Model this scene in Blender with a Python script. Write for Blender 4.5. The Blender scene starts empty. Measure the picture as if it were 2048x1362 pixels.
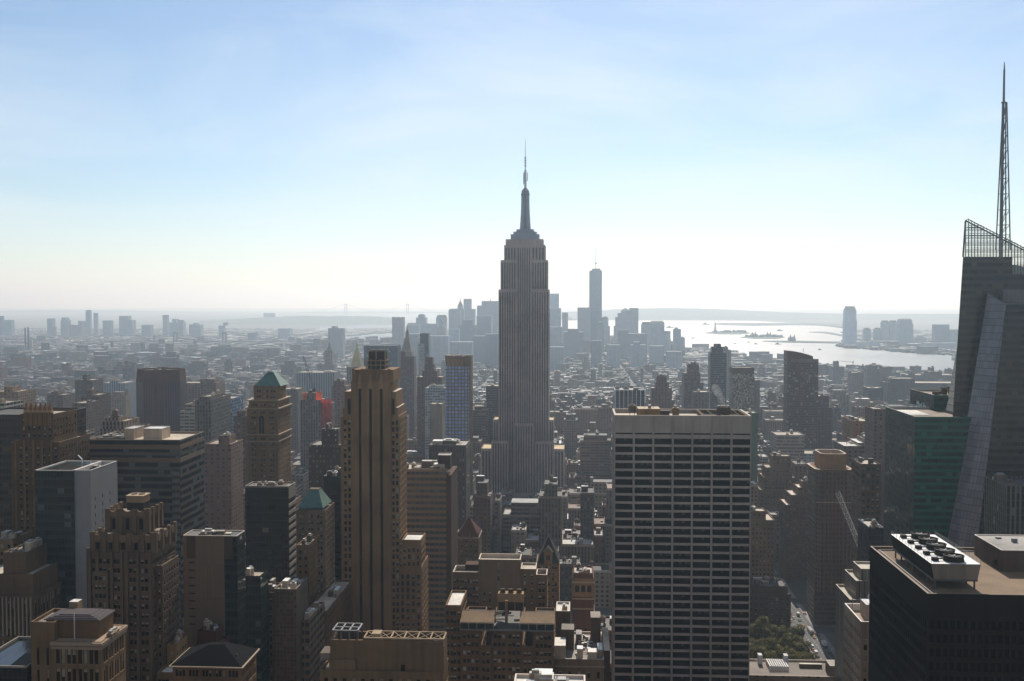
import bpy, bmesh, math, random
import numpy as np
from mathutils import Vector, Matrix

# ------------------------------------------------------------------ camera, sky, sun, exposure
SC = bpy.context.scene
F, CX, CY = 2135.0, 1024.0, 681.0            # the photograph's focal length and centre, in its own pixels
EYE, VPX, VPY = 250.0, 1150.0, 605.0         # eye height; where the avenues vanish
PITCH, YAW = math.atan((CY-VPY)/F), math.atan((VPX-CX)/F)
cam = bpy.data.cameras.new('camera'); co = bpy.data.objects.new('camera', cam); SC.collection.objects.link(co)
cam.sensor_width = 36.0; cam.lens = 36.0*F/2048.0; cam.clip_start = 1.0; cam.clip_end = 200000.0
co.location = (0, 0, EYE); co.rotation_euler = (math.pi/2-PITCH, 0, YAW)
SC.camera = co

SUN_AZ, SUN_EL = math.radians(5.5), math.radians(38.0)   # azimuth from +Y (down the avenue) towards +X
w = bpy.data.worlds.new('World'); SC.world = w; w.use_nodes = True
nt = w.node_tree; nt.nodes.clear()
o_ = nt.nodes.new('ShaderNodeOutputWorld'); bg = nt.nodes.new('ShaderNodeBackground'); sk = nt.nodes.new('ShaderNodeTexSky')
sk.sky_type = 'NISHITA'; sk.sun_disc = False; sk.sun_elevation = SUN_EL; sk.sun_rotation = SUN_AZ
sk.altitude = 200; sk.air_density = 1.0; sk.dust_density = 0.3; sk.ozone_density = 3.0
bg.inputs['Strength'].default_value = 0.10
# thin high cloud: a milky veil in loose streaks
tc = nt.nodes.new('ShaderNodeTexCoord'); mp = nt.nodes.new('ShaderNodeMapping'); mp.inputs['Scale'].default_value = (2.2, 2.2, 7.0); mp.inputs['Rotation'].default_value = (0, .35, 0); mp.inputs['Location'].default_value = (.3, .2, .1)
nz = nt.nodes.new('ShaderNodeTexNoise'); nz.inputs['Scale'].default_value = 1.7; nz.inputs['Detail'].default_value = 5; nz.inputs['Roughness'].default_value = .52; nz.inputs['Distortion'].default_value = .6
cr_ = nt.nodes.new('ShaderNodeMapRange'); cr_.inputs[1].default_value = .40; cr_.inputs[2].default_value = .72; cr_.inputs[3].default_value = 0.0; cr_.inputs[4].default_value = .45
mxs = nt.nodes.new('ShaderNodeMix'); mxs.data_type = 'RGBA'; mxs.inputs[7].default_value = (8.4, 9.2, 9.8, 1)
nt.links.new(tc.outputs['Generated'], mp.inputs[0]); nt.links.new(mp.outputs[0], nz.inputs['Vector']); nt.links.new(nz.outputs['Fac'], cr_.inputs[0]); nt.links.new(cr_.outputs[0], mxs.inputs[0]); nt.links.new(sk.outputs['Color'], mxs.inputs[6])
nt.links.new(mxs.outputs[2], bg.inputs['Color']); nt.links.new(bg.outputs[0], o_.inputs['Surface'])

sl = bpy.data.lights.new('sun', 'SUN'); sl.energy = 5.0; sl.angle = math.radians(0.53); sl.color = (1.0, 0.94, 0.84)
so = bpy.data.objects.new('sun', sl); SC.collection.objects.link(so)
SUND = Vector((math.sin(SUN_AZ)*math.cos(SUN_EL), math.cos(SUN_AZ)*math.cos(SUN_EL), math.sin(SUN_EL)))
so.rotation_euler = (-SUND).to_track_quat('-Z', 'Y').to_euler(); so.location = (0, 0, 900)
SC.view_settings.view_transform = 'Standard'; SC.view_settings.look = 'None'
SC.view_settings.gamma = 1.0; SC.view_settings.exposure = 0.0
SC.cycles.max_bounces = 6; SC.cycles.volume_bounces = 0; SC.cycles.transparent_max_bounces = 12
SC.cycles.sample_clamp_indirect = 6.0; SC.cycles.use_denoising = True
HAZE = 7.4e-5

# ------------------------------------------------------------------ picture -> place
_R = co.rotation_euler.to_matrix()
def ray(px, py): return _R @ Vector(((px-CX)/F, -(py-CY)/F, -1.0))
def P(px, py, D):
    r = ray(px, py); k = D/r.y
    return (r.x*k, D, EYE+r.z*k)
def G(px, py, z=0.0):
    r = ray(px, py); k = (z-EYE)/r.z
    return (r.x*k, r.y*k, z)
def PX(x, y, z):
    v = _R.transposed() @ Vector((x, y, z-EYE))
    return (CX+F*v.x/-v.z, CY-F*v.y/-v.z)
RND = random.Random(7)

# ------------------------------------------------------------------ materials
MATS = {}
def newmat(name):
    m = bpy.data.materials.new(name); m.use_nodes = True; n = m.node_tree; n.nodes.clear()
    o = n.nodes.new('ShaderNodeOutputMaterial'); b = n.nodes.new('ShaderNodeBsdfPrincipled'); n.links.new(b.outputs[0], o.inputs[0])
    MATS[name] = m
    return m, n, b
def N(n, t, **kw):
    x = n.nodes.new('ShaderNode'+t)
    for k, v in kw.items():
        if k.startswith('i'):
            x.inputs[int(k[1:])].default_value = v
        else: setattr(x, k, v)
    return x
def math_(n, op, a, b=None, c=None):
    x = N(n, 'Math', operation=op)
    for i, v in enumerate((a, b, c)):
        if v is None: continue
        if isinstance(v, (int, float)): x.inputs[i].default_value = v
        else: n.links.new(v, x.inputs[i])
    return x.outputs[0]
def mix(n, f, a, b, mode='MIX'):
    x = N(n, 'Mix', data_type='RGBA', blend_type=mode)
    for i, v in ((0, f), (6, a), (7, b)):
        if isinstance(v, (int, float)): x.inputs[i].default_value = v
        elif isinstance(v, tuple): x.inputs[i].default_value = (*v[:3], 1)
        else: n.links.new(v, x.inputs[i])
    return x.outputs[2]
def noise(n, scale, detail=3, vec=None, rough=.55):
    x = N(n, 'TexNoise'); x.inputs['Scale'].default_value = scale; x.inputs['Detail'].default_value = detail; x.inputs['Roughness'].default_value = rough
    if vec is None: vec = N(n, 'NewGeometry').outputs['Position']
    n.links.new(vec, x.inputs['Vector'])
    return x.outputs['Fac']
def ramp(n, f, stops):
    x = N(n, 'ValToRGB'); cr = x.color_ramp
    while len(cr.elements) < len(stops): cr.elements.new(.5)
    for e, (p, c) in zip(cr.elements, stops):
        e.position = p; e.color = (*c, 1) if len(c) == 3 else c
    n.links.new(f, x.inputs[0])
    return x.outputs[0]
def maprange(n, f, a, b, c, d):
    x = N(n, 'MapRange'); n.links.new(f, x.inputs[0])
    for i, v in enumerate((a, b, c, d)): x.inputs[i+1].default_value = v
    return x.outputs[0]
def vary(n, col, amt=.18, s1=.05, s2=.6):
    """weathering: broad patches and fine grain on a base colour"""
    st = N(n, 'Mapping'); st.inputs['Scale'].default_value = (1, 1, .06); n.links.new(N(n, 'NewGeometry').outputs['Position'], st.inputs[0])   # rain streaks run down
    f = math_(n, 'ADD', maprange(n, noise(n, s1, 4), .3, .7, 1-amt, 1+amt), maprange(n, noise(n, s2, 3, st.outputs[0]), .3, .7, -amt*.6, amt*.6))
    m = N(n, 'VectorMath', operation='SCALE')
    if isinstance(col, tuple):
        c = N(n, 'RGB'); c.outputs[0].default_value = (*col, 1); col = c.outputs[0]
    n.links.new(col, m.inputs[0]); n.links.new(f, m.inputs['Scale'])
    return m.outputs[0]

def plain(name, col, rough=.8, amt=.15, s1=.05, s2=.7, metal=0.0, spec=.5):
    m, n, b = newmat(name)
    n.links.new(vary(n, col, amt, s1, s2), b.inputs['Base Color'])
    b.inputs['Roughness'].default_value = rough; b.inputs['Metallic'].default_value = metal; b.inputs['Specular IOR Level'].default_value = spec
    return m
def colattr(n, tint=(1, 1, 1)):
    c = N(n, 'Attribute', attribute_name='Col').outputs['Color']
    return c if tint == (1, 1, 1) else mix(n, 1.0, c, tint, 'MULTIPLY')
STONE = (.78, .63, .48)                      # masonry tint, darkened and warmed to offset haze and blue sky fill
def plain_attr(name, rough=.8, amt=.15, spec=.4, tint=(1, 1, 1)):
    m, n, b = newmat(name)
    n.links.new(vary(n, colattr(n, tint), amt), b.inputs['Base Color'])
    b.inputs['Roughness'].default_value = rough; b.inputs['Specular IOR Level'].default_value = spec
    return m
def uv_wall(n):
    g = N(n, 'NewGeometry'); sp = N(n, 'SeparateXYZ'); n.links.new(g.outputs['Position'], sp.inputs[0])
    sn = N(n, 'SeparateXYZ'); n.links.new(g.outputs['True Normal'], sn.inputs[0])
    ax = math_(n, 'ABSOLUTE', sn.outputs[0]); ay = math_(n, 'ABSOLUTE', sn.outputs[1]); az = math_(n, 'ABSOLUTE', sn.outputs[2])
    side = math_(n, 'GREATER_THAN', ax, ay)
    u = N(n, 'Mix', data_type='FLOAT'); n.links.new(side, u.inputs[0]); n.links.new(sp.outputs[0], u.inputs[2]); n.links.new(sp.outputs[1], u.inputs[3])
    wall = math_(n, 'LESS_THAN', az, .5)
    return u.outputs[0], sp.outputs[2], side, wall
def cell(n, x, size, width, off=0.0):
    q = math_(n, 'DIVIDE', math_(n, 'ADD', x, off), size); f = math_(n, 'FRACT', q)
    return math_(n, 'LESS_THAN', math_(n, 'ABSOLUTE', math_(n, 'SUBTRACT', f, .5)), width/2), math_(n, 'FLOOR', q)
def facade(name, bay=3.0, floor=3.6, ww=.5, hh=.5, glass=(.02, .022, .025), blind=(.24, .21, .17), pblind=.3, wall=None, rough=.75, strip=False, spandrel=None, grough=.12, amt=.14, tint=None):
    """a wall with a grid of windows: wall colour from the mesh's own colour attribute unless given"""
    m, n, b = newmat(name)
    u, v, side, iswall = uv_wall(n)
    mu, iu = cell(n, u, bay, ww, 1000.0); mv, iv = cell(n, v, floor, hh, 0.0)
    cv = N(n, 'CombineXYZ'); n.links.new(iu, cv.inputs[0]); n.links.new(iv, cv.inputs[1]); n.links.new(side, cv.inputs[2])
    wn = N(n, 'TexWhiteNoise', noise_dimensions='3D'); n.links.new(cv.outputs[0], wn.inputs['Vector'])
    isb = math_(n, 'LESS_THAN', wn.outputs['Value'], pblind)
    sc = N(n, 'SeparateColor'); n.links.new(wn.outputs['Color'], sc.inputs[0])
    gl = mix(n, math_(n, 'MULTIPLY', isb, sc.outputs[1]), glass, blind)
    wc = vary(n, colattr(n, tint or STONE) if wall is None else wall, amt)
    if spandrel is not None:
        wc = mix(n, math_(n, 'MULTIPLY', mu, iswall), wc, spandrel)
    mask = math_(n, 'MULTIPLY', math_(n, 'MULTIPLY', mu, mv), iswall)
    n.links.new(mix(n, mask, wc, gl), b.inputs['Base Color'])
    r = N(n, 'Mix', data_type='FLOAT'); n.links.new(mask, r.inputs[0]); r.inputs[2].default_value = rough; r.inputs[3].default_value = grough
    n.links.new(r.outputs[0], b.inputs['Roughness']); b.inputs['Specular IOR Level'].default_value = .3
    return m
def glassmat(name, col=(.008, .008, .008), rough=.08, spec=.1, amt=.3):
    m, n, b = newmat(name)
    n.links.new(vary(n, col, amt, .08, .5), b.inputs['Base Color'])
    b.inputs['Roughness'].default_value = rough; b.inputs['Specular IOR Level'].default_value = spec
    # panes are never quite in one plane
    u, v, side, iw = uv_wall(n)
    cu = math_(n, 'FLOOR', math_(n, 'DIVIDE', u, 1.55)); cvv = math_(n, 'FLOOR', math_(n, 'DIVIDE', v, 3.9))
    cb = N(n, 'CombineXYZ'); n.links.new(cu, cb.inputs[0]); n.links.new(cvv, cb.inputs[1])
    wn = N(n, 'TexWhiteNoise', noise_dimensions='3D'); n.links.new(cb.outputs[0], wn.inputs['Vector'])
    sub = N(n, 'VectorMath', operation='SUBTRACT'); n.links.new(wn.outputs['Color'], sub.inputs[0]); sub.inputs[1].default_value = (.5, .5, .5)
    scl = N(n, 'VectorMath', operation='SCALE'); n.links.new(sub.outputs[0], scl.inputs[0]); scl.inputs['Scale'].default_value = .035
    g = N(n, 'NewGeometry'); add = N(n, 'VectorMath', operation='ADD'); n.links.new(g.outputs['Normal'], add.inputs[0]); n.links.new(scl.outputs[0], add.inputs[1])
    nm = N(n, 'VectorMath', operation='NORMALIZE'); n.links.new(add.outputs[0], nm.inputs[0]); n.links.new(nm.outputs[0], b.inputs['Normal'])
    return m
def curtain(name, glass, frame, bay=1.5, floor=3.9, mull=.1, sill=.2, band=None, bandh=.3, pblind=.12, blind=(.2, .22, .2), rough=.08, var=.5):
    """glass curtain wall: mullions, floor lines and a spandrel band at every storey"""
    m, n, b = newmat(name)
    u, v, side, iswall = uv_wall(n)
    mu, iu = cell(n, u, bay, 1-mull/bay, 1000.0); mv, iv = cell(n, v, floor, 1-sill/floor)
    cv = N(n, 'CombineXYZ'); n.links.new(math_(n, 'FLOOR', math_(n, 'DIVIDE', u, bay*2)), cv.inputs[0]); n.links.new(iv, cv.inputs[1]); n.links.new(side, cv.inputs[2])
    wn = N(n, 'TexWhiteNoise', noise_dimensions='3D'); n.links.new(cv.outputs[0], wn.inputs['Vector'])
    sc = N(n, 'SeparateColor'); n.links.new(wn.outputs['Color'], sc.inputs[0])
    g0 = N(n, 'VectorMath', operation='SCALE'); g0.inputs[0].default_value = glass
    n.links.new(maprange(n, sc.outputs[0], 0, 1, 1-var, 1+var), g0.inputs['Scale'])
    gl = mix(n, math_(n, 'LESS_THAN', wn.outputs['Value'], pblind), g0.outputs[0], blind)
    if band is not None:
        fv = math_(n, 'FRACT', math_(n, 'DIVIDE', v, floor))
        gl = mix(n, math_(n, 'LESS_THAN', fv, bandh), gl, band)
    mask = math_(n, 'MULTIPLY', mu, mv)
    n.links.new(mix(n, mask, frame, gl), b.inputs['Base Color'])
    r = N(n, 'Mix', data_type='FLOAT'); n.links.new(mask, r.inputs[0]); r.inputs[2].default_value = .5; r.inputs[3].default_value = rough; b.inputs['Specular IOR Level'].default_value = .3
    n.links.new(r.outputs[0], b.inputs['Roughness'])
    sub = N(n, 'VectorMath', operation='SUBTRACT'); n.links.new(wn.outputs['Color'], sub.inputs[0]); sub.inputs[1].default_value = (.5, .5, .5)
    scl = N(n, 'VectorMath', operation='SCALE'); n.links.new(sub.outputs[0], scl.inputs[0]); scl.inputs['Scale'].default_value = .03
    g = N(n, 'NewGeometry'); add = N(n, 'VectorMath', operation='ADD'); n.links.new(g.outputs['Normal'], add.inputs[0]); n.links.new(scl.outputs[0], add.inputs[1])
    nm = N(n, 'VectorMath', operation='NORMALIZE'); n.links.new(add.outputs[0], nm.inputs[0]); n.links.new(nm.outputs[0], b.inputs['Normal'])
    return m

facade('brick_wall', 3.2, 3.5, .42, .5)
facade('stone_wall', 4.2, 3.8, .5, .5)
facade('band_wall', 6.0, 3.7, .9, .5, pblind=.2)
facade('pier_wall', 2.8, 3.7, .5, .62, spandrel=(.09, .08, .075))
facade('flat_wall', 4.5, 3.3, .36, .42, pblind=.4)
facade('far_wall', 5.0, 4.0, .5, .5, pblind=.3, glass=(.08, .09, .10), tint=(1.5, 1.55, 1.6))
WALLS = ['brick_wall', 'stone_wall', 'band_wall', 'pier_wall', 'flat_wall']
plain_attr('roof_attr', .75, .3, .3)
plain_attr('plain_attr', .85, .26, .12, STONE)
plain_attr('paint_attr', .75, .16)
plain_attr('trim_attr', .7, .1, .4, (1.0, .9, .8))
glassmat('glass_dark'); glassmat('glass_brown', (.02, .014, .009)); plain('roof_glass', (.012, .017, .022), .8, .2, spec=.03); glassmat('glass_green', (.012, .03, .028), .05)
glassmat('glass_blue', (.05, .09, .19), .05)
plain('blind', (.27, .215, .15), .8, .35, .2, .9)
plain('lead', (.10, .095, .09), .55)
plain('steel', (.17, .16, .155), .6, .15)
plain('white_metal', (.62, .6, .57), .5, .12)
plain('blind_dim', (.034, .023, .016), .6, .4, .3, 1.2)
plain('copper_green', (.06, .125, .095), .65, .3, .15, .9)
plain('gold_leaf', (.5, .36, .16), .45, .2, metal=.4)
plain('wood_tank', (.16, .10, .06), .8, .3)
plain('tar', (.05, .046, .042), .85, .3, .1, 1.2)
plain('gravel', (.20, .125, .066), .9, .25, .1, 2.0)
# ------------------------------------------------------------------ mesh building
class MB:
    def __init__(s): s.v = []; s.f = []; s.m = []; s.c = []; s.col = (.3, .25, .2)
    def face(s, pts, m=0, col=None):
        k = len(s.v); s.v += [tuple(p) for p in pts]; s.f.append(tuple(range(k, k+len(pts)))); s.m.append(m); s.c.append(col or s.col)
    def box(s, x0, x1, y0, y1, z0, z1, m=0, tm=None, col=None, tcol=None, bottom=False):
        s.prism([(x0, y0), (x1, y0), (x1, y1), (x0, y1)], z0, z1, m, tm, col, tcol, bottom)
    def prism(s, pts, z0, z1, m=0, tm=None, col=None, tcol=None, bottom=False, top=True):
        n = len(pts)
        for i in range(n):
            a, b = pts[i], pts[(i+1) % n]
            s.face([(*a, z0), (*b, z0), (*b, z1), (*a, z1)], m, col)
        if top: s.face([(*p, z1) for p in pts], m if tm is None else tm, tcol or col)
        if bottom: s.face([(*p, z0) for p in reversed(pts)], m, col)
    def loft(s, a, b, m=0, col=None, cap=True, tm=None, tcol=None):
        n = len(a)
        for i in range(n):
            j = (i+1) % n; s.face([a[i], a[j], b[j], b[i]], m, col)
        if cap: s.face(b, m if tm is None else tm, tcol or col)
    def frustum(s, r0, z0, r1, z1, m=0, col=None, cap=True):
        f = lambda r, z: [(r[0], r[2], z), (r[1], r[2], z), (r[1], r[3], z), (r[0], r[3], z)]
        s.loft(f(r0, z0), f(r1, z1), m, col, cap)
    def pyramid(s, r, z0, apex, m=0, col=None):
        b = [(r[0], r[2], z0), (r[1], r[2], z0), (r[1], r[3], z0), (r[0], r[3], z0)]
        for i in range(4): s.face([b[i], b[(i+1) % 4], apex], m, col)
    def lathe(s, cx, cy, prof, n=16, m=0, col=None):
        ring = lambda r, z: [(cx+r*math.cos(2*math.pi*i/n), cy+r*math.sin(2*math.pi*i/n), z) for i in range(n)]
        for (r0, z0), (r1, z1) in zip(prof, prof[1:]):
            a, b = ring(r0, z0), ring(r1, z1)
            for i in range(n):
                j = (i+1) % n; s.face([a[i], a[j], b[j], b[i]], m, col)
        if prof[-1][0] > 1e-3: s.face(ring(*prof[-1]), m, col)
    def bar(s, p, q, w, m=0, col=None, w2=None):
        p, q = Vector(p), Vector(q); d = (q-p).normalized()
        a = d.cross(Vector((0, 0, 1)));
        if a.length < 1e-3: a = Vector((1, 0, 0))
        a.normalize(); b = d.cross(a); w2 = w if w2 is None else w2
        A = [p+a*x*w/2+b*y*w/2 for x, y in ((-1, -1), (1, -1), (1, 1), (-1, 1))]; B = [q+a*x*w2/2+b*y*w2/2 for x, y in ((-1, -1), (1, -1), (1, 1), (-1, 1))]
        s.loft(A, B, m, col); s.face(A[::-1], m, col)
    def parapet(s, x0, x1, y0, y1, z0, z1, t=.5, m=0, col=None):
        """flat rim: top ring and inner faces round a sunk roof"""
        o = [(x0, y0), (x1, y0), (x1, y1), (x0, y1)]; i_ = [(x0+t, y0+t), (x1-t, y0+t), (x1-t, y1-t), (x0+t, y1-t)]
        for k in range(4):
            j = (k+1) % 4
            s.face([(*o[k], z1), (*o[j], z1), (*i_[j], z1), (*i_[k], z1)], m, col)
            s.face([(*i_[k], z1), (*i_[j], z1), (*i_[j], z0), (*i_[k], z0)], m, col)
    def rim(s, pts, z0, z1, t, m=0, col=None):
        """the same rim round any convex plan"""
        cx = sum(p[0] for p in pts)/len(pts); cy = sum(p[1] for p in pts)/len(pts); n = len(pts)
        i_ = []
        for p in pts:
            d = math.hypot(p[0]-cx, p[1]-cy); k = (d-t*1.4)/d; i_.append((cx+(p[0]-cx)*k, cy+(p[1]-cy)*k))
        for k in range(n):
            j = (k+1) % n
            s.face([(*pts[k], z1), (*pts[j], z1), (*i_[j], z1), (*i_[k], z1)], m, col); s.face([(*i_[k], z1), (*i_[j], z1), (*i_[j], z0), (*i_[k], z0)], m, col)
        return i_
    def mesh(s, name, mats, org=(0, 0, 0)):
        me = bpy.data.meshes.new(name)
        v = np.array(s.v, dtype=np.float64).reshape(-1, 3)-np.array(org)
        me.from_pydata(v.tolist(), [], s.f)
        for x in mats: me.materials.append(MATS[x] if isinstance(x, str) else x)
        me.polygons.foreach_set('material_index', np.array(s.m, dtype=np.int32))
        at = me.attributes.new('Col', 'FLOAT_COLOR', 'FACE')
        c = np.ones((len(s.c), 4), dtype=np.float32); c[:, :3] = np.array(s.c, dtype=np.float32).reshape(-1, 3)
        at.data.foreach_set('color', c.ravel())
        me.update()
        return me

COL = SC.collection
TAKEN = []                                    # ground plans already built on
class T:
    """one thing: an Empty at its base that parents its parts"""
    def __init__(s, name, label, cat, loc, group=None):
        s.o = bpy.data.objects.new(name, None); COL.objects.link(s.o); s.o.location = loc; s.loc = loc
        s.o['label'] = label; s.o['category'] = cat; s.o.empty_display_size = 2
        if group: s.o['group'] = group
        s.panes = []
    def part(s, name, mb, mats, parent=None, label=None, kind=None):
        if not mb.f: return None
        me = mb.mesh(name, mats if isinstance(mats, (list, tuple)) else [mats], s.loc)
        o = bpy.data.objects.new(name, me); COL.objects.link(o); o.parent = parent or s.o
        if label: o['label'] = label
        if kind: o['kind'] = kind
        return o
def single(name, mb, mats, label=None, cat=None, kind=None, group=None, org=(0, 0, 0)):
    me = mb.mesh(name, mats if isinstance(mats, (list, tuple)) else [mats], org)
    o = bpy.data.objects.new(name, me); COL.objects.link(o); o.location = org
    if label: o['label'] = label
    if cat: o['category'] = cat
    if kind: o['kind'] = kind
    if group: o['group'] = group
    return o

def even(wd, n, frac, margin=0.0):
    p = (wd-2*margin)/n
    return [(margin+p*(i+.5)-p*frac/2, margin+p*(i+.5)+p*frac/2) for i in range(n)]
def pairs(wd, n, ww, gap, margin=0.0, k=2):
    p = (wd-2*margin)/n; r = []
    for i in range(n):
        c = margin+p*(i+.5); t = k*ww+(k-1)*gap
        r += [(c-t/2+j*(ww+gap), c-t/2+j*(ww+gap)+ww) for j in range(k)]
    return r
def storeys(z0, z1, fl, hf, lift=.55):
    r = []; z = z1-fl
    while z > z0: r.append((z+fl*(lift-hf/2), z+fl*(lift+hf/2))); z -= fl
    return r[::-1]
def punched(mb, panes, p0, u, nrm, wd, z0, z1, xs, zs, inset=.35, m=0, col=None, rm=None, pane='glass'):
    """a wall with real openings: p0 corner, u along the wall, nrm outwards; panes collects the glass"""
    pt = lambda a, z, d=0.0: (p0[0]+u[0]*a-nrm[0]*d, p0[1]+u[1]*a-nrm[1]*d, z)
    q = lambda a, b, za, zb: mb.face([pt(a, za), pt(b, za), pt(b, zb), pt(a, zb)], m, col)
    rm = m if rm is None else rm
    xs = [x for x in xs if x[0] > .02 and x[1] < wd-.02]; zc = z0
    for za, zb in zs:
        if za < zc+.01 or zb > z1-.01: continue
        q(0, wd, zc, za); a = 0
        for x0, x1 in xs:
            q(a, x0, za, zb); a = x1
            mb.face([pt(x0, za), pt(x1, za), pt(x1, za, inset), pt(x0, za, inset)], rm, col)
            mb.face([pt(x0, zb, inset), pt(x1, zb, inset), pt(x1, zb), pt(x0, zb)], rm, col)
            mb.face([pt(x0, za, inset), pt(x0, zb, inset), pt(x0, zb), pt(x0, za)], rm, col)
            mb.face([pt(x1, za), pt(x1, zb), pt(x1, zb, inset), pt(x1, za, inset)], rm, col)
            if pane == 'glass':                               # stone sill
                lc = tuple(min(.6, v*1.45) for v in (col or mb.col)); s0, s1, zt_ = x0-.12, x1+.12, za+.02
                mb.face([pt(s0, zt_, -.16), pt(s1, zt_, -.16), pt(s1, zt_, 0), pt(s0, zt_, 0)], m, lc); mb.face([pt(s0, za-.2, -.16), pt(s1, za-.2, -.16), pt(s1, zt_, -.16), pt(s0, zt_, -.16)], m, lc)
            panes.append((pt((x0+x1)/2, (za+zb)/2, inset), u, x1-x0, zb-za, pane))
        q(a, wd, za, zb); zc = zb
    q(0, wd, zc, z1)
PANE = {}
def pane_faces(mb, c, u, wd, h, kind, r, e=0.0):
    """one window: glass, often with a blind drawn part way, and its meeting rail"""
    X = lambda a, z: (c[0]+u[0]*a, c[1]+u[1]*a, c[2]+z)
    quad = lambda za, zb, m: mb.face([X(-wd/2, za), X(wd/2, za), X(wd/2, zb), X(-wd/2, zb)], m)
    if kind == 'strip' or kind == 'plain': quad(-h/2, h/2, 0); return
    if kind == 'slab':                                       # six lights with blinds drawn in some
        q = random.Random(int(r*6)); n = 6
        for i in range(n):
            a0, a1 = -wd/2+wd*i/n, -wd/2+wd*(i+1)/n; k = h*q.choice([0, 0, 0, 0, .2, .45]) ; e = .06
            mb.face([X(a0+e, -h/2), X(a1-e, -h/2), X(a1-e, h/2-k), X(a0+e, h/2-k)], 0)
            if k: mb.face([X(a0+e, h/2-k), X(a1-e, h/2-k), X(a1-e, h/2), X(a0+e, h/2)], 1)
            mb.face([X(a1-e, -h/2), X(min(a1+e, wd/2), -h/2), X(min(a1+e, wd/2), h/2), X(a1-e, h/2)], 0)
        return
    if r < .45: quad(-h/2, h/2, 0)
    elif r < .9:
        k = h*(.5 if r < .7 else .2) ; z = h/2-k; quad(-h/2, z, 0); quad(z, h/2, 1)
    else: quad(-h/2, h/2, 1)
def finish(t, mats=('glass_dark', 'blind'), each=90, name='window', pmats=None):
    """the largest panes become parts of their own, the rest one part of kind stuff"""
    pn = sorted(t.panes, key=lambda p: (-(p[2]*p[3]) if abs(p[1][0]) > .5 else 0, -p[0][2])) if each else t.panes
    vis = [p for p in pn if 0 < PX(*p[0])[0] < 2048 and PX(*p[0])[1] < 1362]
    rest = pn if not each else [p for p in pn if p not in set(vis[:each])]
    rr = random.Random(len(pn))
    for p in (vis[:each] if each else []):
        c, u, wd, h, kind = p; r = rr.random(); v = 0 if r < .45 else 1 if r < .7 else 2 if r < .9 else 3
        key = (round(wd, 2), round(h, 2), abs(u[0]) > .5, v if kind == 'glass' else 20+int(r*6) if kind == 'slab' else 9, mats)
        if key not in PANE:
            mb = MB(); pane_faces(mb, (0, 0, 0), u, wd, h, kind, r); PANE[key] = mb.mesh(name, mats)
        o = bpy.data.objects.new(name, PANE[key]); COL.objects.link(o); o.parent = t.o
        o.location = (c[0]-t.loc[0], c[1]-t.loc[1], c[2]-t.loc[2])
    mb = MB()
    for p in rest: pane_faces(mb, *p[:4], p[4], rr.random())
    if rest: t.part('window_glass', mb, mats, kind='stuff' if len(rest) > 1 else None)
    t.panes = []

def taken(x0, x1, y0, y1, m=2.0): TAKEN.append((min(x0, x1)-m, max(x0, x1)+m, y0-m, y1+m))
def mass(t, name, x0, x1, y0, y1, z0, z1, wall, col=None, win=None, par=1.0, roof='roof_attr', rcol=(.2, .17, .13), sides='FLR', label=None, mark=True, rimt=.5, roofpart=True, tcol=None):
    """one block of a building: walls (with openings when win is given), its rim and its roof"""
    mb = MB(); mb.col = col or mb.col
    W = {'F': ((x0, y0), (1, 0), (0, -1), x1-x0), 'R': ((x1, y0), (0, 1), (1, 0), y1-y0), 'L': ((x0, y1), (0, -1), (-1, 0), y1-y0), 'B': ((x1, y1), (-1, 0), (0, 1), x1-x0)}
    for k, (p0, u, nn, wd) in W.items():
        if win and k in sides:
            zb = max(z0, win.get('zlo', z0)); zs = win['zs'] if 'zs' in win else storeys(zb+.3, z1-win.get('top', par+1.0), win['fl'], win['hf'])
            if 'xs' in win and k == 'F': xs = win['xs']
            else:
                n = max(1, round(wd/win['bay'])); xs = even(wd, n, win['wf'], win.get('margin', .4)) if win.get('k', 1) == 1 else pairs(wd, n, win['ww'], win.get('gap', .4), win.get('margin', .4), win['k'])
            punched(mb, t.panes, p0, u, nn, wd, z0, z1, xs, zs, win.get('inset', .35), pane=win.get('pane', 'glass'))
        else:
            mb.face([(*p0, z0), (p0[0]+u[0]*wd, p0[1]+u[1]*wd, z0), (p0[0]+u[0]*wd, p0[1]+u[1]*wd, z1), (*p0, z1)])
    if par: mb.parapet(x0, x1, y0, y1, z1-par, z1, rimt, 1 if tcol else 0, tcol)
    o = t.part(name, mb, [wall, 'trim_attr'], label=label)
    if roofpart:
        r = MB(); e = rimt if par else 0.0; zz = z1-par
        r.face([(x0+e, y0+e, zz), (x1-e, y0+e, zz), (x1-e, y1-e, zz), (x0+e, y1-e, zz)], 0, rcol)
        t.part('roof', r, roof, parent=o)
    if mark: taken(x0, x1, y0, y1)
    return o
def water_tank(t, x, y, z, r=2.2, h=4.0, parent=None, cone=None):
    mb = MB(); mb.lathe(x, y, [(r, z+2.2), (r*.96, z+2.2+h), (r*1.08, z+2.2+h), (.05, z+2.2+h+r*.75)], 14)
    for a in range(4):
        c, s_ = math.cos(a*math.pi/2+.7)*r*.8, math.sin(a*math.pi/2+.7)*r*.8; mb.bar((x+c, y+s_, z), (x+c, y+s_, z+2.3), .25)
    return t.part('water_tank', mb, 'wood_tank', parent=parent)
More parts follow.
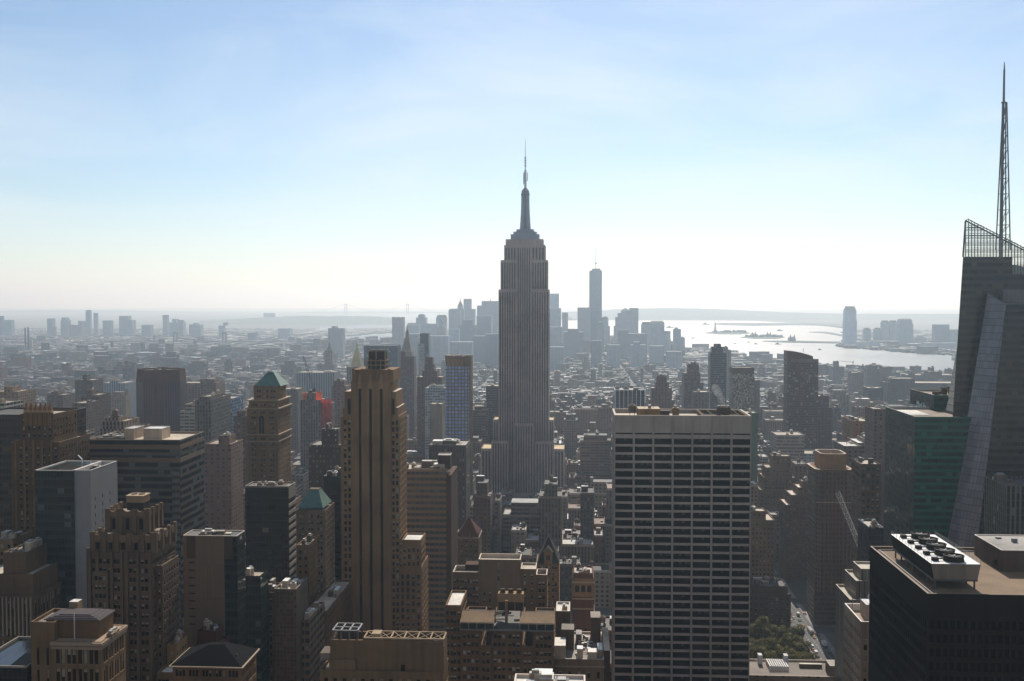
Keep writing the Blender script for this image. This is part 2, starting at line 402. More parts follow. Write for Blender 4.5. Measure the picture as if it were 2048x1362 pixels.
def rooftop(t, x0, x1, y0, y1, z, n, parent=None, rnd=RND, hi=4.0, col=None):
    """bulkheads, vents and ducts standing on a roof, one part each"""
    for i in range(n):
        a, b, h = rnd.uniform(1.5, max(2.0, (x1-x0)*.28)), rnd.uniform(1.5, max(2.0, (y1-y0)*.3)), rnd.uniform(1.0, hi)
        x, y = rnd.uniform(x0+1, max(x0+1.1, x1-a-1)), rnd.uniform(y0+1, max(y0+1.1, y1-b-1)); mb = MB()
        c = col or rnd.choice([(.35, .3, .24), (.5, .48, .45), (.2, .17, .14), (.12, .11, .1), (.6, .57, .52)])
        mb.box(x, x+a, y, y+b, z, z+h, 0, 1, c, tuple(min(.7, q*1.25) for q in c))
        if rnd.random() < .5: mb.box(x+a*.2, x+a*.8, y+b*.2, y+b*.8, z+h, z+h+.8, 0, 1, (.4, .38, .36))
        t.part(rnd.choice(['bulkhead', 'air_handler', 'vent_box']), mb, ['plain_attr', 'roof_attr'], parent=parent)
    if x1-x0 < 7 or y0 > 1100: return
    for i in range(2*n):                                     # pipes, ducts and small vents between them
        mb = MB(); x, y = rnd.uniform(x0+.8, x1-.8), rnd.uniform(y0+.8, y1-.8); c = rnd.choice([(.5, .47, .42), (.3, .26, .22), (.1, .09, .08), (.24, .12, .08)])
        if i % 3 == 0: mb.lathe(x, y, [(.35, z), (.35, z+rnd.uniform(.6, 1.4)), (.6, z+1.5), (.1, z+1.9)], 10, 0, c); nm = 'vent_pipe'
        else:
            q = rnd.uniform(2, 7)*rnd.choice([-1, 1]); p2 = (min(max(x+q, x0+.6), x1-.6), y, z+.5) if rnd.random() < .5 else (x, min(max(y+q, y0+.6), y1-.6), z+.5)
            if (Vector(p2)-Vector((x, y, z+.5))).length < .8: continue
            mb.bar((x, y, z+.5), p2, rnd.uniform(.25, .8), 0, c); nm = 'duct'
        t.part(nm, mb, 'paint_attr', parent=parent)
# ------------------------------------------------------------------ near and middle towers, each a thing with its parts
def span(x0, x1, y, D):
    return P(x0, y, D)[0], P(x1, y, D)[0], P((x0+x1)/2, y, D)[2]
def zat(y, D, x=1024): return P(x, y, D)[2]
LIME = (.31, .215, .13); TAN = (.34, .245, .15); BROWN = (.19, .115, .068); DKBROWN = (.10, .066, .045); GREY = (.24, .225, .21)
RED = (.21, .10, .07); WHITE = (.55, .53, .5); DARK = (.045, .04, .036)

def stepped(name, label, cat, D, tiers, wall, col, win=None, group=None, roofn=2, rcol=(.3, .24, .17), mats=('glass_dark', 'blind'), each=60, par=1.0, seed=0, tank=False, base=0.0, tcol=None, pn=('shaft', 'setback', 'crown')):
    """tiers from the ground up: (x0, x1, ytop, depth[, y offset]) in the photograph's pixels at distance D"""
    X0, X1, Z1 = span(tiers[0][0], tiers[0][1], tiers[0][2], D)
    t = T(name, label, cat, ((X0+X1)/2, D, base), group); zp = base; zlo = max(0, zat(1430, D)); rr = random.Random(seed+len(label))
    last = None
    for i, tr in enumerate(tiers):
        off = tr[4] if len(tr) > 4 else 0
        a, b, z = span(tr[0], tr[1], tr[2], D+off)
        wn = dict(win, zlo=zlo) if win else None
        nm = pn[0] if i == 0 else pn[2] if (i == len(tiers)-1 and i > 1) else pn[1]
        last = mass(t, nm, a, b, D+off, D+off+tr[3], zp, z, wall, col, wn, par, rcol=rcol, mark=(i == 0), tcol=tcol)
        zp = z-par
        box = (a, b, D+off, D+off+tr[3], z-par)
    if roofn: rooftop(t, *box, roofn, None, rr)
    if tank: water_tank(t, box[0]*.35+box[1]*.65, box[2]+4, box[4])
    if t.panes: finish(t, mats, each)
    t.top = box
    return t

# ---- the broad slab tower with seven bays of dark window bands
def slab_tower():
    D = 550; X0, X1, Z = span(1229, 1503, 831, D); t = T('slab_tower', 'broad pale stone tower with seven columns of dark window bands and a steaming roof', 'skyscraper', ((X0+X1)/2, D, 0))
    dep = 34; wd = X1-X0; n = 7; p = wd/n; xs = [(p*i+.5, p*(i+1)-.5) for i in range(n)]
    zz = lambda y: zat(y, D, 1366)
    zs = [(zz(869.5), zz(866.3))]+[(zz(889.4+16.42*k), zz(877.4+16.42*k)) for k in range(34)]
    zs = [z for z in zs if z[0] > 4][::-1]
    mb = MB(); mb.col = (.37, .29, .23)
    punched(mb, t.panes, (X0, D), (1, 0), (0, -1), wd, 0, Z, xs, zs, .9, pane='slab')
    sx = even(dep, 4, .86, .5)
    punched(mb, t.panes, (X0, D+dep), (0, -1), (-1, 0), dep, 0, Z, sx, zs, .5, pane='plain')
    punched(mb, t.panes, (X1, D), (0, 1), (1, 0), dep, 0, Z, sx, zs, .5, pane='plain')
    mb.face([(X1, D+dep, 0), (X0, D+dep, 0), (X0, D+dep, Z), (X1, D+dep, Z)])
    mb.parapet(X0, X1, D, D+dep, Z-2.2, Z, 1.0)
    wall = t.part('wall', mb, 'paint_attr')
    for i in range(n+1):
        b = MB(); b.col = (.38, .30, .24); x = X0+p*i
        for s_ in (-.46, .08):
            a0 = max(X0, x+s_); a1 = min(X1, x+s_+.38)
            if a1 > a0+.1: b.box(a0, a1, D-.35, D-.003, 0, Z-.4)
        t.part('pier', b, 'paint_attr')
    r = MB(); r.face([(X0+1, D+1, Z-2.2), (X1-1, D+1, Z-2.2), (X1-1, D+dep-1, Z-2.2), (X0+1, D+dep-1, Z-2.2)], 0, (.36, .28, .19))
    roof = t.part('roof', r, 'roof_attr')
    zr = Z-2.2
    xx = lambda px: P(px, 825, D+14)[0]
    water_tank(t, xx(1265), D+18, zr, 2.1, 3.2, roof)
    def bx(nm, a, b, y0, y1, h, c, extra=None):
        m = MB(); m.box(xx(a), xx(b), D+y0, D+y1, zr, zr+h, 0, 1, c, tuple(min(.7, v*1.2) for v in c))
        if extra: extra(m)
        t.part(nm, m, ['plain_attr', 'roof_attr'], roof)
    bx('penthouse', 1275, 1319, 9, 22, 4.6, (.30, .21, .11), lambda m: [m.bar((xx(1289+k*9), D+16, zr+4.6), (xx(1289+k*9), D+16, zr+7.5+k), .18) for k in range(3)])
    bx('vent_stack', 1344, 1356, 8, 12, 5.2, (.22, .16, .1), lambda m: m.box(xx(1346), xx(1352), D+9, D+11, zr+5.2, zr+6.6, 0, 1, (.6, .58, .55)))
    bx('air_handler', 1296, 1302, 12, 15, 6.3, (.5, .48, .46))
    bx('duct', 1322, 1341, 20, 22, 2.6, (.1, .08, .06))
    # the sunken plant well with its cooling tower
    m = MB(); a, b = xx(1400), xx(1488); m.parapet(a, b, D+4, D+dep-2, zr+.1, zr+2.0, .5, 0, (.28, .22, .15)); m.box(a+.5, b-.5, D+4.5, D+dep-2.5, zr-.05, zr+.06, 0, None, (.05, .045, .04))
    for k in range(5): m.bar((a+(b-a)*k/5+1, D+4, zr+1.9), (a+(b-a)*k/5+1, D+dep-3, zr+1.9), .35, 0, (.2, .16, .11))
    t.part('plant_well', m, 'plain_attr', roof)
    bx('cooling_tower', 1436, 1460, 12, 20, 5.4, (.13, .11, .09), lambda m: [m.box(xx(1437+k*6), xx(1441+k*6), D+13, D+19, zr+5.4, zr+5.9, 0, 1, (.08, .07, .06)) for k in range(4)])
    taken(X0, X1, D, D+dep); finish(t, ('glass_dark', 'blind_dim'), 100)
    mb = MB(); rr = random.Random(3)                                   # steam
    bm = bmesh.new()
    for k in range(16):
        q = k/15; r_ = .9+2.0*q*(1-q*.3)
        bmesh.ops.create_icosphere(bm, subdivisions=2, radius=r_, matrix=Matrix.Translation((rr.uniform(-.8, .8)-4.6*q**1.4, rr.uniform(-.5, .8), 1+9.5*q)))
    for v in bm.verts: v.co += Vector((rr.uniform(-.25, .25),)*3)
    me = bpy.data.meshes.new('steam'); bm.to_mesh(me); bm.free(); m_, n_, b_ = newmat('steam'); n_.nodes.remove(b_)
    pv = n_.nodes.new('ShaderNodeVolumePrincipled'); pv.inputs['Density'].default_value = .085; pv.inputs['Color'].default_value = (.95, .93, .9, 1); pv.inputs['Anisotropy'].default_value = .1
    n_.links.new(pv.outputs[0], n_.nodes['Material Output'].inputs['Volume']); me.materials.append(m_)
    o = bpy.data.objects.new('steam', me); COL.objects.link(o); o.location = (xx(1448), D+16, zr+4.6); o['kind'] = 'stuff'; o['label'] = 'thin plume of steam over the roof of the broad slab tower'; o['category'] = 'steam'
slab_tower()

# ---- the tall art deco tower with three dark shafts of windows
def deco_tower():
    D = 600; dep = 29; t = T('deco_tower', 'tan brick tower with three unbroken dark window shafts and a plant frame on top', 'skyscraper', (P(740, 900, D)[0], D, 0))
    zz = lambda y: zat(y, D, 740); x = lambda px, y=900: P(px, 850, D)[0]
    col = (.30, .205, .115); fl = (zz(1040)-zz(1068))/2.0    # one storey is about 13.4 px
    st = [(zz(840+13.35*k+9.5), zz(840+13.35*k)) for k in range(44)]
    def wing(a, b, y1, name, wins, back=dep, front=0.0):
        mb = MB(); mb.col = col; Z = zz(y1)
        zs = [z for z in st if z[1] < Z-2][::-1]; zs = [z for z in zs if z[0] > max(3, zz(1420))]
        punched(mb, t.panes, (x(a), D+front), (1, 0), (0, -1), x(b)-x(a), 0, Z, [(x(c)-x(a), x(d)-x(a)) for c, d in wins], zs, .45)
        sx = pairs(back, 4, 1.6, .7, 1.0)
        punched(mb, t.panes, (x(b), D+front), (0, 1), (1, 0), back-front, 0, Z, sx, zs, .35)
        punched(mb, t.panes, (x(a), D+back), (0, -1), (-1, 0), back-front, 0, Z, sx, zs, .35)
        mb.face([(x(b), D+back, 0), (x(a), D+back, 0), (x(a), D+back, Z), (x(b), D+back, Z)])
        mb.parapet(x(a), x(b), D+front, D+back, Z-1, Z, .5)
        w_ = t.part(name, mb, 'plain_attr'); r = MB(); r.face([(x(a)+.5, D+front+.5, Z-1), (x(b)-.5, D+front+.5, Z-1), (x(b)-.5, D+back-.5, Z-1), (x(a)+.5, D+back-.5, Z-1)], 0, (.42, .34, .24)); t.part('roof', r, 'roof_attr', w_)
    wing(682, 690, 832, 'wing', [], dep-3, .6); wing(690, 798, 832, 'shaft', [], dep-1, .3)
    # the two window columns on each flank stand on the front of the shaft
    mb = MB(); mb.col = col; zs = [z for z in st if z[0] > max(3, zz(1420))][::-1]
    for a, b, ws in ((682, 704, ((688.3, 693.2), (696.8, 701.8))), (783.5, 798, ((784.6, 789.4), (792.2, 797.0)))):
        f = MB(); f.col = col
        punched(f, t.panes, (x(a), D-1.2), (1, 0), (0, -1), x(b)-x(a), 0, zz(834), [(x(c)-x(a), x(d)-x(a)) for c, d in ws], zs, .5)
        f.face([(x(a), D-1.2, 0), (x(a), D-1.2, zz(834)), (x(a), D+2, zz(834)), (x(a), D+2, 0)]); f.face([(x(b), D-1.2, 0), (x(b), D+2, 0), (x(b), D+2, zz(834)), (x(b), D-1.2, zz(834))])
        f.face([(x(a), D-1.2, zz(834)), (x(b), D-1.2, zz(834)), (x(b), D+2, zz(834)), (x(a), D+2, zz(834))], 0, (.42, .33, .22))
        t.part('window_bay', f, 'plain_attr')
    # shoulders
    for a, b, y1 in ((686, 690, 815), (690, 704, 783), (783.5, 792, 783), (792, 796, 815)):
        f = MB(); f.col = col; W_ = x(b)-x(a); mid = [(W_*.42, W_*.86)] if b-a > 6 and a < 700 else [(W_*.14, W_*.7)] if b-a > 6 else []
        punched(f, t.panes, (x(a), D-.6), (1, 0), (0, -1), W_, zz(834), zz(y1), mid, [(zz(829), zz(797))] if mid else [], .6, pane='plain')
        f.box(x(a), x(b), D+.3, D+dep-4, zz(834), zz(y1), 0, 1, None, (.45, .36, .25)); f.face([(x(b), D-.6, zz(834)), (x(b), D+.3, zz(834)), (x(b), D+.3, zz(y1)), (x(b), D-.6, zz(y1))]); f.face([(x(a), D-.6, zz(834)), (x(a), D+.3, zz(834)), (x(a), D+.3, zz(y1)), (x(a), D-.6, zz(y1))])
        f.face([(x(a), D-.6, zz(y1)), (x(b), D-.6, zz(y1)), (x(b), D+.3, zz(y1)), (x(a), D+.3, zz(y1))])
        t.part('shoulder', f, ['plain_attr', 'roof_attr'])
    # the centre slab and its shafts
    a, b = x(704), x(783.5); f = MB(); f.col = col; Z = zz(762)
    strips = [(x(c)-a, x(d)-a) for c, d in ((718.8, 724.2), (739.8, 745.4), (761.2, 766.8))]
    punched(f, t.panes, (a, D-2.2), (1, 0), (0, -1), b-a, 0, Z, strips, [(max(2, zz(1420)), zz(777))], 1.1, pane='plain')
    f.face([(a, D-2.2, 0), (a, D-2.2, Z), (a, D+2, Z), (a, D+2, 0)]); f.face([(b, D-2.2, 0), (b, D+2, 0), (b, D+2, Z), (b, D-2.2, Z)])
    for c in (721.5, 742.6, 764):                               # pointed heads over the shafts
        X = x(c); f.loft([(X-1.4, D-2.6, zz(777)), (X+1.4, D-2.6, zz(777)), (X+1.4, D-2.2, zz(777)), (X-1.4, D-2.2, zz(777))], [(X-.35, D-2.5, zz(748)), (X+.35, D-2.5, zz(748)), (X+.35, D-2.2, zz(748)), (X-.35, D-2.2, zz(748))], 0, (.36, .26, .16))
    f.box(a, b, D+.4, D+dep-5, zz(834), Z, 0, None)
    t.part('center_slab', f, 'plain_attr')
    g = MB(); g.col = (.27, .185, .105); a2, b2 = x(705.5), x(788); Z2 = zz(739)
    g.box(a2, b2, D-1.6, D+dep-5, Z, Z2-.01, 0)
    for k in range(14):
        X = a2+(b2-a2)*(k+.5)/14; g.box(X-.75, X+.75, D-2.1, D-1.602, Z, Z2-.6 if k % 3 else Z2+.5)
    g.box(a2-.3, b2+.3, D-2.3, D-1.8, Z-.9, Z-.3)
    g.parapet(a2, b2, D-1.6, D+dep-5, Z2-.9, Z2, .5)
    cr = t.part('crown', g, 'plain_attr')
    h = MB(); c0, c1 = x(730), x(768); h.box(c0+.6, c1-.6, D+6, D+16, Z2, zz(722), 0, None, (.07, .06, .05))
    for X in np.linspace(c0, c1, 5):
        for y in (D+5, D+17): h.bar((X, y, Z2-1), (X, y, zz(719)), .45, 0, (.36, .29, .2))
    for z in (Z2+2.2, zz(722)):
        for y in (D+5, D+17): h.bar((c0, y, z), (c1, y, z), .5, 0, (.38, .31, .22))
        for X in (c0, c1): h.bar((X, D+5, z), (X, D+17, z), .5, 0, (.38, .31, .22))
    t.part('plant_frame', h, 'plain_attr', cr)
    for k, (p0, p1) in enumerate(((733, 748), (749, 766))):
        h = MB(); h.box(x(p0), x(p1), D+7, D+15, zz(721.5), zz(704), 0, None, (.06, .055, .05)); h.lathe((x(p0)+x(p1))/2, D+11, [(2.0, zz(704)), (2.1, zz(701))], 14, 0, (.3, .26, .2))
        h.bar((x(p0), D+6.8, zz(720)), (x(p0), D+6.8, zz(702)), .5, 0, (.42, .35, .25)); h.bar((x(p1), D+6.8, zz(720)), (x(p1), D+6.8, zz(702)), .5, 0, (.42, .35, .25))
        t.part('cooling_tower', h, 'plain_attr', cr)
    # lower wings
    def low(a, b, y1, y0p, dp, name, z0=0.0):
        mb = MB(); mb.col = col; Z = zz(y1); W_ = x(b)-x(a); n = max(2, round((b-a)/10.4))
        zs = [z for z in st if z[1] < Z-1.5 and z[0] > max(z0+.4, zz(1420))][::-1]
        punched(mb, t.panes, (x(a), D-.9), (1, 0), (0, -1), W_, z0, Z, even(W_, n, .5, .3), zs, .45)
        punched(mb, t.panes, (x(b), D-.9), (0, 1), (1, 0), dp, z0, Z, pairs(dp, 4, 1.5, .7, .6), zs, .35)
        mb.face([(x(b), D+dp-.9, z0), (x(a), D+dp-.9, z0), (x(a), D+dp-.9, Z), (x(b), D+dp-.9, Z)]); mb.face([(x(a), D-.9, z0), (x(a), D-.9, Z), (x(a), D+dp-.9, Z), (x(a), D+dp-.9, z0)])
        mb.parapet(x(a), x(b), D-.9, D+dp-.9, Z-1, Z, .6)
        w_ = t.part(name, mb, 'plain_attr'); r = MB(); r.face([(x(a)+.6, D-.3, Z-1), (x(b)-.6, D-.3, Z-1), (x(b)-.6, D+dp-1.5, Z-1), (x(a)+.6, D+dp-1.5, Z-1)], 0, (.62, .58, .52)); t.part('roof', r, 'roof_attr', w_)
    low(798.2, 843, 1131, 0, 27, 'annex'); low(803, 841.5, 1078, 0, 19, 'annex_tower', zz(1132))
    taken(x(680), x(845), D-3, D+36); finish(t, ('glass_dark', 'blind'), 95)
deco_tower()

# ---- the tallest: the stepped limestone skyscraper with the mast
def mast_tower():
    D = 1285; dep = 42; t = T('mast_skyscraper', 'tallest stepped limestone skyscraper with a mooring mast and antenna, centre of the skyline', 'skyscraper', (P(1047.5, 700, D)[0], D, 0))
    col = (.47, .44, .48); x = lambda px: P(px, 650, D)[0]; zz = lambda y: zat(y, D, 1047)
    def block(name, a, b, y1, y0, front, back, n, par=1.0, strip=True, rc=(.3, .25, .2)):
        mb = MB(); mb.col = col; X0, X1 = x(a), x(b); z0, Z = (0 if y0 is None else zz(y0)), zz(y1)
        zlo = max(z0+1.2, zz(985)) ; zs = [(zlo, Z-3.2)] if strip and Z-zlo > 6 else []
        punched(mb, t.panes, (X0, D+front), (1, 0), (0, -1), X1-X0, z0, Z, even(X1-X0, n, .52, .7), zs, .5, pane='strip')
        sn = max(1, int((back-front)/2.9))
        for p0, u, nn in (((X1, D+front), (0, 1), (1, 0)), ((X0, D+back), (0, -1), (-1, 0))):
            punched(mb, t.panes, p0, u, nn, back-front, z0, Z, even(back-front, sn, .52, .7), zs, .4, pane='strip')
        mb.face([(X1, D+back, z0), (X0, D+back, z0), (X0, D+back, Z), (X1, D+back, Z)])
        mb.parapet(X0, X1, D+front, D+back, Z-par, Z, .6)
        r = MB(); r.face([(X0+.6, D+front+.6, Z-par), (X1-.6, D+front+.6, Z-par), (X1-.6, D+back-.6, Z-par), (X0+.6, D+back-.6, Z-par)], 0, rc)
        o = t.part(name, mb, 'plain_attr'); t.part('roof', r, 'roof_attr', o); return o
    block('shaft', 1033, 1062, 490, None, 1.5, dep-3, 6)
    for a, b, c in ((997, 1033, 579), (1062, 1098, 579)): block('shaft_wing', a, b, c, None, 0, dep, 7)
    for a, b in ((1001, 1033), (1062, 1095)): block('shaft_setback', a, b, 520, 580, 1, dep-2, 6)
    for a, b in ((1008, 1033), (1062, 1090)): block('upper_setback', a, b, 490, 521, 2, dep-4, 4)
    block('crown', 1011, 1086, 478, 491, 3, dep-6, 1, 1.0, False)
    block('lower_bay', 1029, 1067, 846, None, -4, 6, 7)
    for a, b, y in ((985.5, 997, 840), (1098, 1107.5, 840)): block('lower_shoulder', a, b, y, None, 3, dep-3, 2, rc=(.5, .36, .16))
    for a, b in ((983, 1017), (1071, 1108)): block('base_wing', a, b, 881, None, -6, 8, 6)
    for a, b in ((962, 983), (1108, 1129)): block('base_block', a, b, 897, None, -2, dep, 3, rc=(.5, .36, .16))
    # the observatory tiers and the mast
    steel = (.30, .33, .37); cx, cy = x(1049), D+20
    m = MB(); m.col = steel
    for a, b, y1, y0, pad in ((1020.5, 1077.5, 467.5, 479, 10), (1027, 1071, 462, 467.5, 11), (1031.5, 1066.5, 457, 462, 12.5)):
        hw = (x(b)-x(a))/2; m.box(cx-hw, cx+hw, cy-hw*.72, cy+hw*.72, zz(y0), zz(y1))
        for k in range(12): X = cx-hw+2*hw*(k+.5)/12; m.box(X-.5, X+.5, cy-hw*.72-.25, cy-hw*.72-.003, zz(y0), zz(y1)-.4, 0, None, (.3, .31, .32))
    obs = t.part('observatory', m, 'paint_attr')
    m = MB(); prof = [(7.2, 457), (6.5, 448), (6.1, 438), (5.5, 425), (5.1, 412), (4.9, 395), (4.9, 388)]
    m.lathe(cx, cy, [(r*.62, zz(y)) for r, y in prof]+[(5.4, zz(387)), (5.4, zz(384)), (4.6, zz(384)), (4.6, zz(378)), (3.9, zz(377)), (2.6, zz(374)), (.9, zz(372))], 20, 0, (.2, .22, .25))
    mast = t.part('mooring_mast', m, 'paint_attr')
    for k in range(4):
        a = k*math.pi/2+math.pi/4; f = MB(); c, s_ = math.cos(a), math.sin(a)
        for (r, y), (r2, y2) in zip(prof, prof[1:]):
            ring = lambda r, z, wd: [(cx+c*(r*.5)-s_*wd, cy+s_*(r*.5)+c*wd, z), (cx+c*(r*.5)+s_*wd, cy+s_*(r*.5)-c*wd, z), (cx+c*r*1.12+s_*wd, cy+s_*r*1.12-c*wd, z), (cx+c*r*1.12-s_*wd, cy+s_*r*1.12+c*wd, z)]
            f.loft(ring(r, zz(y), 1.5), ring(r2, zz(y2), 1.3), 0, (.34, .37, .41))
        t.part('buttress', f, 'paint_attr', mast)
    m = MB()
    for k in range(4):
        a = k*math.pi/2; c, s_ = math.cos(a), math.sin(a); m.bar((cx+c*1.3, cy+s_*1.3, zz(373)), (cx+c*1.1, cy+s_*1.1, zz(335)), .5, 0, None, .45)
    for k in range(9):
        z = zz(372-k*4.1); m.box(cx-1.35, cx+1.35, cy-1.35, cy+1.35, z, z+.5)
    m.bar((cx, cy, zz(373)), (cx, cy, zz(310)), 1.1, 0, None, .9); m.bar((cx, cy, zz(310)), (cx, cy, zz(272)), .7, 0, None, .25)
    for y in (312, 317, 322, 328): m.box(cx-1.5, cx+1.5, cy-1.2, cy+1.2, zz(y), zz(y)+.7)
    for dx, y0, y1 in ((-2.0, 365, 342), (2.6, 358, 341), (-1.2, 360, 340)):
        m.bar((cx+dx, cy-1, zz(y0)), (cx+dx, cy-1, zz(y1)), .8); m.bar((cx+dx, cy-1, zz(y0)+.6), (cx, cy, zz(y0)+.6), .4)
    t.part('antenna', m, 'lead', mast)
    rr = random.Random(5)
    for k in range(14):
        m = MB(); a = rr.choice([-1, 1])*rr.uniform(9, 15.5); z0 = zz(471); h = rr.uniform(2, 6)
        m.bar((cx+a, cy-rr.uniform(-6, 9), z0), (cx+a, cy-4, z0+h), .35)
        if k % 3 == 0: m.lathe(cx+a, cy-4, [(.2, z0+h-1), (1.2, z0+h)], 8)
        t.part('whip_antenna', m, 'lead', obs)
    taken(x(955), x(1133), D-8, D+dep+4)
    finish(t, ('window_strip', 'blind'), 80)
facade('window_strip', 1.45, 3.65, .99, .5, glass=(.02, .02, .025), pblind=.35, wall=(.05, .037, .032), blind=(.13, .115, .11), amt=.2)
mast_tower()

# ---- the faceted glass tower with its slanted screen and lattice spire
def faceted_tower():
    D = 640; t = T('faceted_glass_tower', 'dark faceted glass tower with a slanted see-through top and a lattice spire', 'skyscraper', (P(2010, 900, D)[0], D+30, 0))
    p = lambda px, y, d=0: P(px, y, D+d)
    # rear volume: tall, its top edge falling away to the side
    m = MB()
    A, Bq = p(1931, 441, 12), p(1895, 1062, 4); C2 = P(2260, 640, D+12); zb = 0
    L0 = (Bq[0]-7, D+4, 0); yb = D+60; L0b = (L0[0]*(D+62)/D+2, yb, 0); tlb = A[0]*(D+62)/(D+12)+3
    solid = lambda px: p(px, 514, 12)
    tl = p(1926, 514, 12); tr = (p(2290, 600, 12)[0], D+12, tl[2]-22); nl = (p(2025, 514, 12)[0], D+12, tl[2]); nl2 = (nl[0], D+12, p(2025, 548, 12)[2]); far = (tr[0], D+12, nl2[2])
    m.face([L0, (tr[0], D+4, 0), far, nl2, nl, tl])
    m.face([L0b, L0, tl, (tlb, yb, tl[2])]); m.face([(tr[0], yb, 0), L0b, (tlb, yb, tl[2]), (tr[0], yb, far[2])])
    m.face([tl, nl, (nl[0], yb, tl[2]), (tlb, yb, tl[2])]); m.face([nl2, far, (far[0], yb, nl2[2]), (nl[0], yb, nl2[2])]); m.face([nl, nl2, (nl[0], yb, nl2[2]), (nl[0], yb, nl[2])]); m.face([far, (tr[0], D+4, 0), (tr[0], yb, 0), (tr[0], yb, far[2])])
    t.part('rear_volume', m, 'tower_curtain')
    # the open glass screen above the roof: mullions with thin panes between
    top = lambda px: 441+(px-1931)*0.508
    s_ = MB(); g = MB(); pts = np.arange(1931, 2130, 6.15)
    for px in pts:
        lo = 514 if px < 2025 else 548; s_.bar(p(px, lo, 12.2), p(px, top(px), 12.2), .42); s_.bar(p(px+6, lo, 56), p(px+6, top(px)-4, 56), .3)
    for y in (455, 460, 471, 476, 486, 490, 500, 504, 514, 530, 548):
        xa = 1931 if y < 515 else 2025; xb = 2125
        xs0 = max(xa, 1931+(y-441)/.508*0) ; xe = min(xb, 1931+(y-441)/.508)
        if y >= 515: xs0 = 2025
        if xe > xs0+3: s_.bar(p(xs0, y, 12.2), p(xe, y, 12.2), .42); s_.bar(p(xs0+6, y-4, 56), p(xe+6, y-4, 56), .26)
    s_.bar(p(1931, 441, 12.2), p(2128, top(2128), 12.2), .7); s_.bar(p(1931, 441, 12.2), p(1926, 514, 12.2), .8); s_.bar(p(1935, 438, 56), p(2132, top(2132)-4, 56), .5); s_.bar(p(1931, 441, 12.2), p(1935, 438, 56), .4)
    sc = t.part('glass_screen', s_, 'lead')
    g.face([p(1926, 514, 12.3), p(2025, 514, 12.3), p(2025, 548, 12.3), p(2128, 548, 12.3), p(2128, top(2128), 12.3), p(1931, 441, 12.3)]); t.part('screen_pane', g, 'screen_glass', sc)
    # front volume: lower, with the long tapering chamfer
    f = MB(); q = MB(); h = MB()
    a1 = p(1975, 588, 6); a2 = p(2012, 608, -9); a3 = P(2300, 600, D-9); a3 = (a3[0], a3[1], a2[2])
    b1 = p(1898, 1062, 0); b2 = p(1958, 1062, -16); k = (a1[2]-0)/(a1[2]-b1[2])
    dn = lambda a, b: tuple(a[i]+(b[i]-a[i])*(a[2]/(a[2]-b[2])) for i in range(3))
    c1, c2 = dn(a1, b1), dn(a2, b2)
    q.face([c1, c2, a2, a1]); t.part('chamfer', q, 'chamfer_glass')
    f.face([c2, (a3[0], c2[1], 0), (a3[0], a2[1], a2[2]), a2]); f.face([c1, a1, (a1[0], D+40, a1[2]), (c1[0], D+40, 0)]); f.face([a1, a2, (a3[0], a2[1], a2[2]), (a3[0], D+40, a2[2]), (a1[0], D+40, a1[2])])
    t.part('front_volume', f, 'tower_curtain')
    h.bar(a1, a2, .5); h.bar(a2, (a3[0], a2[1], a2[2]), .5); t.part('parapet_rail', h, 'steel')
    h = MB(); z0 = a2[2]; X0 = p(2009, 600, 6)[0]; h.box(X0, X0+60, D+8, D+11.9, z0, z0+8.5, 0, None, (.2, .23, .27)); t.part('plant_screen', h, 'plain_attr')
    # spire
    s2 = MB(); cx, cy = p(2005, 480, 34)[0], D+34; zz = lambda y: p(2005, y, 34)[2]
    lev = [500, 470, 450, 420, 388, 357, 327, 296, 266, 236, 205]; hw = lambda y: .9+(y-205)/280*2.4; xr = lambda y: cx+hw(y)*1.0
    s2.bar((cx-.9, cy, zz(520)), (cx-.9, cy, zz(205)), 1.7, 0, (.24, .25, .27), 1.2)
    for y0, y1 in zip(lev, lev[1:]):
        for dx, dy in ((1, 1), (1, -1), (-1.15, 0)): s2.bar((cx+dx*hw(y0), cy+dy*hw(y0), zz(y0)), (cx+dx*hw(y1), cy+dy*hw(y1), zz(y1)), .6)
        for dy in (1, -1): s2.bar((cx-hw(y0)*.3, cy, zz(y0)), (cx+hw(y1), cy+dy*hw(y1), zz(y1)), .28); s2.bar((cx-hw(y1)*1.1, cy, zz(y1)), (cx+hw(y1), cy+dy*hw(y1), zz(y1)), .3)
    t.part('lattice_spire', s2, 'lead')
    s3 = MB(); s3.bar((cx-.6, cy, zz(206)), (cx-.6, cy, zz(140)), 1.1, 0, None, .9); s3.bar((cx-.6, cy, zz(140)), (cx-.6, cy, zz(124)), .8, 0, None, .3); s3.lathe(cx-.6, cy, [(1.5, zz(206)), (1.5, zz(204))], 10); t.part('mast', s3, 'lead')
    taken(L0[0], tr[0], D-20, yb)
curtain('tower_curtain', (.013, .012, .012), (.035, .03, .026), 1.55, 4.15, .14, .35, band=(.042, .036, .031), bandh=.42, pblind=.06, blind=(.07, .05, .022), rough=.09)
curtain('chamfer_glass', (.20, .18, .18), (.035, .035, .04), 1.55, 4.15, .14, .3, pblind=.05, blind=(.2, .18, .17), rough=.12, var=.2)
m_, n_, b_ = newmat('screen_glass'); b_.inputs['Base Color'].default_value = (.6, .68, .6, 1); b_.inputs['Alpha'].default_value = .34; b_.inputs['Roughness'].default_value = .1
faceted_tower()

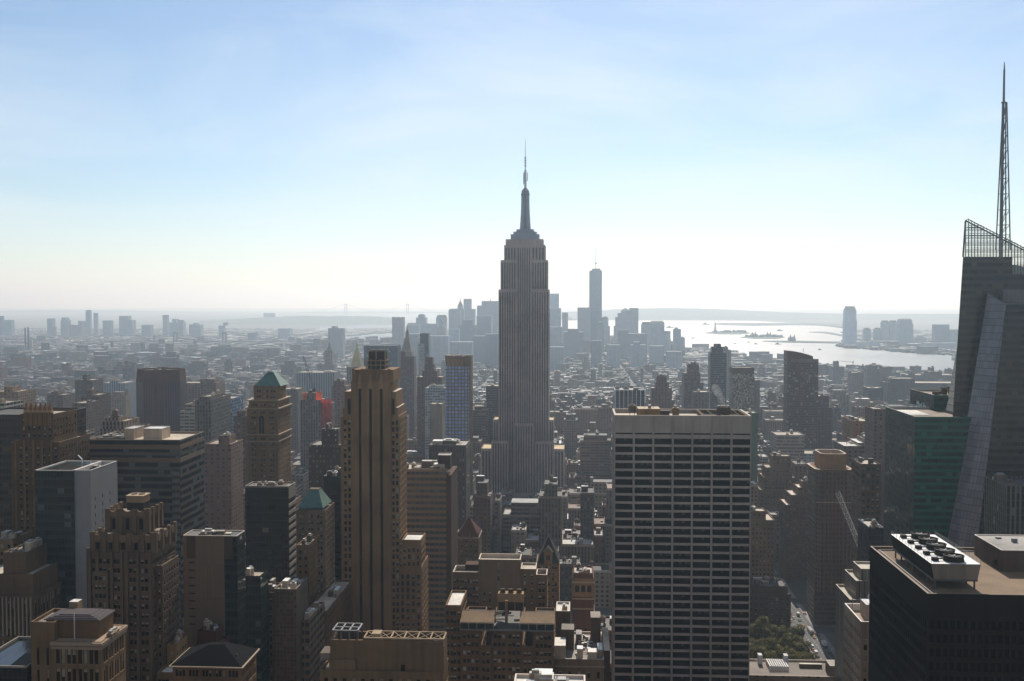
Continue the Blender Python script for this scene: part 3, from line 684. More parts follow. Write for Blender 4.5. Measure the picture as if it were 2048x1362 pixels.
# ---- green glass office tower with lettering
def green_tower():
    t = T('green_glass_tower', 'green glass office tower in two steps with white lettering near its top', 'office tower', (P(1850, 833, 640)[0], 640, 0))
    X0, _, Z0 = P(1830, 833, 640); Xe = P(2010, 833, 640)[0]; Zl = Z0
    def blk(name, x0, x1, y0, y1, z0, z1):
        m = MB(); m.col = (.03, .10, .08)
        m.face([(x0, y0, z0), (x1, y0, z0), (x1, y0, z1), (x0, y0, z1)], 0); m.face([(x0, y1, z0), (x0, y0, z0), (x0, y0, z1), (x0, y1, z1)], 1); m.face([(x1, y0, z0), (x1, y1, z0), (x1, y1, z1), (x1, y0, z1)], 1); m.face([(x1, y1, z0), (x0, y1, z0), (x0, y1, z1), (x1, y1, z1)], 1)
        m.parapet(x0, x1, y0, y1, z1-1.6, z1, .5, 2, (.4, .42, .4))
        o = t.part(name, m, ['green_curtain', 'green_side', 'trim_attr']); r = MB(); r.face([(x0+.5, y0+.5, z1-1.6), (x1-.5, y0+.5, z1-1.6), (x1-.5, y1-.5, z1-1.6), (x0+.5, y1-.5, z1-1.6)], 0, (.17, .11, .07)); t.part('roof', r, 'roof_attr', o); return o
    o = blk('lower_block', X0, Xe, 640, 700, 0, Zl); rr = random.Random(4)
    m = MB(); m.box(X0+4, X0+16, 662, 690, Zl-1.59, Zl-1.2, 0, None, (.62, .58, .5)); t.part('skylight', m, 'roof_attr', o)
    X1, _, Zu = P(1868, 790, 692); o2 = blk('upper_block', X1, X1+70, 692, 740, Zl-1.5, Zu)
    for k in range(9):
        m = MB(); a = X1+6+k*3.4; y = 705+rr.uniform(0, 20); h = rr.uniform(1.5, 5); m.box(a, a+2.6, y, y+4, Zu-1.5, Zu-1.5+h, 0, None, rr.choice([(.14, .10, .075), (.10, .085, .07), (.3, .25, .2)])); m.bar((a, y, Zu-1), (a+2.5, y+4, Zu+h), .25, 0, (.3, .22, .15)); t.part('roof_plant', m, 'plain_attr', o2)
    cu = bpy.data.curves.new('sign', 'FONT'); cu.body = 'MetLife'; cu.size = 6.2; cu.extrude = .12; cu.align_x = 'CENTER'
    ob = bpy.data.objects.new('tmp', cu); COL.objects.link(ob); dg = bpy.context.evaluated_depsgraph_get(); me = bpy.data.meshes.new_from_object(ob.evaluated_get(dg)); bpy.data.objects.remove(ob)
    me.materials.clear(); me.materials.append(MATS['white_sign']); s_ = bpy.data.objects.new('lettering', me); COL.objects.link(s_); s_.parent = t.o
    q = P(1846, 805, 718); s_.location = (X1-.25-t.loc[0], 716-t.loc[1], q[2]-3.6); s_.rotation_euler = (math.pi/2, 0, -math.pi/2)
    taken(X0, Xe, 640, 745)
curtain('green_curtain', (.004, .03, .018), (.012, .055, .038), 1.5, 3.95, .12, .2, band=(.006, .10, .055), bandh=.42, pblind=.06, blind=(.02, .11, .07), rough=.1, var=.9)
curtain('green_side', (.006, .022, .017), (.010, .028, .022), 1.5, 3.95, .1, .2, pblind=.02, blind=(.03, .05, .035), rough=.05, var=.3)
plain('white_sign', (.75, .75, .73), .5, .05)
green_tower()

# ---- black tower with the cooling plant on its roof
def black_tower():
    D = 300; X0, _, Z = P(1855, 1187, D); X1 = X0+62; Yb = 358; t = T('black_tower', 'black office tower with brown gravel roof carrying a five-fan cooling plant', 'office tower', (X0+20, D, 0))
    xs = lambda wd: even(wd, round(wd/1.9), .62, .4); m = MB(); m.col = (.022, .02, .02); zs = storeys(max(2, zat(1440, D)), Z-7, 3.9, .62)
    punched(m, t.panes, (X0, D), (1, 0), (0, -1), X1-X0, 0, Z, xs(X1-X0), zs, .4, pane='plain'); punched(m, t.panes, (X0, Yb), (0, -1), (-1, 0), Yb-D, 0, Z, xs(Yb-D), zs, .4, pane='plain')
    m.face([(X1, D, 0), (X1, Yb, 0), (X1, Yb, Z), (X1, D, Z)]); m.face([(X1, Yb, 0), (X0, Yb, 0), (X0, Yb, Z), (X1, Yb, Z)])
    m.parapet(X0, X1, D, Yb, Z-1.0, Z, .55, 1, (.17, .12, .085)); w_ = t.part('wall', m, ['plain_attr', 'trim_attr'])
    r = MB(); r.face([(X0+.55, D+.55, Z-1), (X1-.55, D+.55, Z-1), (X1-.55, Yb-.55, Z-1), (X0+.55, Yb-.55, Z-1)]); roof = t.part('roof', r, 'gravel'); zr = Z-1
    m = MB(); m.box(X0+2.2, X0+2.5, D+1.2, Yb-2, zr, zr+.35); m.box(X0+2.6, X1-2, Yb-2.4, Yb-2.1, zr, zr+.35); m.box(X0+1.2, X0+1.45, D+1.2, Yb-2, zr, zr+.3); t.part('window_cleaning_track', m, 'steel', roof)
    # penthouse
    px0, _, pz = P(2003, 1102, 330); xr = X1-2
    m = MB(); m.col = (.15, .135, .125); m.box(px0, xr, 330, 352, zr, pz, 0, 1, None, (.27, .24, .21)); m.parapet(px0-.1, xr, 329.9, 352.1, pz, pz+.3, .4, 2, (.6, .56, .52)); ph = t.part('penthouse', m, ['plain_attr', 'roof_attr', 'trim_attr'], roof)
    for a, b, c in ((8, 12, 1.2), (12, 9, .7), (16, 12, .6), (5, 17, .5)):
        m = MB(); m.box(px0+a, px0+a+1.6, 330+b, 331+b, pz+.02, pz+c); t.part('vent', m, 'steel', ph)
    m = MB(); m.box(px0-.6, px0-.003, 333, 334.5, pz-5, pz-3.8, 0, None, (.05, .05, .05)); t.part('wall_vent', m, 'plain_attr', ph)
    # flared cooling plant on legs
    c0 = P(1862, 1130, 308)[0]; c1 = P(1962, 1130, 308)[0]; y0, y1 = 308, 347; zt = P(1910, 1128, 308)[2]; zbt = P(1910, 1159, 308)[2]
    m = MB(); e = .9
    bot = [(c0+e, y0, zbt), (c1-e, y0, zbt), (c1-e, y1, zbt), (c0+e, y1, zbt)]; top = [(c0, y0, zt), (c1, y0, zt), (c1, y1, zt), (c0, y1, zt)]
    m.face([bot[0], bot[1], top[1], top[0]], 1, (.30, .29, .28)); m.face([bot[1], bot[2], top[2], top[1]], 0, (.03, .03, .03)); m.face([bot[2], bot[3], top[3], top[2]], 1, (.3, .29, .28)); m.face([bot[3], bot[0], top[0], top[3]], 0, (.03, .03, .03)); m.face(top, 2); m.face(bot[::-1], 0)
    ct = t.part('cooling_plant', m, ['plain_attr', 'plain_attr', 'white_metal'], roof)
    for k in range(5):
        y = y0+4.2+k*7.4; f = MB(); cx = (c0+c1)/2+.8
        f.lathe(cx, y, [(2.95, zt), (2.75, zt+.8), (2.95, zt+1.6), (2.7, zt+1.6), (2.55, zt+.5), (.05, zt+.5)], 24, 0, (.05, .048, .045))
        for j in range(4):
            a = j*math.pi/4+.3; f.bar((cx-math.cos(a)*2.6, y-math.sin(a)*2.6, zt+1.2), (cx+math.cos(a)*2.6, y+math.sin(a)*2.6, zt+1.2), .22, 1, (.4, .33, .2))
        f.lathe(cx, y, [(.5, zt+1.0), (.5, zt+1.5), (.05, zt+1.5)], 10, 1, (.4, .33, .2))
        f.box(c0+1.5, c0+3.2, y-1.2, y+.4, zt, zt+1.0, 0, None, (.06, .055, .06)); f.bar((c0+3.2, y-.4, zt+.6), (cx-2.7, y-.2, zt+.6), .35, 0, (.2, .18, .16))
        t.part('fan', f, ['plain_attr', 'steel'], ct)
    f = MB()
    for X in (c0+.08, c1-.08):
        for z in (.6, 1.1): f.bar((X, y0, zt+z), (X, y1, zt+z), .06)
        for k in range(14): f.bar((X, y0+k*3, zt), (X, y0+k*3, zt+1.1), .06)
    t.part('handrail', f, 'steel', ct)
    f = MB()
    for k in range(7):
        for X in (c0+1.4, c1-1.4): f.box(X-.2, X+.2, y0+.8+k*6.2, y0+1.2+k*6.2, zr, zbt-.5)
    f.box(c0+.7, c1-.7, y0+.3, y1-.3, zbt-.6, zbt-.02, 0, None); t.part('support_frame', f, 'lead', ct)
    taken(X0, X1, D, Yb); finish(t, ('glass_dark', 'blind'), 90)
black_tower()
# ------------------------------------------------------------------ the other near towers
W2 = dict(fl=3.6, hf=.5, bay=5.2, k=2, ww=1.25, gap=.35, margin=.8)
W3 = dict(fl=3.5, hf=.5, bay=6.5, k=3, ww=1.15, gap=.35, margin=.8)
W1 = dict(fl=3.6, hf=.52, bay=3.3, wf=.46)
WB = dict(fl=3.8, hf=.5, bay=9.0, wf=.93, pane='plain')
def at_(px, py, D): return P(px, py, D)

plain('roof_lead', (.075, .058, .055), .85, .2, spec=.15); plain('roof_slate', (.007, .006, .006), .95, .3, spec=.05)
curtain('teal_curtain', (.010, .017, .016), (.03, .033, .03), 1.6, 3.9, .1, .2, band=(.025, .03, .027), bandh=.35, pblind=.06, blind=(.07, .085, .075), rough=.05, var=.5)
curtain('bronze_curtain', (.010, .012, .014), (.055, .037, .022), 1.6, 3.9, .12, .2, band=(.125, .10, .075), bandh=.42, pblind=.14, blind=(.10, .11, .10), rough=.08)
curtain('black_curtain', (.010, .010, .011), (.02, .018, .017), 1.6, 3.8, .1, .2, band=(.016, .015, .014), bandh=.4, pblind=.03, blind=(.12, .1, .07), rough=.1)
curtain('brown_curtain', (.03, .022, .016), (.07, .045, .03), 1.6, 3.9, .12, .2, band=(.05, .033, .022), bandh=.4, pblind=.1, blind=(.1, .06, .03), rough=.12)
facade('white_panel', 3.0, 4.0, .985, .985, glass=(.23, .205, .185), blind=(.25, .225, .205), pblind=1.0, wall=(.19, .17, .155), rough=.45, grough=.4)
facade('beige_panel', 1.6, 14.0, .95, .99, glass=(.15, .105, .065), blind=(.165, .115, .07), pblind=1.0, wall=(.10, .075, .05), rough=.5, grough=.45)
facade('scaffold_net', 1.6, 1.9, .86, .84, glass=(.06, .038, .02), blind=(.13, .085, .048), pblind=.5, wall=(.14, .092, .055), rough=.6, grough=.5, amt=.35)

facade('blind_bay', 1.9, 3.9, .85, .55, glass=(.13, .13, .125), blind=(.16, .16, .15), pblind=.8, wall=(.045, .035, .025), grough=.4)
facade('lit_wall', 2.5, 3.7, .42, .42, glass=(.05, .05, .05), blind=(.30, .27, .22), pblind=.7)
facade('ribbon_wall', 3.1, 3.9, .93, .5, glass=(.035, .045, .042), blind=(.10, .105, .09), pblind=.4, grough=.06)
facade('rib_wall', 2.4, 3.8, .45, .55, glass=(.04, .04, .042), pblind=.3, spandrel=(.055, .042, .035))
plain('blind_white', (.42, .36, .28), .8, .2)
facade('stair_strip', 10, 3.5, .99, .6, glass=(.03, .028, .025), pblind=.5, wall=(.2, .15, .1))
facade('pier_brown', 1.8, 3.6, .55, .5, glass=(.02, .018, .016), pblind=.2, blind=(.12, .08, .05), spandrel=(.10, .06, .034))
facade('flute_wall', 2.2, 40, .3, .99, glass=(.05, .06, .06), blind=(.25, .27, .25), pblind=.5)
facade('pier_edge', 2.4, 3.8, .6, .95, glass=(.012, .012, .012), pblind=.05, wall=(.15, .12, .09))

# -- far side of the picture's edge: dark slab and the pinnacled tower before it
stepped('dark_slab', 'dark bronze glass slab behind the brown tower with pinnacles', 'office tower', 560, [(-60, 104, 829, 40)], 'brown_curtain', DKBROWN, roofn=0, rcol=(.06, .05, .04))
def pinnacled():
    D = 520; t = stepped('pinnacled_tower', 'brown brick tower crowned with a row of pointed gilded pinnacles', 'skyscraper', D, [(22, 118, 884, 34), (40, 106, 828, 26, 3)], 'plain_attr', (.13, .088, .054), dict(fl=3.6, hf=.55, bay=3.1, wf=.42), roofn=0, each=60)
    zz = lambda y: zat(y, D, 70); x = lambda px: P(px, 850, D)[0]
    for px in (47, 56.5, 66, 75.5, 85, 94.5):
        m = MB(); X = x(px); w_ = 1.05; m.box(X-w_, X+w_, D+2.2, D+4.4, zz(852), zz(826), 0, None, (.22, .14, .08)); m.frustum((X-w_*1.25, X+w_*1.25, D+1.9, D+4.7), zz(826), (X-w_*.8, X+w_*.8, D+2.4, D+4.2), zz(821), 0, (.4, .3, .2)); m.pyramid((X-w_*.95, X+w_*.95, D+2.3, D+4.3), zz(821), (X, D+3.3, zz(804)), 0, (.26, .14, .08)); t.part('pinnacle', m, 'plain_attr')
    for k in range(5):
        m = MB(); X0 = x(28+k*18); m.box(X0, X0+1.2, D-.5, D-.003, 0, zz(880), 0, None, (.2, .125, .07)); t.part('pier', m, 'plain_attr')
pinnacled()
def glass_white():
    D = 480; t = T('white_panel_tower', 'slim tower of dark glass joined to a blank white panelled shaft, open roof', 'office tower', (P(140, 942, D)[0], D, 0))
    X0, Xm, Z = span(70, 135, 942, D); X2 = P(146, 942, D)[0]; X1 = P(179, 942, D)[0]; dep = 30
    m = MB(); m.box(X0, X2-.01, D, D+dep, 0, Z-.01); t.part('glass_volume', m, 'teal_curtain')
    m = MB(); zl = max(2, zat(1420, D)); m.col = (.42, .40, .38)
    m.face([(X2, D+1, 0), (X1, D+1, 0), (X1, D+1, Z), (X2, D+1, Z)])
    zs = [z for z in storeys(zl, Z-12, 3.9, .5)]
    punched(m, t.panes, (X1, D+1), (0, 1), (1, 0), dep-1, 0, Z, [(4, 4.9), (12, 12.9), (20, 20.9)], zs, .3, pane='plain')
    m.face([(X1, D+dep, 0), (X2, D+dep, 0), (X2, D+dep, Z), (X1, D+dep, Z)]); t.part('white_shaft', m, 'white_panel')
    m = MB(); m.parapet(X0-.1, X2, D-.1, D+dep+.1, Z-3.5, Z+.4, .6, 0, (.6, .58, .55)); m.parapet(X2, X1+.1, D+.9, D+dep+.1, Z-3.5, Z+.4, .6, 0, (.6, .58, .55)); t.part('parapet', m, 'trim_attr')
    m = MB(); m.face([(X0, D, Z-3.4), (X1, D+1.1, Z-3.4), (X1, D+dep, Z-3.4), (X0, D+dep, Z-3.4)], 0, (.03, .027, .025)); r = t.part('roof', m, 'roof_attr'); rooftop(t, X0+1, X1-2, D+8, D+dep-2, Z-3.4, 5, r, random.Random(2), 2.6, (.09, .08, .07))
    m = MB(); q = P(164, 928, D+24); m.bar((q[0], D+24, Z-3), (q[0], D+24, Z+2), .5); m.bar((q[0], D+24, Z+2), (q[0]-2, D+24, Z+4), .4); t.part('roof_davit', m, 'white_metal', r)
    taken(X0, X1, D, D+dep); finish(t, ('glass_dark', 'blind'), 30)
glass_white()
def bronze_block():
    D = 560; t = stepped('bronze_glass_block', 'wide bronze banded glass block with two white boxes on a pale roof', 'office tower', D, [(175, 360, 879, 37)], 'bronze_curtain', BROWN, roofn=0, rcol=(.45, .36, .26), par=1.2, tcol=(.25, .19, .13))
    x0, x1, y0, y1, z = t.top
    def bx(nm, a, b, ya, yb, h, c): m = MB(); A, Bx = P(a, 875, D+ya)[0], P(b, 875, D+ya)[0]; m.box(A, Bx, D+ya, D+yb, z, z+h-.3, 0, 1, c); m.parapet(A-.1, Bx+.1, D+ya-.1, D+yb+.1, z+h-.3, z+h, .4, 1, tuple(min(.7, v*1.2) for v in c)); t.part(nm, m, ['plain_attr', 'roof_attr'])
    bx('penthouse', 287, 324, 10, 22, 6, (.52, .49, .45)); bx('stair_bulkhead', 249, 268, 10, 24, 6, (.5, .47, .43))
    m = MB(); m.box(x0+1, P(247, 870, D+8)[0], D+8, D+30, z+.02, z+.8, 0, None, (.05, .045, .04)); t.part('plant_deck', m, 'roof_attr')
    rooftop(t, x0+2, x0+16, D+8, D+30, z+.8, 5, None, random.Random(9), 1.4, (.3, .28, .25))
    for k in range(2):
        m = MB(); m.box(x0-.15, x1+.15, D-.15, D+37.15, z-4-k*7, z-1.6-k*7, 0, None, (.17, .11, .06)); t.part('spandrel_band', m, 'trim_attr')
    m = MB(); m.face([(P(345, 1000, D)[0], D-.06, 20), (x1-.4, D-.06, 20), (x1-.4, D-.06, z-14), (P(345, 1000, D)[0], D-.06, z-14)]); t.part('blind_bay', m, 'blind_bay')
bronze_block()
def scalloped():
    D = 395; col = (.145, .115, .09); t = T('scalloped_tower', 'brown art deco tower with scalloped crown and round shields over tall windows', 'skyscraper', (P(250, 1062, D)[0], D, 0))
    x = lambda px: P(px, 1060, D)[0]; zz = lambda y: zat(y, D, 250); zlo = max(2, zat(1420, D))
    wl = dict(fl=3.45, hf=.5, bay=3.6, k=2, ww=1.25, gap=.3, margin=.5, zlo=zlo)
    mass(t, 'flank', x(167), x(190), D+2, D+16, 0, zz(1100), 'plain_attr', col, dict(wl, bay=2.6, k=1, wf=.5))
    # main body
    xs = [(x(a)-x(181), x(a+6.4)-x(181)) for a in (182.5, 197, 204.6, 212.2, 226, 233.6, 257, 264.8, 280.5, 288.3)]
    mass(t, 'shaft', x(181), x(304), D, D+24, 0, zz(1105), 'plain_attr', col, dict(wl, xs=xs))
    mass(t, 'annex', x(304), x(318), D+3, D+20, 0, zz(1134), 'plain_attr', col, dict(wl, bay=3, k=1, wf=.5))
    mass(t, 'bay_front', x(187), x(217), D-1.4, D-.003, 0, zz(1142), 'plain_attr', (.155, .122, .094), dict(wl, xs=[(x(a)-x(187), x(a+6)-x(187)) for a in (191, 199, 207)]), roofpart=False, par=0)
    for a in (176, 192, 220, 240, 250, 272, 297):
        m = MB(); m.box(x(a), x(a)+1.1, D-.7, D-.003, 0, zz(1103), 0, None, (.165, .13, .10)); t.part('pier', m, 'plain_attr')
    def tier(name, a, b, y0, y1, front, back, k, hw, shield):
        m = MB(); m.col = col; X0, X1 = x(a), x(b); z0, Z = zz(y0), zz(y1); p = (X1-X0)/k
        xs = [(p*(i+.5)-hw, p*(i+.5)+hw) for i in range(k)]; zs = [(z0+1.2, z0+(Z-z0)*.62)]
        punched(m, t.panes, (X0, D+front), (1, 0), (0, -1), X1-X0, z0, Z-.8, xs, zs, .8, pane='plain')
        kk = 3; pp = (back-front)/kk; xr = [(pp*(i+.5)-hw, pp*(i+.5)+hw) for i in range(kk)]
        punched(m, t.panes, (X1, D+front), (0, 1), (1, 0), back-front, z0, Z-.8, xr, zs, .8, pane='plain'); punched(m, t.panes, (X0, D+back), (0, -1), (-1, 0), back-front, z0, Z-.8, xr, zs, .8, pane='plain')
        m.face([(X1, D+back, z0), (X0, D+back, z0), (X0, D+back, Z-.8), (X1, D+back, Z-.8)])
        o = t.part(name, m, 'plain_attr'); r = MB(); r.face([(X0, D+front, Z-2), (X1, D+front, Z-2), (X1, D+back, Z-2), (X0, D+back, Z-2)], 0, (.26, .2, .14)); t.part('roof', r, 'roof_attr', o)
        def scal(p0, u, nn, wd, n):                      # scalloped rim: piers rise, bays dip
            q = wd/n
            for i in range(n+1):
                c = min(max(q*i, .7), wd-.7); f = MB(); A = (p0[0]+u[0]*c, p0[1]+u[1]*c)
                f.col = (.17, .135, .105); f.prism([(A[0]-u[0]*.9+nn[0]*.5, A[1]-u[1]*.9+nn[1]*.5), (A[0]+u[0]*.9+nn[0]*.5, A[1]+u[1]*.9+nn[1]*.5), (A[0]+u[0]*.9-nn[0]*.6, A[1]+u[1]*.9-nn[1]*.6), (A[0]-u[0]*.9-nn[0]*.6, A[1]-u[1]*.9-nn[1]*.6)], z0, Z+.5)
                t.part('pier', f, 'plain_attr', o)
            for i in range(n):
                f = MB(); f.col = (.22, .17, .13); N_ = 8; c0 = q*i+.9; wq = q-1.8
                for j in range(N_):
                    s0, s1 = j/N_, (j+1)/N_; d0, d1 = (-.9*math.sin(math.pi*s) for s in (s0, s1))
                    A = [(p0[0]+u[0]*(c0+wq*s)+nn[0]*e, p0[1]+u[1]*(c0+wq*s)+nn[1]*e) for s, e in ((s0, .2), (s1, .2), (s1, -.5), (s0, -.5))]
                    lo = Z-2.4; dd = (d0, d1, d1, d0)
                    f.loft([(*A[i_], lo) for i_ in range(4)], [(*A[i_], Z+.2+dd[i_]) for i_ in range(4)])
                t.part('scalloped_rim', f, 'plain_attr', o)
                if shield:
                    f = MB(); c = q*(i+.5); A = (p0[0]+u[0]*c, p0[1]+u[1]*c); R_ = 1.55; zc = Z-2.0
                    ring = [(A[0]+u[0]*R_*math.cos(a)+nn[0]*.45, A[1]+u[1]*R_*math.cos(a)+nn[1]*.45, zc+R_*math.sin(a)) for a in np.linspace(0, 2*math.pi, 18, endpoint=False)]
                    back_ = [(p_[0]-nn[0]*.5, p_[1]-nn[1]*.5, p_[2]) for p_ in ring]; f.loft(back_, ring, 0, (.215, .165, .125)); t.part('shield', f, 'plain_attr', o)
        scal((X0, D+front), (1, 0), (0, -1), X1-X0, k); scal((X1, D+front), (0, 1), (1, 0), back-front, 3); scal((X0, D+back), (0, -1), (-1, 0), back-front, 3)
    tier('lower_crown', 180, 308, 1107, 1068, 1, 22, 5, .75, True)
    tier('upper_crown', 204, 288, 1070, 1024, 4, 18, 3, .75, False)
    m = MB(); A, Bx = x(235), x(268); m.box(A, Bx, D+9, D+15, zz(1030), zz(1014), 0, None, (.05, .045, .04)); m.box(A-.2, Bx+.2, D+8.8, D+15.2, zz(1014), zz(1001), 0, None, (.31, .24, .18)); m.box(A-.4, Bx+.4, D+8.6, D+15.4, zz(1001), zz(999.5), 0, None, (.5, .45, .4))
    for k in range(2): m.lathe(A+(Bx-A)*(.27+.46*k), D+12, [(1.2, zz(999.5)), (1.2, zz(997)), (.9, zz(998))], 14, 0, (.35, .3, .25))
    t.part('cooling_tower', m, 'plain_attr'); taken(x(166), x(340), D-2, D+26)
    mass(t, 'low_wing', x(318), x(352), D-4, D+12, 0, zz(1336), 'plain_attr', (.23, .175, .12), dict(wl, bay=4, k=2), rcol=(.62, .57, .5)); finish(t, ('glass_dark', 'blind'), 95)
scalloped()
def corner_club():
    D = 330; t = T('cornice_block', 'stone block with deep cornices and a raised top storey under a stepped metal roof', 'office building', (P(140, 1230, D)[0], D, 0))
    x = lambda px: P(px, 1260, D)[0]; zz = lambda y: zat(y, D, 140); zlo = max(2, zat(1420, D)); col = (.26, .19, .125)
    wl = dict(fl=7.2, hf=.78, bay=4.4, k=2, ww=1.2, gap=.5, margin=.8, zlo=zlo)
    mass(t, 'wall', x(104), x(203), D, D+18, 0, zz(1283), 'plain_attr', col, dict(wl, top=1.2)); mass(t, 'side_wing', x(56), x(104), D+1.6, D+17, 0, zz(1248), 'plain_attr', (.235, .17, .11), dict(wl, k=1, bay=5, wf=.25, top=8), mark=False)
    m = MB(); m.box(x(102), x(206), D-.9, D+18.9, zz(1290), zz(1284), 0, None, (.33, .25, .175)); m.box(x(103), x(204), D-.5, D+18.5, zz(1298), zz(1292), 0, None, (.3, .22, .15)); t.part('cornice', m, 'trim_attr')
    mass(t, 'top_storey', x(80), x(186), D+4, D+15, zz(1284), zat(1241, D+4, 140), 'plain_attr', (.20, .135, .085), dict(wl, fl=3.4, hf=.55, k=2, ww=.95, bay=4.2, zlo=0, top=3.0), par=.3)
    m = MB(); a, b = x(78), x(188); zt = lambda y: zat(y, D+4, 140)
    for k, (e, y0, y1) in enumerate(((-.3, 1240, 1238), (.8, 1237.9, 1236), (2.2, 1235.9, 1234), (3.6, 1233.9, 1232))): m.frustum((a+e, b-e, D+3.6+e*.6, D+15.4-e*.6), zt(y0), (a+e+.3, b-e-.3, D+3.9+e*.6, D+15.1-e*.6), zt(y1), 0)
    t.part('metal_roof', m, 'roof_lead'); m = MB(); m.box(x(97), x(115), D+14, D+17.5, zz(1284), zat(1203, D+14, 105), 0, 1, (.3, .24, .18), (.5, .45, .4)); t.part('lift_tower', m, ['plain_attr', 'roof_attr'])
    m = MB(); m.bar((x(140), D+3, zz(1284)), (x(140), D+3, zz(1232)), .2); t.part('flagpole', m, 'white_metal')
    rooftop(t, x(190), x(203), D+4, D+17, zz(1283)-1, 4, None, random.Random(1), 2.0, (.3, .25, .18)); taken(x(54), x(236), D-1, D+20); finish(t, ('glass_brown', 'blind'), 80)
corner_club()
def beige():
    D = 435; t = T('beige_panel_tower', 'blank beige panelled tower with dark glass corner strips and plant on its roof', 'office tower', (P(410, 1070, D)[0], D, 0))
    x = lambda px: P(px, 1070, D)[0]; zz = lambda y: zat(y, D, 410); Z = zz(1071); dep = 11
    m = MB(); m.box(x(366), x(448), D, D+dep, 0, Z-.4); t.part('panel_wall', m, 'beige_panel')
    m = MB(); m.box(x(448), x(474), D+.4, D+dep-.3, 0, Z-.5); t.part('glass_corner', m, 'teal_curtain')
    for a, b in ((373, 391), (448.4, 465)):
        m = MB(); m.box(x(a), x(b), D-.12 if a < 400 else D+.2, D+.39 if a > 400 else D-.004, zz(1117), zz(1073), 0, None, (.085, .07, .052)); t.part('louvre', m, 'plain_attr')
    for k in range(9):
        m = MB(); m.box(x(377), x(389), D-.06, D-.003, zz(1126.5+k*15.4), zz(1124+k*15.4), 0, None, (.03, .028, .025) if k > 2 else (.16, .13, .1)); t.part('window', m, 'glass_dark')
    m = MB(); m.parapet(x(366)-.1, x(474), D-.1, D+dep+.1, Z-2.5, Z, .5, 0, (.42, .38, .32)); t.part('parapet', m, 'trim_attr')
    m = MB(); m.face([(x(366)+.3, D+.3, Z-2.4), (x(474)-.4, D+.3, Z-2.4), (x(474)-.4, D+dep-.3, Z-2.4), (x(366)+.3, D+dep-.3, Z-2.4)], 0, (.035, .03, .027)); r = t.part('roof', m, 'roof_attr')
    rooftop(t, x(380), x(466), D+1, D+dep-1, Z-2.4, 16, r, random.Random(12), 3.6); taken(x(364), x(490), D-1, D+dep)
beige()
def black_block():
    D = 525; t = T('black_glass_block', 'plain black glass block whose west side shows pale horizontal stripes', 'office tower', (P(540, 975, D)[0], D, 0))
    x = lambda px: P(px, 975, D)[0]; Z = zat(976, D, 540); X0, X1 = x(490), x(577); dep = 13
    m = MB(); m.box(X0, X1, D, D+dep, 0, Z); t.part('wall', m, 'black_curtain'); m = MB(); m.parapet(X0-.1, X1+.3, D-.1, D+dep+.1, Z+.01, Z+1.0, .5, 0, (.2, .17, .14)); t.part('parapet', m, 'trim_attr')
    r = MB(); r.face([(X0, D, Z+.3), (X1, D, Z+.3), (X1, D+dep, Z+.3), (X0, D+dep, Z+.3)], 0, (.12, .09, .07)); rf = t.part('roof', r, 'roof_attr'); rooftop(t, X0+2, X1-2, D+2, D+dep-1, Z+.3, 4, rf, random.Random(4), 1.6, (.25, .2, .16))
    m = MB(); z = Z-6
    m.box(X1+.003, X1+.35, D, D+dep, Z-5.5, Z, 0, None, (.3, .28, .26))
    while z > 5: z -= 3.8; m.box(X1+.003, X1+.35, D, D+dep, z, z+1.7, 0, None, (.34, .33, .33))
    t.part('side_stripe', m, 'plain_attr', kind='stuff'); taken(X0, X1, D, D+dep)
black_block()
def pyramid_tower():
    D = 690; t = stepped('green_pyramid_tower', 'tan brick tower with steep green copper pyramid roof and arched upper windows', 'skyscraper', D, [(494, 556, 815, 31), (498, 556, 800, 28, 1.5), (507, 556, 772, 20, 4)], 'plain_attr', (.25, .175, .10), dict(fl=3.5, hf=.48, bay=6.2, k=2, ww=1.2, gap=.5, margin=1.2), roofn=0, each=60, par=.8)
    x = lambda px: P(px, 800, D)[0]; zz = lambda y: zat(y, D, 530); a, b = x(506), x(557)
    m = MB(); m.frustum((a-.5, b+.5, D+3.5, D+25), zz(773), ((a+b)/2-1.6, (a+b)/2+1.6, D+12, D+16), zz(745), 0); t.part('copper_roof', m, 'copper_green')
    for X in (523,):                                      # the tall arched window of the front
        m = MB(); c = x(X); m.box(c-1.7, c+1.7, D-.25, D-.003, zz(866), zz(836), 0); m.face([(c+1.7*math.cos(q), D-.25, zz(836)+1.7*math.sin(q)) for q in np.linspace(0, math.pi, 10)]); w_ = t.part('arched_window', m, 'glass_dark')
        m = MB(); m.col = (.33, .24, .15)
        for q0, q1 in zip(np.linspace(0, math.pi, 9), np.linspace(0, math.pi, 9)[1:]): m.bar((c+2*math.cos(q0), D-.3, zz(836)+2*math.sin(q0)), (c+2*math.cos(q1), D-.3, zz(836)+2*math.sin(q1)), .5)
        for s_ in (-2, 2, 0): m.bar((c+s_, D-.3, zz(866)), (c+s_, D-.3, zz(836)), .35)
        t.part('window_frame', m, 'plain_attr', w_)
    for y, e in ((816, 1.0), (868, .8), (882, .6), (800, .5)):
        m = MB(); m.box(x(494)-e, x(556)+e, D-e, D+31.5+e, zz(y+2), zz(y), 0, None, (.31, .225, .14)); t.part('cornice', m, 'trim_attr')
    for k in range(6): m = MB(); X = x(496+k*11.5); m.box(X, X+.9, D+.2, D+1, zz(815), zz(811), 0, None, (.3, .2, .12)); t.part('finial', m, 'plain_attr')
pyramid_tower()
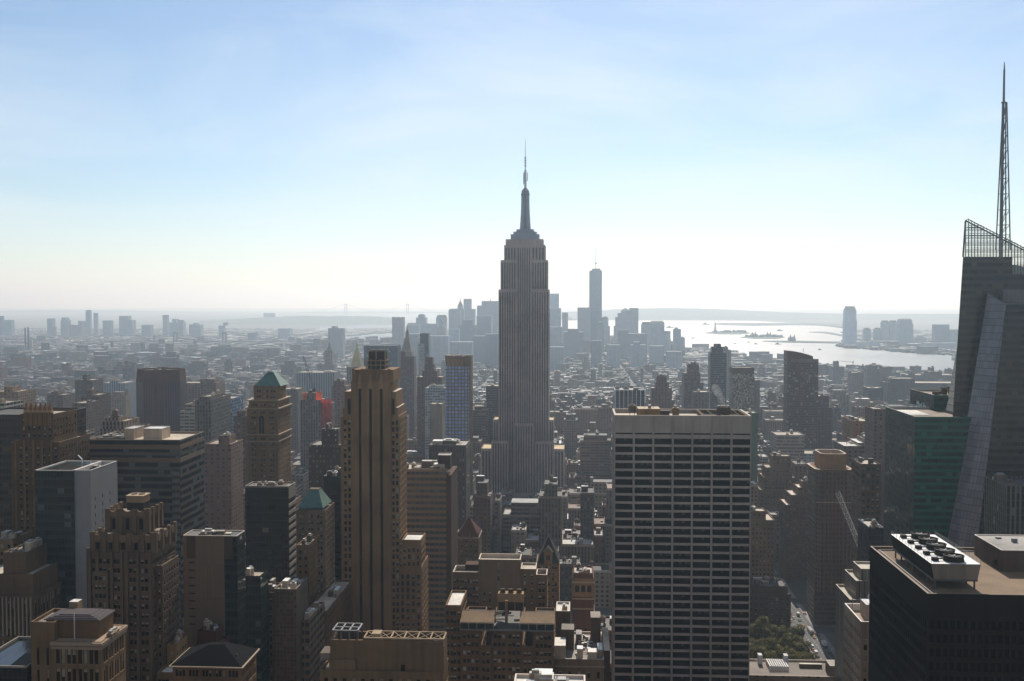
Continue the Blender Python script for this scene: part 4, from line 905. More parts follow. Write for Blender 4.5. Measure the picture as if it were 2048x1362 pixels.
def green_roof():
    D = 590; t = stepped('truncated_green_roof_tower', 'grey stone tower with flat-topped green copper roof beside the black glass block', 'office tower', D, [(592, 650, 1020, 24)], 'plain_attr', (.20, .165, .13), dict(fl=3.6, hf=.5, bay=5.5, k=2, ww=1.2, gap=.5), roofn=0, each=40)
    x = lambda px: P(px, 1000, D)[0]; zz = lambda y: zat(y, D, 620); m = MB(); m.frustum((x(594), x(645), D+1, D+23), zz(1017), (x(610), x(630), D+9, D+15), zz(986), 0, None); t.part('copper_roof', m, 'copper_green'); m = MB(); m.box(x(610), x(630), D+9, D+15, zz(986), zz(984), 0, None, (.14, .13, .1)); t.part('roof_cap', m, 'plain_attr')
green_roof()
stepped('stone_office', 'narrow stone office with a golden arcade under its cornice, before the flat-topped green roof', 'office building', 545, [(593, 618, 1090, 20)], 'plain_attr', (.27, .185, .10), W1, roofn=3, each=30)
stepped('black_slim_tower', 'slim black glass tower standing close beside the tan tower with three shafts', 'office tower', 640, [(647, 690, 952, 25)], 'black_curtain', DARK, roofn=5, rcol=(.1, .09, .08))
stepped('dark_stepped_office', 'dark brown stepped office block with rows of small lit windows', 'office tower', 760, [(617, 700, 890, 30), (643, 676, 858, 18, 5)], 'lit_wall', (.085, .065, .052), roofn=3, rcol=(.2, .17, .14))

# two clad towers low down
stepped('netted_tower', 'tower wrapped in brown scaffold netting with a torn open top', 'building under repair', 470, [(548, 592, 1178, 21)], 'scaffold_net', BROWN, roofn=4, rcol=(.5, .42, .33))
stepped('narrow_brick_tower', 'narrow dark brick tower joined to the netted scaffold tower', 'apartment building', 476, [(522, 548, 1185, 18)], 'plain_attr', (.16, .115, .075), W1, roofn=3, each=40, rcol=(.12, .1, .08))
stepped('wedge_glass_tower', 'black glass wedge with a triangular roof terrace and flagpole', 'office building', 460, [(478, 521, 1152, 12)], 'teal_curtain', DARK, roofn=3, rcol=(.34, .27, .19))
stepped('balcony_block', 'brown block with pale balcony slabs beside the netted scaffold tower', 'apartment building', 480, [(600, 618, 1240, 30)], 'band_wall', (.22, .16, .10), roofn=5, rcol=(.5, .46, .4))
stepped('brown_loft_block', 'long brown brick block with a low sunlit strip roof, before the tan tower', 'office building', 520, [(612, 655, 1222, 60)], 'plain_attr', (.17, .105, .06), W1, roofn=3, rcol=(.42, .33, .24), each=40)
stepped('rear_brick_block', 'tall plain brick apartment block between black slim tower and flat-topped green roof', 'apartment building', 620, [(630, 652, 1035, 26)], 'plain_attr', (.21, .155, .11), W2, roofn=3, each=30)
def truss_roof():
    D = 330; t = T('truss_roof_building', 'dark stone building with an open steel frame along its flat roof edge', 'office building', (P(750, 1290, D)[0], D, 0)); x = lambda px: P(px, 1290, D)[0]; zz = lambda y: zat(y, D, 750); zlo = max(2, zat(1420, D)); col = (.22, .165, .115)
    mass(t, 'upper_wall', x(658), x(886), D+1.5, D+11, zz(1345), zz(1284), 'plain_attr', col, None, 3.0, rcol=(.07, .06, .05), rimt=.8, mark=False)
    mass(t, 'wall', x(640), x(886), D, D+14, 0, zz(1342), 'plain_attr', col, dict(fl=5, hf=.7, bay=3.1, wf=.42, zlo=zlo), rcol=(.12, .1, .08))
    mass(t, 'corner_block', x(845), x(887), D+.5, D+1.49, zz(1345), zz(1290), 'plain_attr', (.2, .15, .105), None, .5, mark=False, roofpart=False)
    mass(t, 'door_block', x(657), x(710), D+.6, D+1.49, zz(1345), zz(1322), 'plain_attr', (.23, .175, .125), None, .4, mark=False, rcol=(.3, .24, .18))
    a, b = x(725), x(885); z = zz(1284); n = 7
    m = MB()
    for y in (D+2.5, D+9.5): m.bar((a, y, z+.4), (b, y, z+.4), .5, 0, (.42, .36, .29))
    t.part('edge_beam', m, 'plain_attr')
    for k in range(n):
        X = a+(b-a)*k/(n-1); m = MB(); m.bar((X, D+2.5, z+.4), (X, D+9.5, z+.4), .45, 0, (.42, .36, .29)); t.part('cross_beam', m, 'plain_attr')
        if k < n-1: m = MB(); X2 = a+(b-a)*(k+1)/(n-1); m.bar((X, D+2.5, z+.3), (X2, D+9.5, z+.3), .3, 0, (.3, .26, .21)); m.bar((X, D+9.5, z+.3), (X2, D+2.5, z+.3), .3, 0, (.3, .26, .21)); t.part('cross_brace', m, 'plain_attr')
    m = MB(); m.box(x(738), x(756), D+4, D+8, z-2, z+1.4, 0, None, (.4, .35, .28)); t.part('air_handler', m, 'plain_attr')
    m = MB(); q0, q1 = x(662), x(712)
    for k in range(4): m.bar((q0+(q1-q0)*k/3, D+2.5, z-2), (q0+(q1-q0)*k/3, D+2.5, z+2.6), .5); m.bar((q0+(q1-q0)*k/3, D+10, z-2), (q0+(q1-q0)*k/3, D+10, z+2.6), .5); m.bar((q0+(q1-q0)*k/3, D+2.5, z+2.6), (q0+(q1-q0)*k/3, D+10, z+2.6), .5)
    for y in (D+2.5, D+6, D+10): m.bar((q0, y, z+2.6), (q1, y, z+2.6), .5)
    t.part('plant_frame', m, 'lead')
    for k in range(7):
        m = MB(); X = x(636)+k*.55; m.box(X, X+.3, D+3, D+10, zz(1330), zz(1330)+2.5, 0, None, (.3, .3, .32)); t.part('louvre_blade', m, 'plain_attr')
    for px in (700, 800): m = MB(); m.box(x(px), x(px)+1.3, D+1.4, D+1.49, zz(1345), zz(1332), 0, None, (.03, .025, .02)); t.part('door', m, 'plain_attr')
    rooftop(t, x(850), x(884), D+3, D+10, zz(1284)-3, 3, None, random.Random(8), 2); finish(t, ('glass_brown', 'blind'), 60)
truss_roof()
# edge of the picture, lower down
def colonnade():
    D = 455; t = stepped('colonnade_building', 'dark stone building with rows of tall pilasters and stepped pyramidal top', 'office building', D, [(-60, 68, 1190, 40), (-50, 66, 1148, 34, 2), (6, 52, 1105, 20, 6)], 'plain_attr', (.16, .115, .075), dict(fl=9, hf=.8, bay=2.7, wf=.5), roofn=5, each=50, rcol=(.4, .34, .26))
    x = lambda px: P(px, 1150, D)[0]
    for k in range(9): m = MB(); X = x(-4+k*8); m.box(X, X+.8, D-.8, D-.003, zat(1270, D, 30), zat(1194, D, 30), 0, None, (.26, .2, .145)); t.part('pilaster', m, 'trim_attr')
colonnade()
stepped('corner_annex', 'small pale brick annex beside the brown tower with pinnacles', 'office building', 500, [(-20, 26, 1078, 20)], 'plain_attr', (.3, .22, .14), W1, roofn=5, rcol=(.5, .45, .36), each=20)
def hip_roof():
    D = 365; t = stepped('hip_roof_building', 'brown stone building under a black hipped roof with bright eaves', 'apartment building', D, [(345, 482, 1330, 18)], 'plain_attr', (.23, .165, .11), dict(fl=4.2, hf=.55, bay=4.6, k=3, ww=.9, gap=.3), roofn=0, each=60, par=.2)
    x = lambda px: P(px, 1330, D)[0]; zz = lambda y: zat(y, D, 420); a, b = x(342), x(485); m = MB(); m.frustum((a, b, D-1, D+19), zz(1331), (a+11, b-9, D+8, D+11), zat(1287, D+9, 420), 0); rf = t.part('hipped_roof', m, 'roof_slate')
    m = MB(); m.box(a-.3, b+.5, D-1.4, D+19.4, zz(1334), zz(1331.3), 0, None, (.36, .28, .2)); t.part('cornice', m, 'trim_attr')
    for k in range(6): m = MB(); m.lathe(a+7+k*3, D+5, [(.5, zz(1324)), (.5, zz(1317)), (.1, zz(1315))], 8, 0, (.12, .1, .08)); t.part('dormer_vent', m, 'plain_attr', rf)
hip_roof()
stepped('red_roof_block', 'low block with a dark red rooftop box and plant, behind the hipped roof', 'office building', 420, [(388, 440, 1290, 12), (395, 431, 1262, 9, 2)], 'plain_attr', (.09, .03, .025), None, roofn=4, rcol=(.12, .06, .05))
stepped('yellow_brick_house', 'small yellowish brick house beside the scalloped tower', 'apartment building', 400, [(334, 352, 1290, 12)], 'plain_attr', (.3, .23, .12), W1, roofn=3, each=10)
def glass_hall():
    D = 330; t = T('glass_hall', 'low hall with a pale blue glazed roof next to the cornice block', 'hall', (P(20, 1320, D)[0], D, 0)); X0, X1, Z = span(-60, 54, 1335, D); m = MB(); m.box(X0, X1, D, D+30, 0, Z-.2); t.part('wall', m, 'black_curtain'); m = MB(); m.frustum((X0+12, X1-.2, D+1, D+24), Z-.19, (X0+14, X1-1, D+8, D+20), Z+2, 0); t.part('glass_roof', m, 'roof_glass'); taken(X0, X1, D, D+30)
    m = MB(); m.parapet(X0, X1, D, D+30, Z-.2, Z+.6, .4, 0, (.3, .27, .23)); t.part('parapet', m, 'trim_attr')
glass_hall()

# ---- middle of the picture, right of the tan tower
def banded():
    D = 690; t = stepped('banded_office_tower', 'curved-banded office tower with reflective window bands and a dark brown side', 'office tower', D, [(800, 892, 938, 26)], 'ribbon_wall', (.30, .235, .16), roofn=6, rcol=(.5, .43, .34), tcol=(.42, .34, .25)); x0, x1, y0, y1, z = t.top
    m = MB(); m.box(x1+.01, x1+3.2, y0+1, y1+14, 0, z-3, 0, None, (.10, .055, .032)); t.part('brown_wing', m, 'plain_attr'); m = MB(); m.box(x1-6, x1+2, y0+6, y0+16, z, z+9, 0, 1, (.07, .045, .035), (.3, .25, .2)); m.parapet(x1-6.1, x1+2.1, y0+5.9, y0+16.1, z+9, z+9.5, .4, 1, (.5, .45, .4)); t.part('penthouse', m, ['plain_attr', 'roof_attr'])
    m = MB(); m.box(x0+13, x0+20, y0+8, y0+14, z, z+5, 0, 1, (.16, .12, .1), (.4, .35, .3)); t.part('cooling_tower', m, ['plain_attr', 'roof_attr'])
banded()
def dark_fin():
    D = 850; t = stepped('brown_ribbed_tower', 'dark brown ribbed office tower with a louvred top floor', 'office tower', D, [(858, 932, 890, 34)], 'rib_wall', (.115, .085, .065), roofn=3, rcol=(.26, .22, .18))
    x0, x1, y0, y1, z = t.top; m = MB(); m.box(x0-.2, x1+.2, y0-.2, y1+.2, z-8.5, z-1.2, 0, None, (.13, .1, .075)); t.part('louvred_floor', m, 'rib_wall'); m = MB(); m.box(x0+9, x1-9, y0+9, y1-8, z, z+3, 0, 1, (.12, .11, .1), (.2, .18, .16)); t.part('penthouse', m, ['plain_attr', 'roof_attr'])
dark_fin()
def hotel():
    D = 465; t = T('old_hotel', 'broad brown brick hotel with white window blinds and a roof terrace of plant', 'hotel', (P(1010, 1240, D)[0], D, 0)); x = lambda px: P(px, 1250, D)[0]; zz = lambda y: zat(y, D, 1010); zlo = max(2, zat(1415, D)); col = (.215, .145, .085)
    wl = dict(fl=3.62, hf=.5, bay=4.7, k=2, ww=1.35, gap=.55, margin=.4, zlo=zlo)
    for i, (a, b, f) in enumerate(((921, 962, 0), (962, 982, -1.2), (982, 1044, .8), (1044, 1066, -1.2), (1066, 1108, 0))): mass(t, 'wall', x(a), x(b), D+f, D+34, 0, zz(1258 if f >= 0 else 1290), 'plain_attr', col, dict(wl, k=2 if b-a < 30 else 4 if b-a < 50 else 3, bay=(x(b)-x(a))/(1 if b-a < 50 else 2), ww=1.3), rcol=(.09, .075, .06), mark=False, roofpart=f >= 0)
    mass(t, 'side_wing', x(889), x(920.8), D+3, D+28, 0, zz(1216), 'plain_attr', (.225, .155, .09), dict(wl, bay=3.4), rcol=(.6, .54, .45), mark=False)
    for a, b in ((921, 987), (1040, 1108)):
        m = MB(); m.box(x(a), x(b), D-.6, D+3.2, zz(1258), zz(1245), 0); c = t.part('conservatory', m, 'glass_green')
        m = MB(); m.face([(x(a)-.3, D-1, zz(1246)), (x(b)+.3, D-1, zz(1246)), (x(b)+.3, D+9, zz(1233)), (x(a)-.3, D+9, zz(1233))], 0, (.34, .27, .2)); m.box(x(a)-.3, x(b)+.3, D+8.5, D+9, zz(1258), zz(1233.2), 0, None, (.25, .2, .15)); t.part('sloping_roof', m, 'plain_attr', c)
        for k in range(5): m = MB(); X = x(a)+(x(b)-x(a))*k/4; m.box(X-.18, X+.18, D-.75, D-.61, zz(1258), zz(1245), 0, None, (.4, .37, .33)); t.part('mullion', m, 'plain_attr', c)
    m = MB(); m.box(x(919), x(1110), D-.9, D-.1, zz(1261), zz(1258.5), 0, None, (.2, .2, .2)); t.part('cornice', m, 'trim_attr')
    m = MB(); a, b = x(991), x(1044); m.box(a, b, D+14, D+19, zz(1222), zz(1205), 0, None, (.4, .3, .2)); m.box(a+.3, b-.3, D+14.2, D+18.8, zz(1240), zz(1222), 0, None, (.05, .04, .03))
    for k in range(4): m.bar((a+(b-a)*k/3, D+13.9, zz(1240)), (a+(b-a)*k/3, D+13.9, zz(1205)), .35, 0, (.36, .28, .2))
    ct = t.part('cooling_plant', m, 'plain_attr')
    for k in range(3): m = MB(); m.lathe(a+(b-a)*(.18+.32*k), D+16.5, [(1.3, zz(1205)), (1.1, zz(1202)), (1.4, zz(1197)), (1.2, zz(1198))], 14, 0, (.12, .1, .08)); t.part('fan', m, 'plain_attr', ct)
    rr = random.Random(21)
    for k in range(8):
        m = MB(); X = x(965)+rr.uniform(0, 22); y = D+rr.uniform(8, 26); z = zz(1256); m.bar((X, y, z+.8), (X+rr.uniform(3, 9), y+rr.uniform(-2, 4), z+rr.uniform(.8, 2.4)), rr.uniform(.4, .9), 0, rr.choice([(.12, .1, .09), (.3, .25, .2), (.08, .08, .09)])); t.part('duct', m, 'plain_attr')
    m = MB(); X = x(1010); m.box(X-.6, X+.6, D+9, D+10.2, zz(1258), zz(1213), 0, None, (.36, .25, .17)); t.part('chimney', m, 'plain_attr'); taken(x(888), x(1110), D-2, D+34); finish(t, ('glass_dark', 'blind_white'), 100)
hotel()
def blank_wall():
    D = 535; t = T('blank_wall_building', 'brown block with a blank windowless upper wall and bright sunk roof', 'office building', (P(1000, 1130, D)[0], D, 0)); x = lambda px: P(px, 1130, D)[0]; zz = lambda y: zat(y, D, 1000); zlo = max(2, zat(1300, D)); wl = dict(fl=3.6, hf=.5, bay=4.6, k=2, ww=1.3, gap=.5, zlo=zlo)
    col = (.19, .14, .092)
    mass(t, 'wing', x(905), x(957), D+1, D+15, 0, zz(1146), 'plain_attr', col, dict(wl, k=3, ww=1.15), rcol=(.09, .07, .05), tcol=(.5, .43, .35), par=2.2)
    mass(t, 'blank_wall', x(957), x(1041), D, D+13, 0, zz(1119), 'plain_attr', (.215, .165, .11), dict(wl, xs=[(x(a)-x(957), x(a+4)-x(957)) for a in (967, 978)], top=16), rcol=(.55, .46, .33), tcol=(.5, .43, .35), par=2.0)
    mass(t, 'stepped_wing', x(1041), x(1072), D+1, D+14, 0, zz(1138), 'plain_attr', (.2, .15, .1), dict(wl, bay=5, k=1, wf=.3), rcol=(.4, .33, .24), tcol=(.45, .38, .3)); mass(t, 'end_wing', x(1072), x(1094), D+2, D+14, 0, zz(1150), 'plain_attr', col, dict(wl, bay=4), rcol=(.12, .07, .045), tcol=(.5, .43, .35), par=2.0)
    m = MB(); m.box(x(995), x(999), D-.05, D-.004, zz(1190), zz(1125), 0); t.part('stair_window', m, 'stair_strip'); m = MB(); m.box(x(928), x(956), D+5, D+13, zz(1147), zz(1135), 0, None, (.10, .055, .035)); t.part('penthouse', m, 'plain_attr'); finish(t, ('glass_dark', 'blind_white'), 60)
blank_wall()
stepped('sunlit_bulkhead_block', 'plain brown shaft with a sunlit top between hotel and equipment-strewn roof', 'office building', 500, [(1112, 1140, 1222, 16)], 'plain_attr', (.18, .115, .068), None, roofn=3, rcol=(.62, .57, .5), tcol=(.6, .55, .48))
def busy_roof():
    D = 470; t = T('busy_roof_building', 'stone building whose bright white roof is crowded with plant', 'office building', (P(1160, 1320, D)[0], D, 0)); x = lambda px: P(px, 1320, D)[0]; zz = lambda y: zat(y, D, 1160); zlo = max(2, zat(1415, D))
    mass(t, 'wall', x(1109), x(1208), D, D+40, 0, zz(1318), 'plain_attr', (.26, .19, .13), dict(fl=7, hf=.42, bay=4.5, wf=.3, zlo=zlo, top=4), 1.0, rcol=(.26, .22, .18), tcol=(.55, .5, .44)); m = MB(); m.box(x(1107), x(1210), D-.8, D-.01, zz(1334), zz(1331), 0, None, (.3, .23, .16)); t.part('cornice', m, 'trim_attr')
    m = MB(); m.box(x(1208)+.01, x(1221), D+4, D+38, 0, zz(1306), 0, 1, (.09, .06, .045), (.45, .35, .25)); t.part('side_wing', m, ['plain_attr', 'roof_attr'])
    z = zz(1318)-1; rr = random.Random(31)
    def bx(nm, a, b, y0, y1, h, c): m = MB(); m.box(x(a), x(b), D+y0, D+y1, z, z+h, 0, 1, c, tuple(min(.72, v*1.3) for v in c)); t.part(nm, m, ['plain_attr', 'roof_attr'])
    bx('stair_bulkhead', 1108.2, 1131, 2, 14, 6.2, (.55, .5, .44)); bx('water_tank_house', 1122, 1148, 15, 24, 9.5, (.13, .10, .075)); bx('lift_house', 1183, 1204, 26, 36, 12, (.16, .12, .085)); bx('air_handler', 1154, 1166, 4, 9, 4.2, (.6, .57, .55)); bx('air_handler', 1176, 1194, 2.5, 8, 3.4, (.55, .5, .45)); bx('plant_box', 1196, 1206, 6, 16, 3.4, (.5, .45, .4)); bx('cooling_tower', 1152, 1164, 22, 29, 5.2, (.25, .22, .2))
    for k in range(26):
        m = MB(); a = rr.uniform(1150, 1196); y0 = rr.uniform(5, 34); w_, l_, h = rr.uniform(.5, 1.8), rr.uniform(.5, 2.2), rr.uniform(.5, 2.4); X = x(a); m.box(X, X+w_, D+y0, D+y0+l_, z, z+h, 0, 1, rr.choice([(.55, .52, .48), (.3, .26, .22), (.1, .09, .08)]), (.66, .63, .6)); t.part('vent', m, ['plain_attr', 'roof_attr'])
    for k in range(4): m = MB(); y = D+10+k*6; m.bar((x(1165), y, z+.6), (x(1200), y+rr.uniform(-2, 2), z+.6), .35, 0, (.5, .47, .43)); t.part('pipe', m, 'plain_attr')
    taken(x(1107), x(1222), D, D+40); finish(t, ('glass_brown', 'blind_white'), 40)
busy_roof()
def arcade_tower():
    D = 640; t = stepped('arcade_tower', 'slender red brick tower with three tall arched windows under a pale cornice', 'office building', D, [(1145, 1188, 1156, 22), (1147, 1186, 1146, 18, 2)], 'plain_attr', (.16, .085, .055), dict(fl=3.7, hf=.5, bay=3.4, wf=.42, top=30), roofn=6, each=30, rcol=(.5, .45, .38)); x = lambda px: P(px, 1180, D)[0]; zz = lambda y: zat(y, D, 1166)
    m = MB(); m.col = (.30, .235, .165); m.box(x(1144), x(1189), D-.4, D-.003, zz(1193), zz(1157)); t.part('stone_face', m, 'plain_attr')
    for y, e in ((1163, 1.4), (1196, .7), (1216, .6)): m = MB(); m.box(x(1145)-e*.4, x(1188)+e*.4, D-e, D-.41, zz(y+2.6), zz(y), 0, None, (.36, .29, .21)); t.part('cornice', m, 'trim_attr')
    for px in (1154.5, 1166.5, 1178.5):
        m = MB(); c = x(px); R_ = 1.35; m.box(c-R_, c+R_, D-.55, D-.42, zz(1184), zz(1174), 0); m.face([(c+R_*math.cos(q), D-.55, zz(1174)+R_*math.sin(q)) for q in np.linspace(0, math.pi, 10)]); w_ = t.part('arched_window', m, 'glass_brown'); f = MB(); f.col = (.36, .285, .2)
        for q0, q1 in zip(np.linspace(0, math.pi, 9), np.linspace(0, math.pi, 9)[1:]): f.bar((c+1.6*math.cos(q0), D-.6, zz(1174)+1.6*math.sin(q0)), (c+1.6*math.cos(q1), D-.6, zz(1174)+1.6*math.sin(q1)), .45)
        for s_ in (-1.6, 1.6): f.bar((c+s_, D-.6, zz(1184)), (c+s_, D-.6, zz(1174)), .45)
        t.part('arch_frame', f, 'plain_attr', w_)
arcade_tower()
def gable_tower():
    D = 655; t = stepped('gabled_tower', 'tan brick tower with a steep slate gable and stone dormer', 'office building', D, [(1072, 1118, 1126, 24)], 'plain_attr', (.27, .19, .105), W2, roofn=0, each=50, par=.2); x = lambda px: P(px, 1110, D)[0]; zz = lambda y: zat(y, D, 1098)
    m = MB(); a, b = x(1074), x(1119); m.pyramid((a, b, D-.2, D+24), zz(1127), ((a+b)/2, D+12, zz(1078)), 0, (.045, .045, .05)); t.part('slate_roof', m, 'plain_attr')
    c = x(1096); m = MB(); m.col = (.31, .22, .125); w_ = 2.6; m.prism([(c-w_, D-.5), (c+w_, D-.5), (c+w_, D+5), (c-w_, D+5)], zz(1127), zz(1105)); m.face([(c-w_, D-.5, zz(1105)), (c+w_, D-.5, zz(1105)), (c, D-.5, zz(1095))]); m.face([(c-w_-.4, D-.9, zz(1105)), (c, D-.9, zz(1094)), (c, D+8, zz(1094)), (c-w_-.4, D+5, zz(1105))], 0, (.06, .055, .055)); m.face([(c, D-.9, zz(1094)), (c+w_+.4, D-.9, zz(1105)), (c+w_+.4, D+5, zz(1105)), (c, D+8, zz(1094))], 0, (.06, .055, .055)); d = t.part('dormer', m, 'plain_attr')
    m = MB()
    for s_ in (-1.1, .2): m.box(c+s_, c+s_+.95, D-.56, D-.51, zz(1120), zz(1111))
    t.part('dormer_window', m, 'glass_dark', d)
gable_tower()
def red_pyramid():
    D = 770; t = stepped('red_pyramid_building', 'brown brick building with a dark red tiled pyramid roof', 'office building', D, [(908, 957, 1075, 26)], 'plain_attr', (.17, .11, .07), dict(fl=3.6, hf=.5, bay=3.3, wf=.45), roofn=0, each=50, par=.2); x = lambda px: P(px, 1070, D)[0]; zz = lambda y: zat(y, D, 935); a, b = x(911), x(957)
    m = MB(); m.pyramid((a, b, D+1, D+26), zz(1074), ((a+b)/2+.5, D+13, zz(1040)), 0, (.10, .032, .022)); t.part('tiled_roof', m, 'plain_attr'); m = MB(); m.box(x(907), x(958), D-.7, D+27, zz(1077.5), zz(1075.2), 0, None, (.25, .18, .12)); t.part('cornice', m, 'trim_attr')
    for a in range(4): m = MB(); X = x(909+a*15.5); m.lathe(X, D+.8, [(.7, zz(1075)), (.7, zz(1069)), (.1, zz(1065))], 8, 0, (.2, .1, .07)); t.part('finial', m, 'plain_attr')
red_pyramid()
stepped('white_roof_block', 'flat white roof with dark plant, cut off by the picture edge below the hotel', 'office building', 300, [(1022, 1172, 1402, 22)], 'plain_attr', (.24, .18, .12), None, roofn=9, rcol=(.6, .55, .47), tcol=(.6, .55, .5))

# ---- right of the broad slab
def brown_piers():
    D = 838; t = T('brown_pier_tower', 'brown tower with vertical piers, chamfered shoulders and an open octagonal crown', 'skyscraper', (P(1660, 930, D)[0], D, 0)); x = lambda px: P(px, 940, D)[0]; zz = lambda y: zat(y, D, 1662); col = (.17, .10, .055); a, b, c = x(1633), x(1705), 3.7; dep = 34
    def octo(x0, x1, y0, y1, c): return [(x0+c, y0), (x1-c, y0), (x1, y0+c), (x1, y1-c), (x1-c, y1), (x0+c, y1), (x0, y1-c), (x0, y0+c)]
    m = MB(); m.col = col; pl = octo(a, b, D, D+dep, c); m.prism(pl, 0, zz(940)); t.part('shaft', m, 'pier_brown')
    m = MB(); m.col = (.2, .12, .07); pl2 = octo(a-.9, b+.9, D-.9, D+dep+.9, c); m.prism(pl2, zz(944), zz(939.8)); m.rim(pl2, zz(940), zz(939), 1.5, 1, (.4, .32, .24)); t.part('cornice', m, ['plain_attr', 'trim_attr'])
    m = MB(); m.col = (.36, .22, .12); pl3 = octo(a+4.2, b-3.2, D+3, D+dep-4, 3.5); m.prism(pl3, zz(940), zz(909), top=False); inner = m.rim(pl3, zz(925), zz(908.9), .9, 1, (.5, .4, .3)); m.face([(*p_, zz(925)) for p_ in inner], 0, (.12, .08, .05)); t.part('crown', m, ['plain_attr', 'trim_attr'])
    m = MB(); xc = x(1672); m.pyramid((xc-4, xc+4, D+8, D+20), zz(924), (xc, D+14, zz(907)), 0, (.33, .22, .1)); t.part('crown_roof', m, 'plain_attr')
    n = 7
    for k in range(n+1): m = MB(); X = a+c+(b-a-2*c)*k/n; m.box(X-.45, X+.45, D-.7, D-.003, 0, zz(945), 0, None, (.215, .125, .066)); t.part('pier', m, 'plain_attr')
    m = MB(); m.box(a-.15, b+.15, D-.95, D-.71, zz(1005), zz(1003.5), 0, None, (.4, .32, .24)); t.part('belt_course', m, 'trim_attr'); taken(a, b, D, D+dep)
    mass(t, 'podium', a-2, b+2, D-5, D-1.2, 0, 24, 'pier_brown', (.12, .08, .055), mark=False, rcol=(.3, .25, .2))
brown_piers()
stepped('setback_brown_tower', 'brown brick tower with many terraces stepping up to a plain square top', 'office tower', 1090, [(1520, 1592, 980, 40), (1528, 1592, 955, 36, 1), (1532, 1585, 935, 26, 3), (1545, 1582, 912, 18, 6)], 'plain_attr', (.225, .15, .095), dict(fl=3.6, hf=.45, bay=3.4, wf=.42), roofn=5, each=50)
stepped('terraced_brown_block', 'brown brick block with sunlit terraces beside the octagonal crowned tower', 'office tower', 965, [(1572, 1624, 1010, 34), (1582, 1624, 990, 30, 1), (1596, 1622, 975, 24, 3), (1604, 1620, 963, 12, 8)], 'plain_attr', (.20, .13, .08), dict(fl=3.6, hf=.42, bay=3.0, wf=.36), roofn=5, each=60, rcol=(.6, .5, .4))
stepped('tan_office_slab', 'tan stone office with plain piers close behind the broad slab', 'office tower', 868, [(1494, 1550, 1040, 30), (1496, 1532, 1022, 16, 6)], 'plain_attr', (.255, .19, .12), dict(fl=3.7, hf=.5, bay=3.4, wf=.42), roofn=3, each=50, rcol=(.4, .32, .24))
stepped('glass_roof_block', 'brown ornate block with a dark mansard and skylights by the park trees', 'office building', 820, [(1496, 1582, 1188, 30), (1506, 1576, 1172, 22, 3)], 'plain_attr', (.11, .075, .05), dict(fl=4.2, hf=.55, bay=4, wf=.4), roofn=5, each=40, rcol=(.05, .045, .045))
stepped('brown_grid_tower', 'brown tower with a regular grid of wide windows, next to the green glass tower', 'office tower', 760, [(1722, 1762, 928, 26)], 'plain_attr', (.17, .115, .075), dict(fl=4.4, hf=.6, bay=3.6, wf=.6), roofn=3, each=60, rcol=(.4, .33, .26))
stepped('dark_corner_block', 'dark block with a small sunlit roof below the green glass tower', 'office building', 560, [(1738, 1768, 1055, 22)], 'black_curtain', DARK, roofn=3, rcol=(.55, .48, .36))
def setback_grey():
    D = 470; t = stepped('grey_terraced_office', 'grey office stepping up in three planted terraces beside the black tower', 'office building', D, [(1700, 1790, 1200, 26), (1712, 1790, 1162, 20, 4), (1722, 1790, 1138, 14, 8)], 'flute_wall', (.20, .18, .15), roofn=0, rcol=(.42, .36, .28), tcol=(.4, .36, .3))
    for k in range(7): m = MB(); X = P(1696+k*2.2, 1200, D+6)[0]; m.lathe(X, D+5+k*2.4, [(.3, zat(1200, D)-1), (.9, zat(1200, D)-.2), (.2, zat(1200, D)+.9)], 7, 0, (.10, .09, .03)); t.part('planter_shrub', m, 'plain_attr')
setback_grey()
def white_parapet():
    D = 390; t = stepped('white_parapet_building', 'pale building with a bright white parapet, masts and a dish', 'office building', D, [(1722, 1800, 1244, 24)], 'plain_attr', (.36, .32, .27), dict(fl=4.1, hf=.5, bay=3.0, wf=.5), roofn=0, rcol=(.24, .17, .12), tcol=(.7, .68, .66), par=2.6, each=50); x0, x1, y0, y1, z = t.top
    m = MB(); m.box(x0+4.5, x0+11, y0+10, y0+18, z, z+6, 0, 1, (.4, .38, .36), (.5, .48, .46)); bk = t.part('bulkhead', m, ['plain_attr', 'roof_attr'])
    for k in range(3): m = MB(); X = x0+2+k*3; m.bar((X, y0+20, z), (X, y0+20, z+8), .18); t.part('whip_antenna', m, 'steel')
    m = MB(); m.lathe(x0+7, y0+14, [(.3, z+6), (.3, z+7)], 8); m.loft([(x0+7+1.3*math.cos(q), y0+13, z+8.2+1.3*math.sin(q)) for q in np.linspace(0, 6.28, 14)], [(x0+7+.5*math.cos(q), y0+14, z+8.2+.5*math.sin(q)) for q in np.linspace(0, 6.28, 14)]); t.part('satellite_dish', m, 'white_metal', bk)
white_parapet()
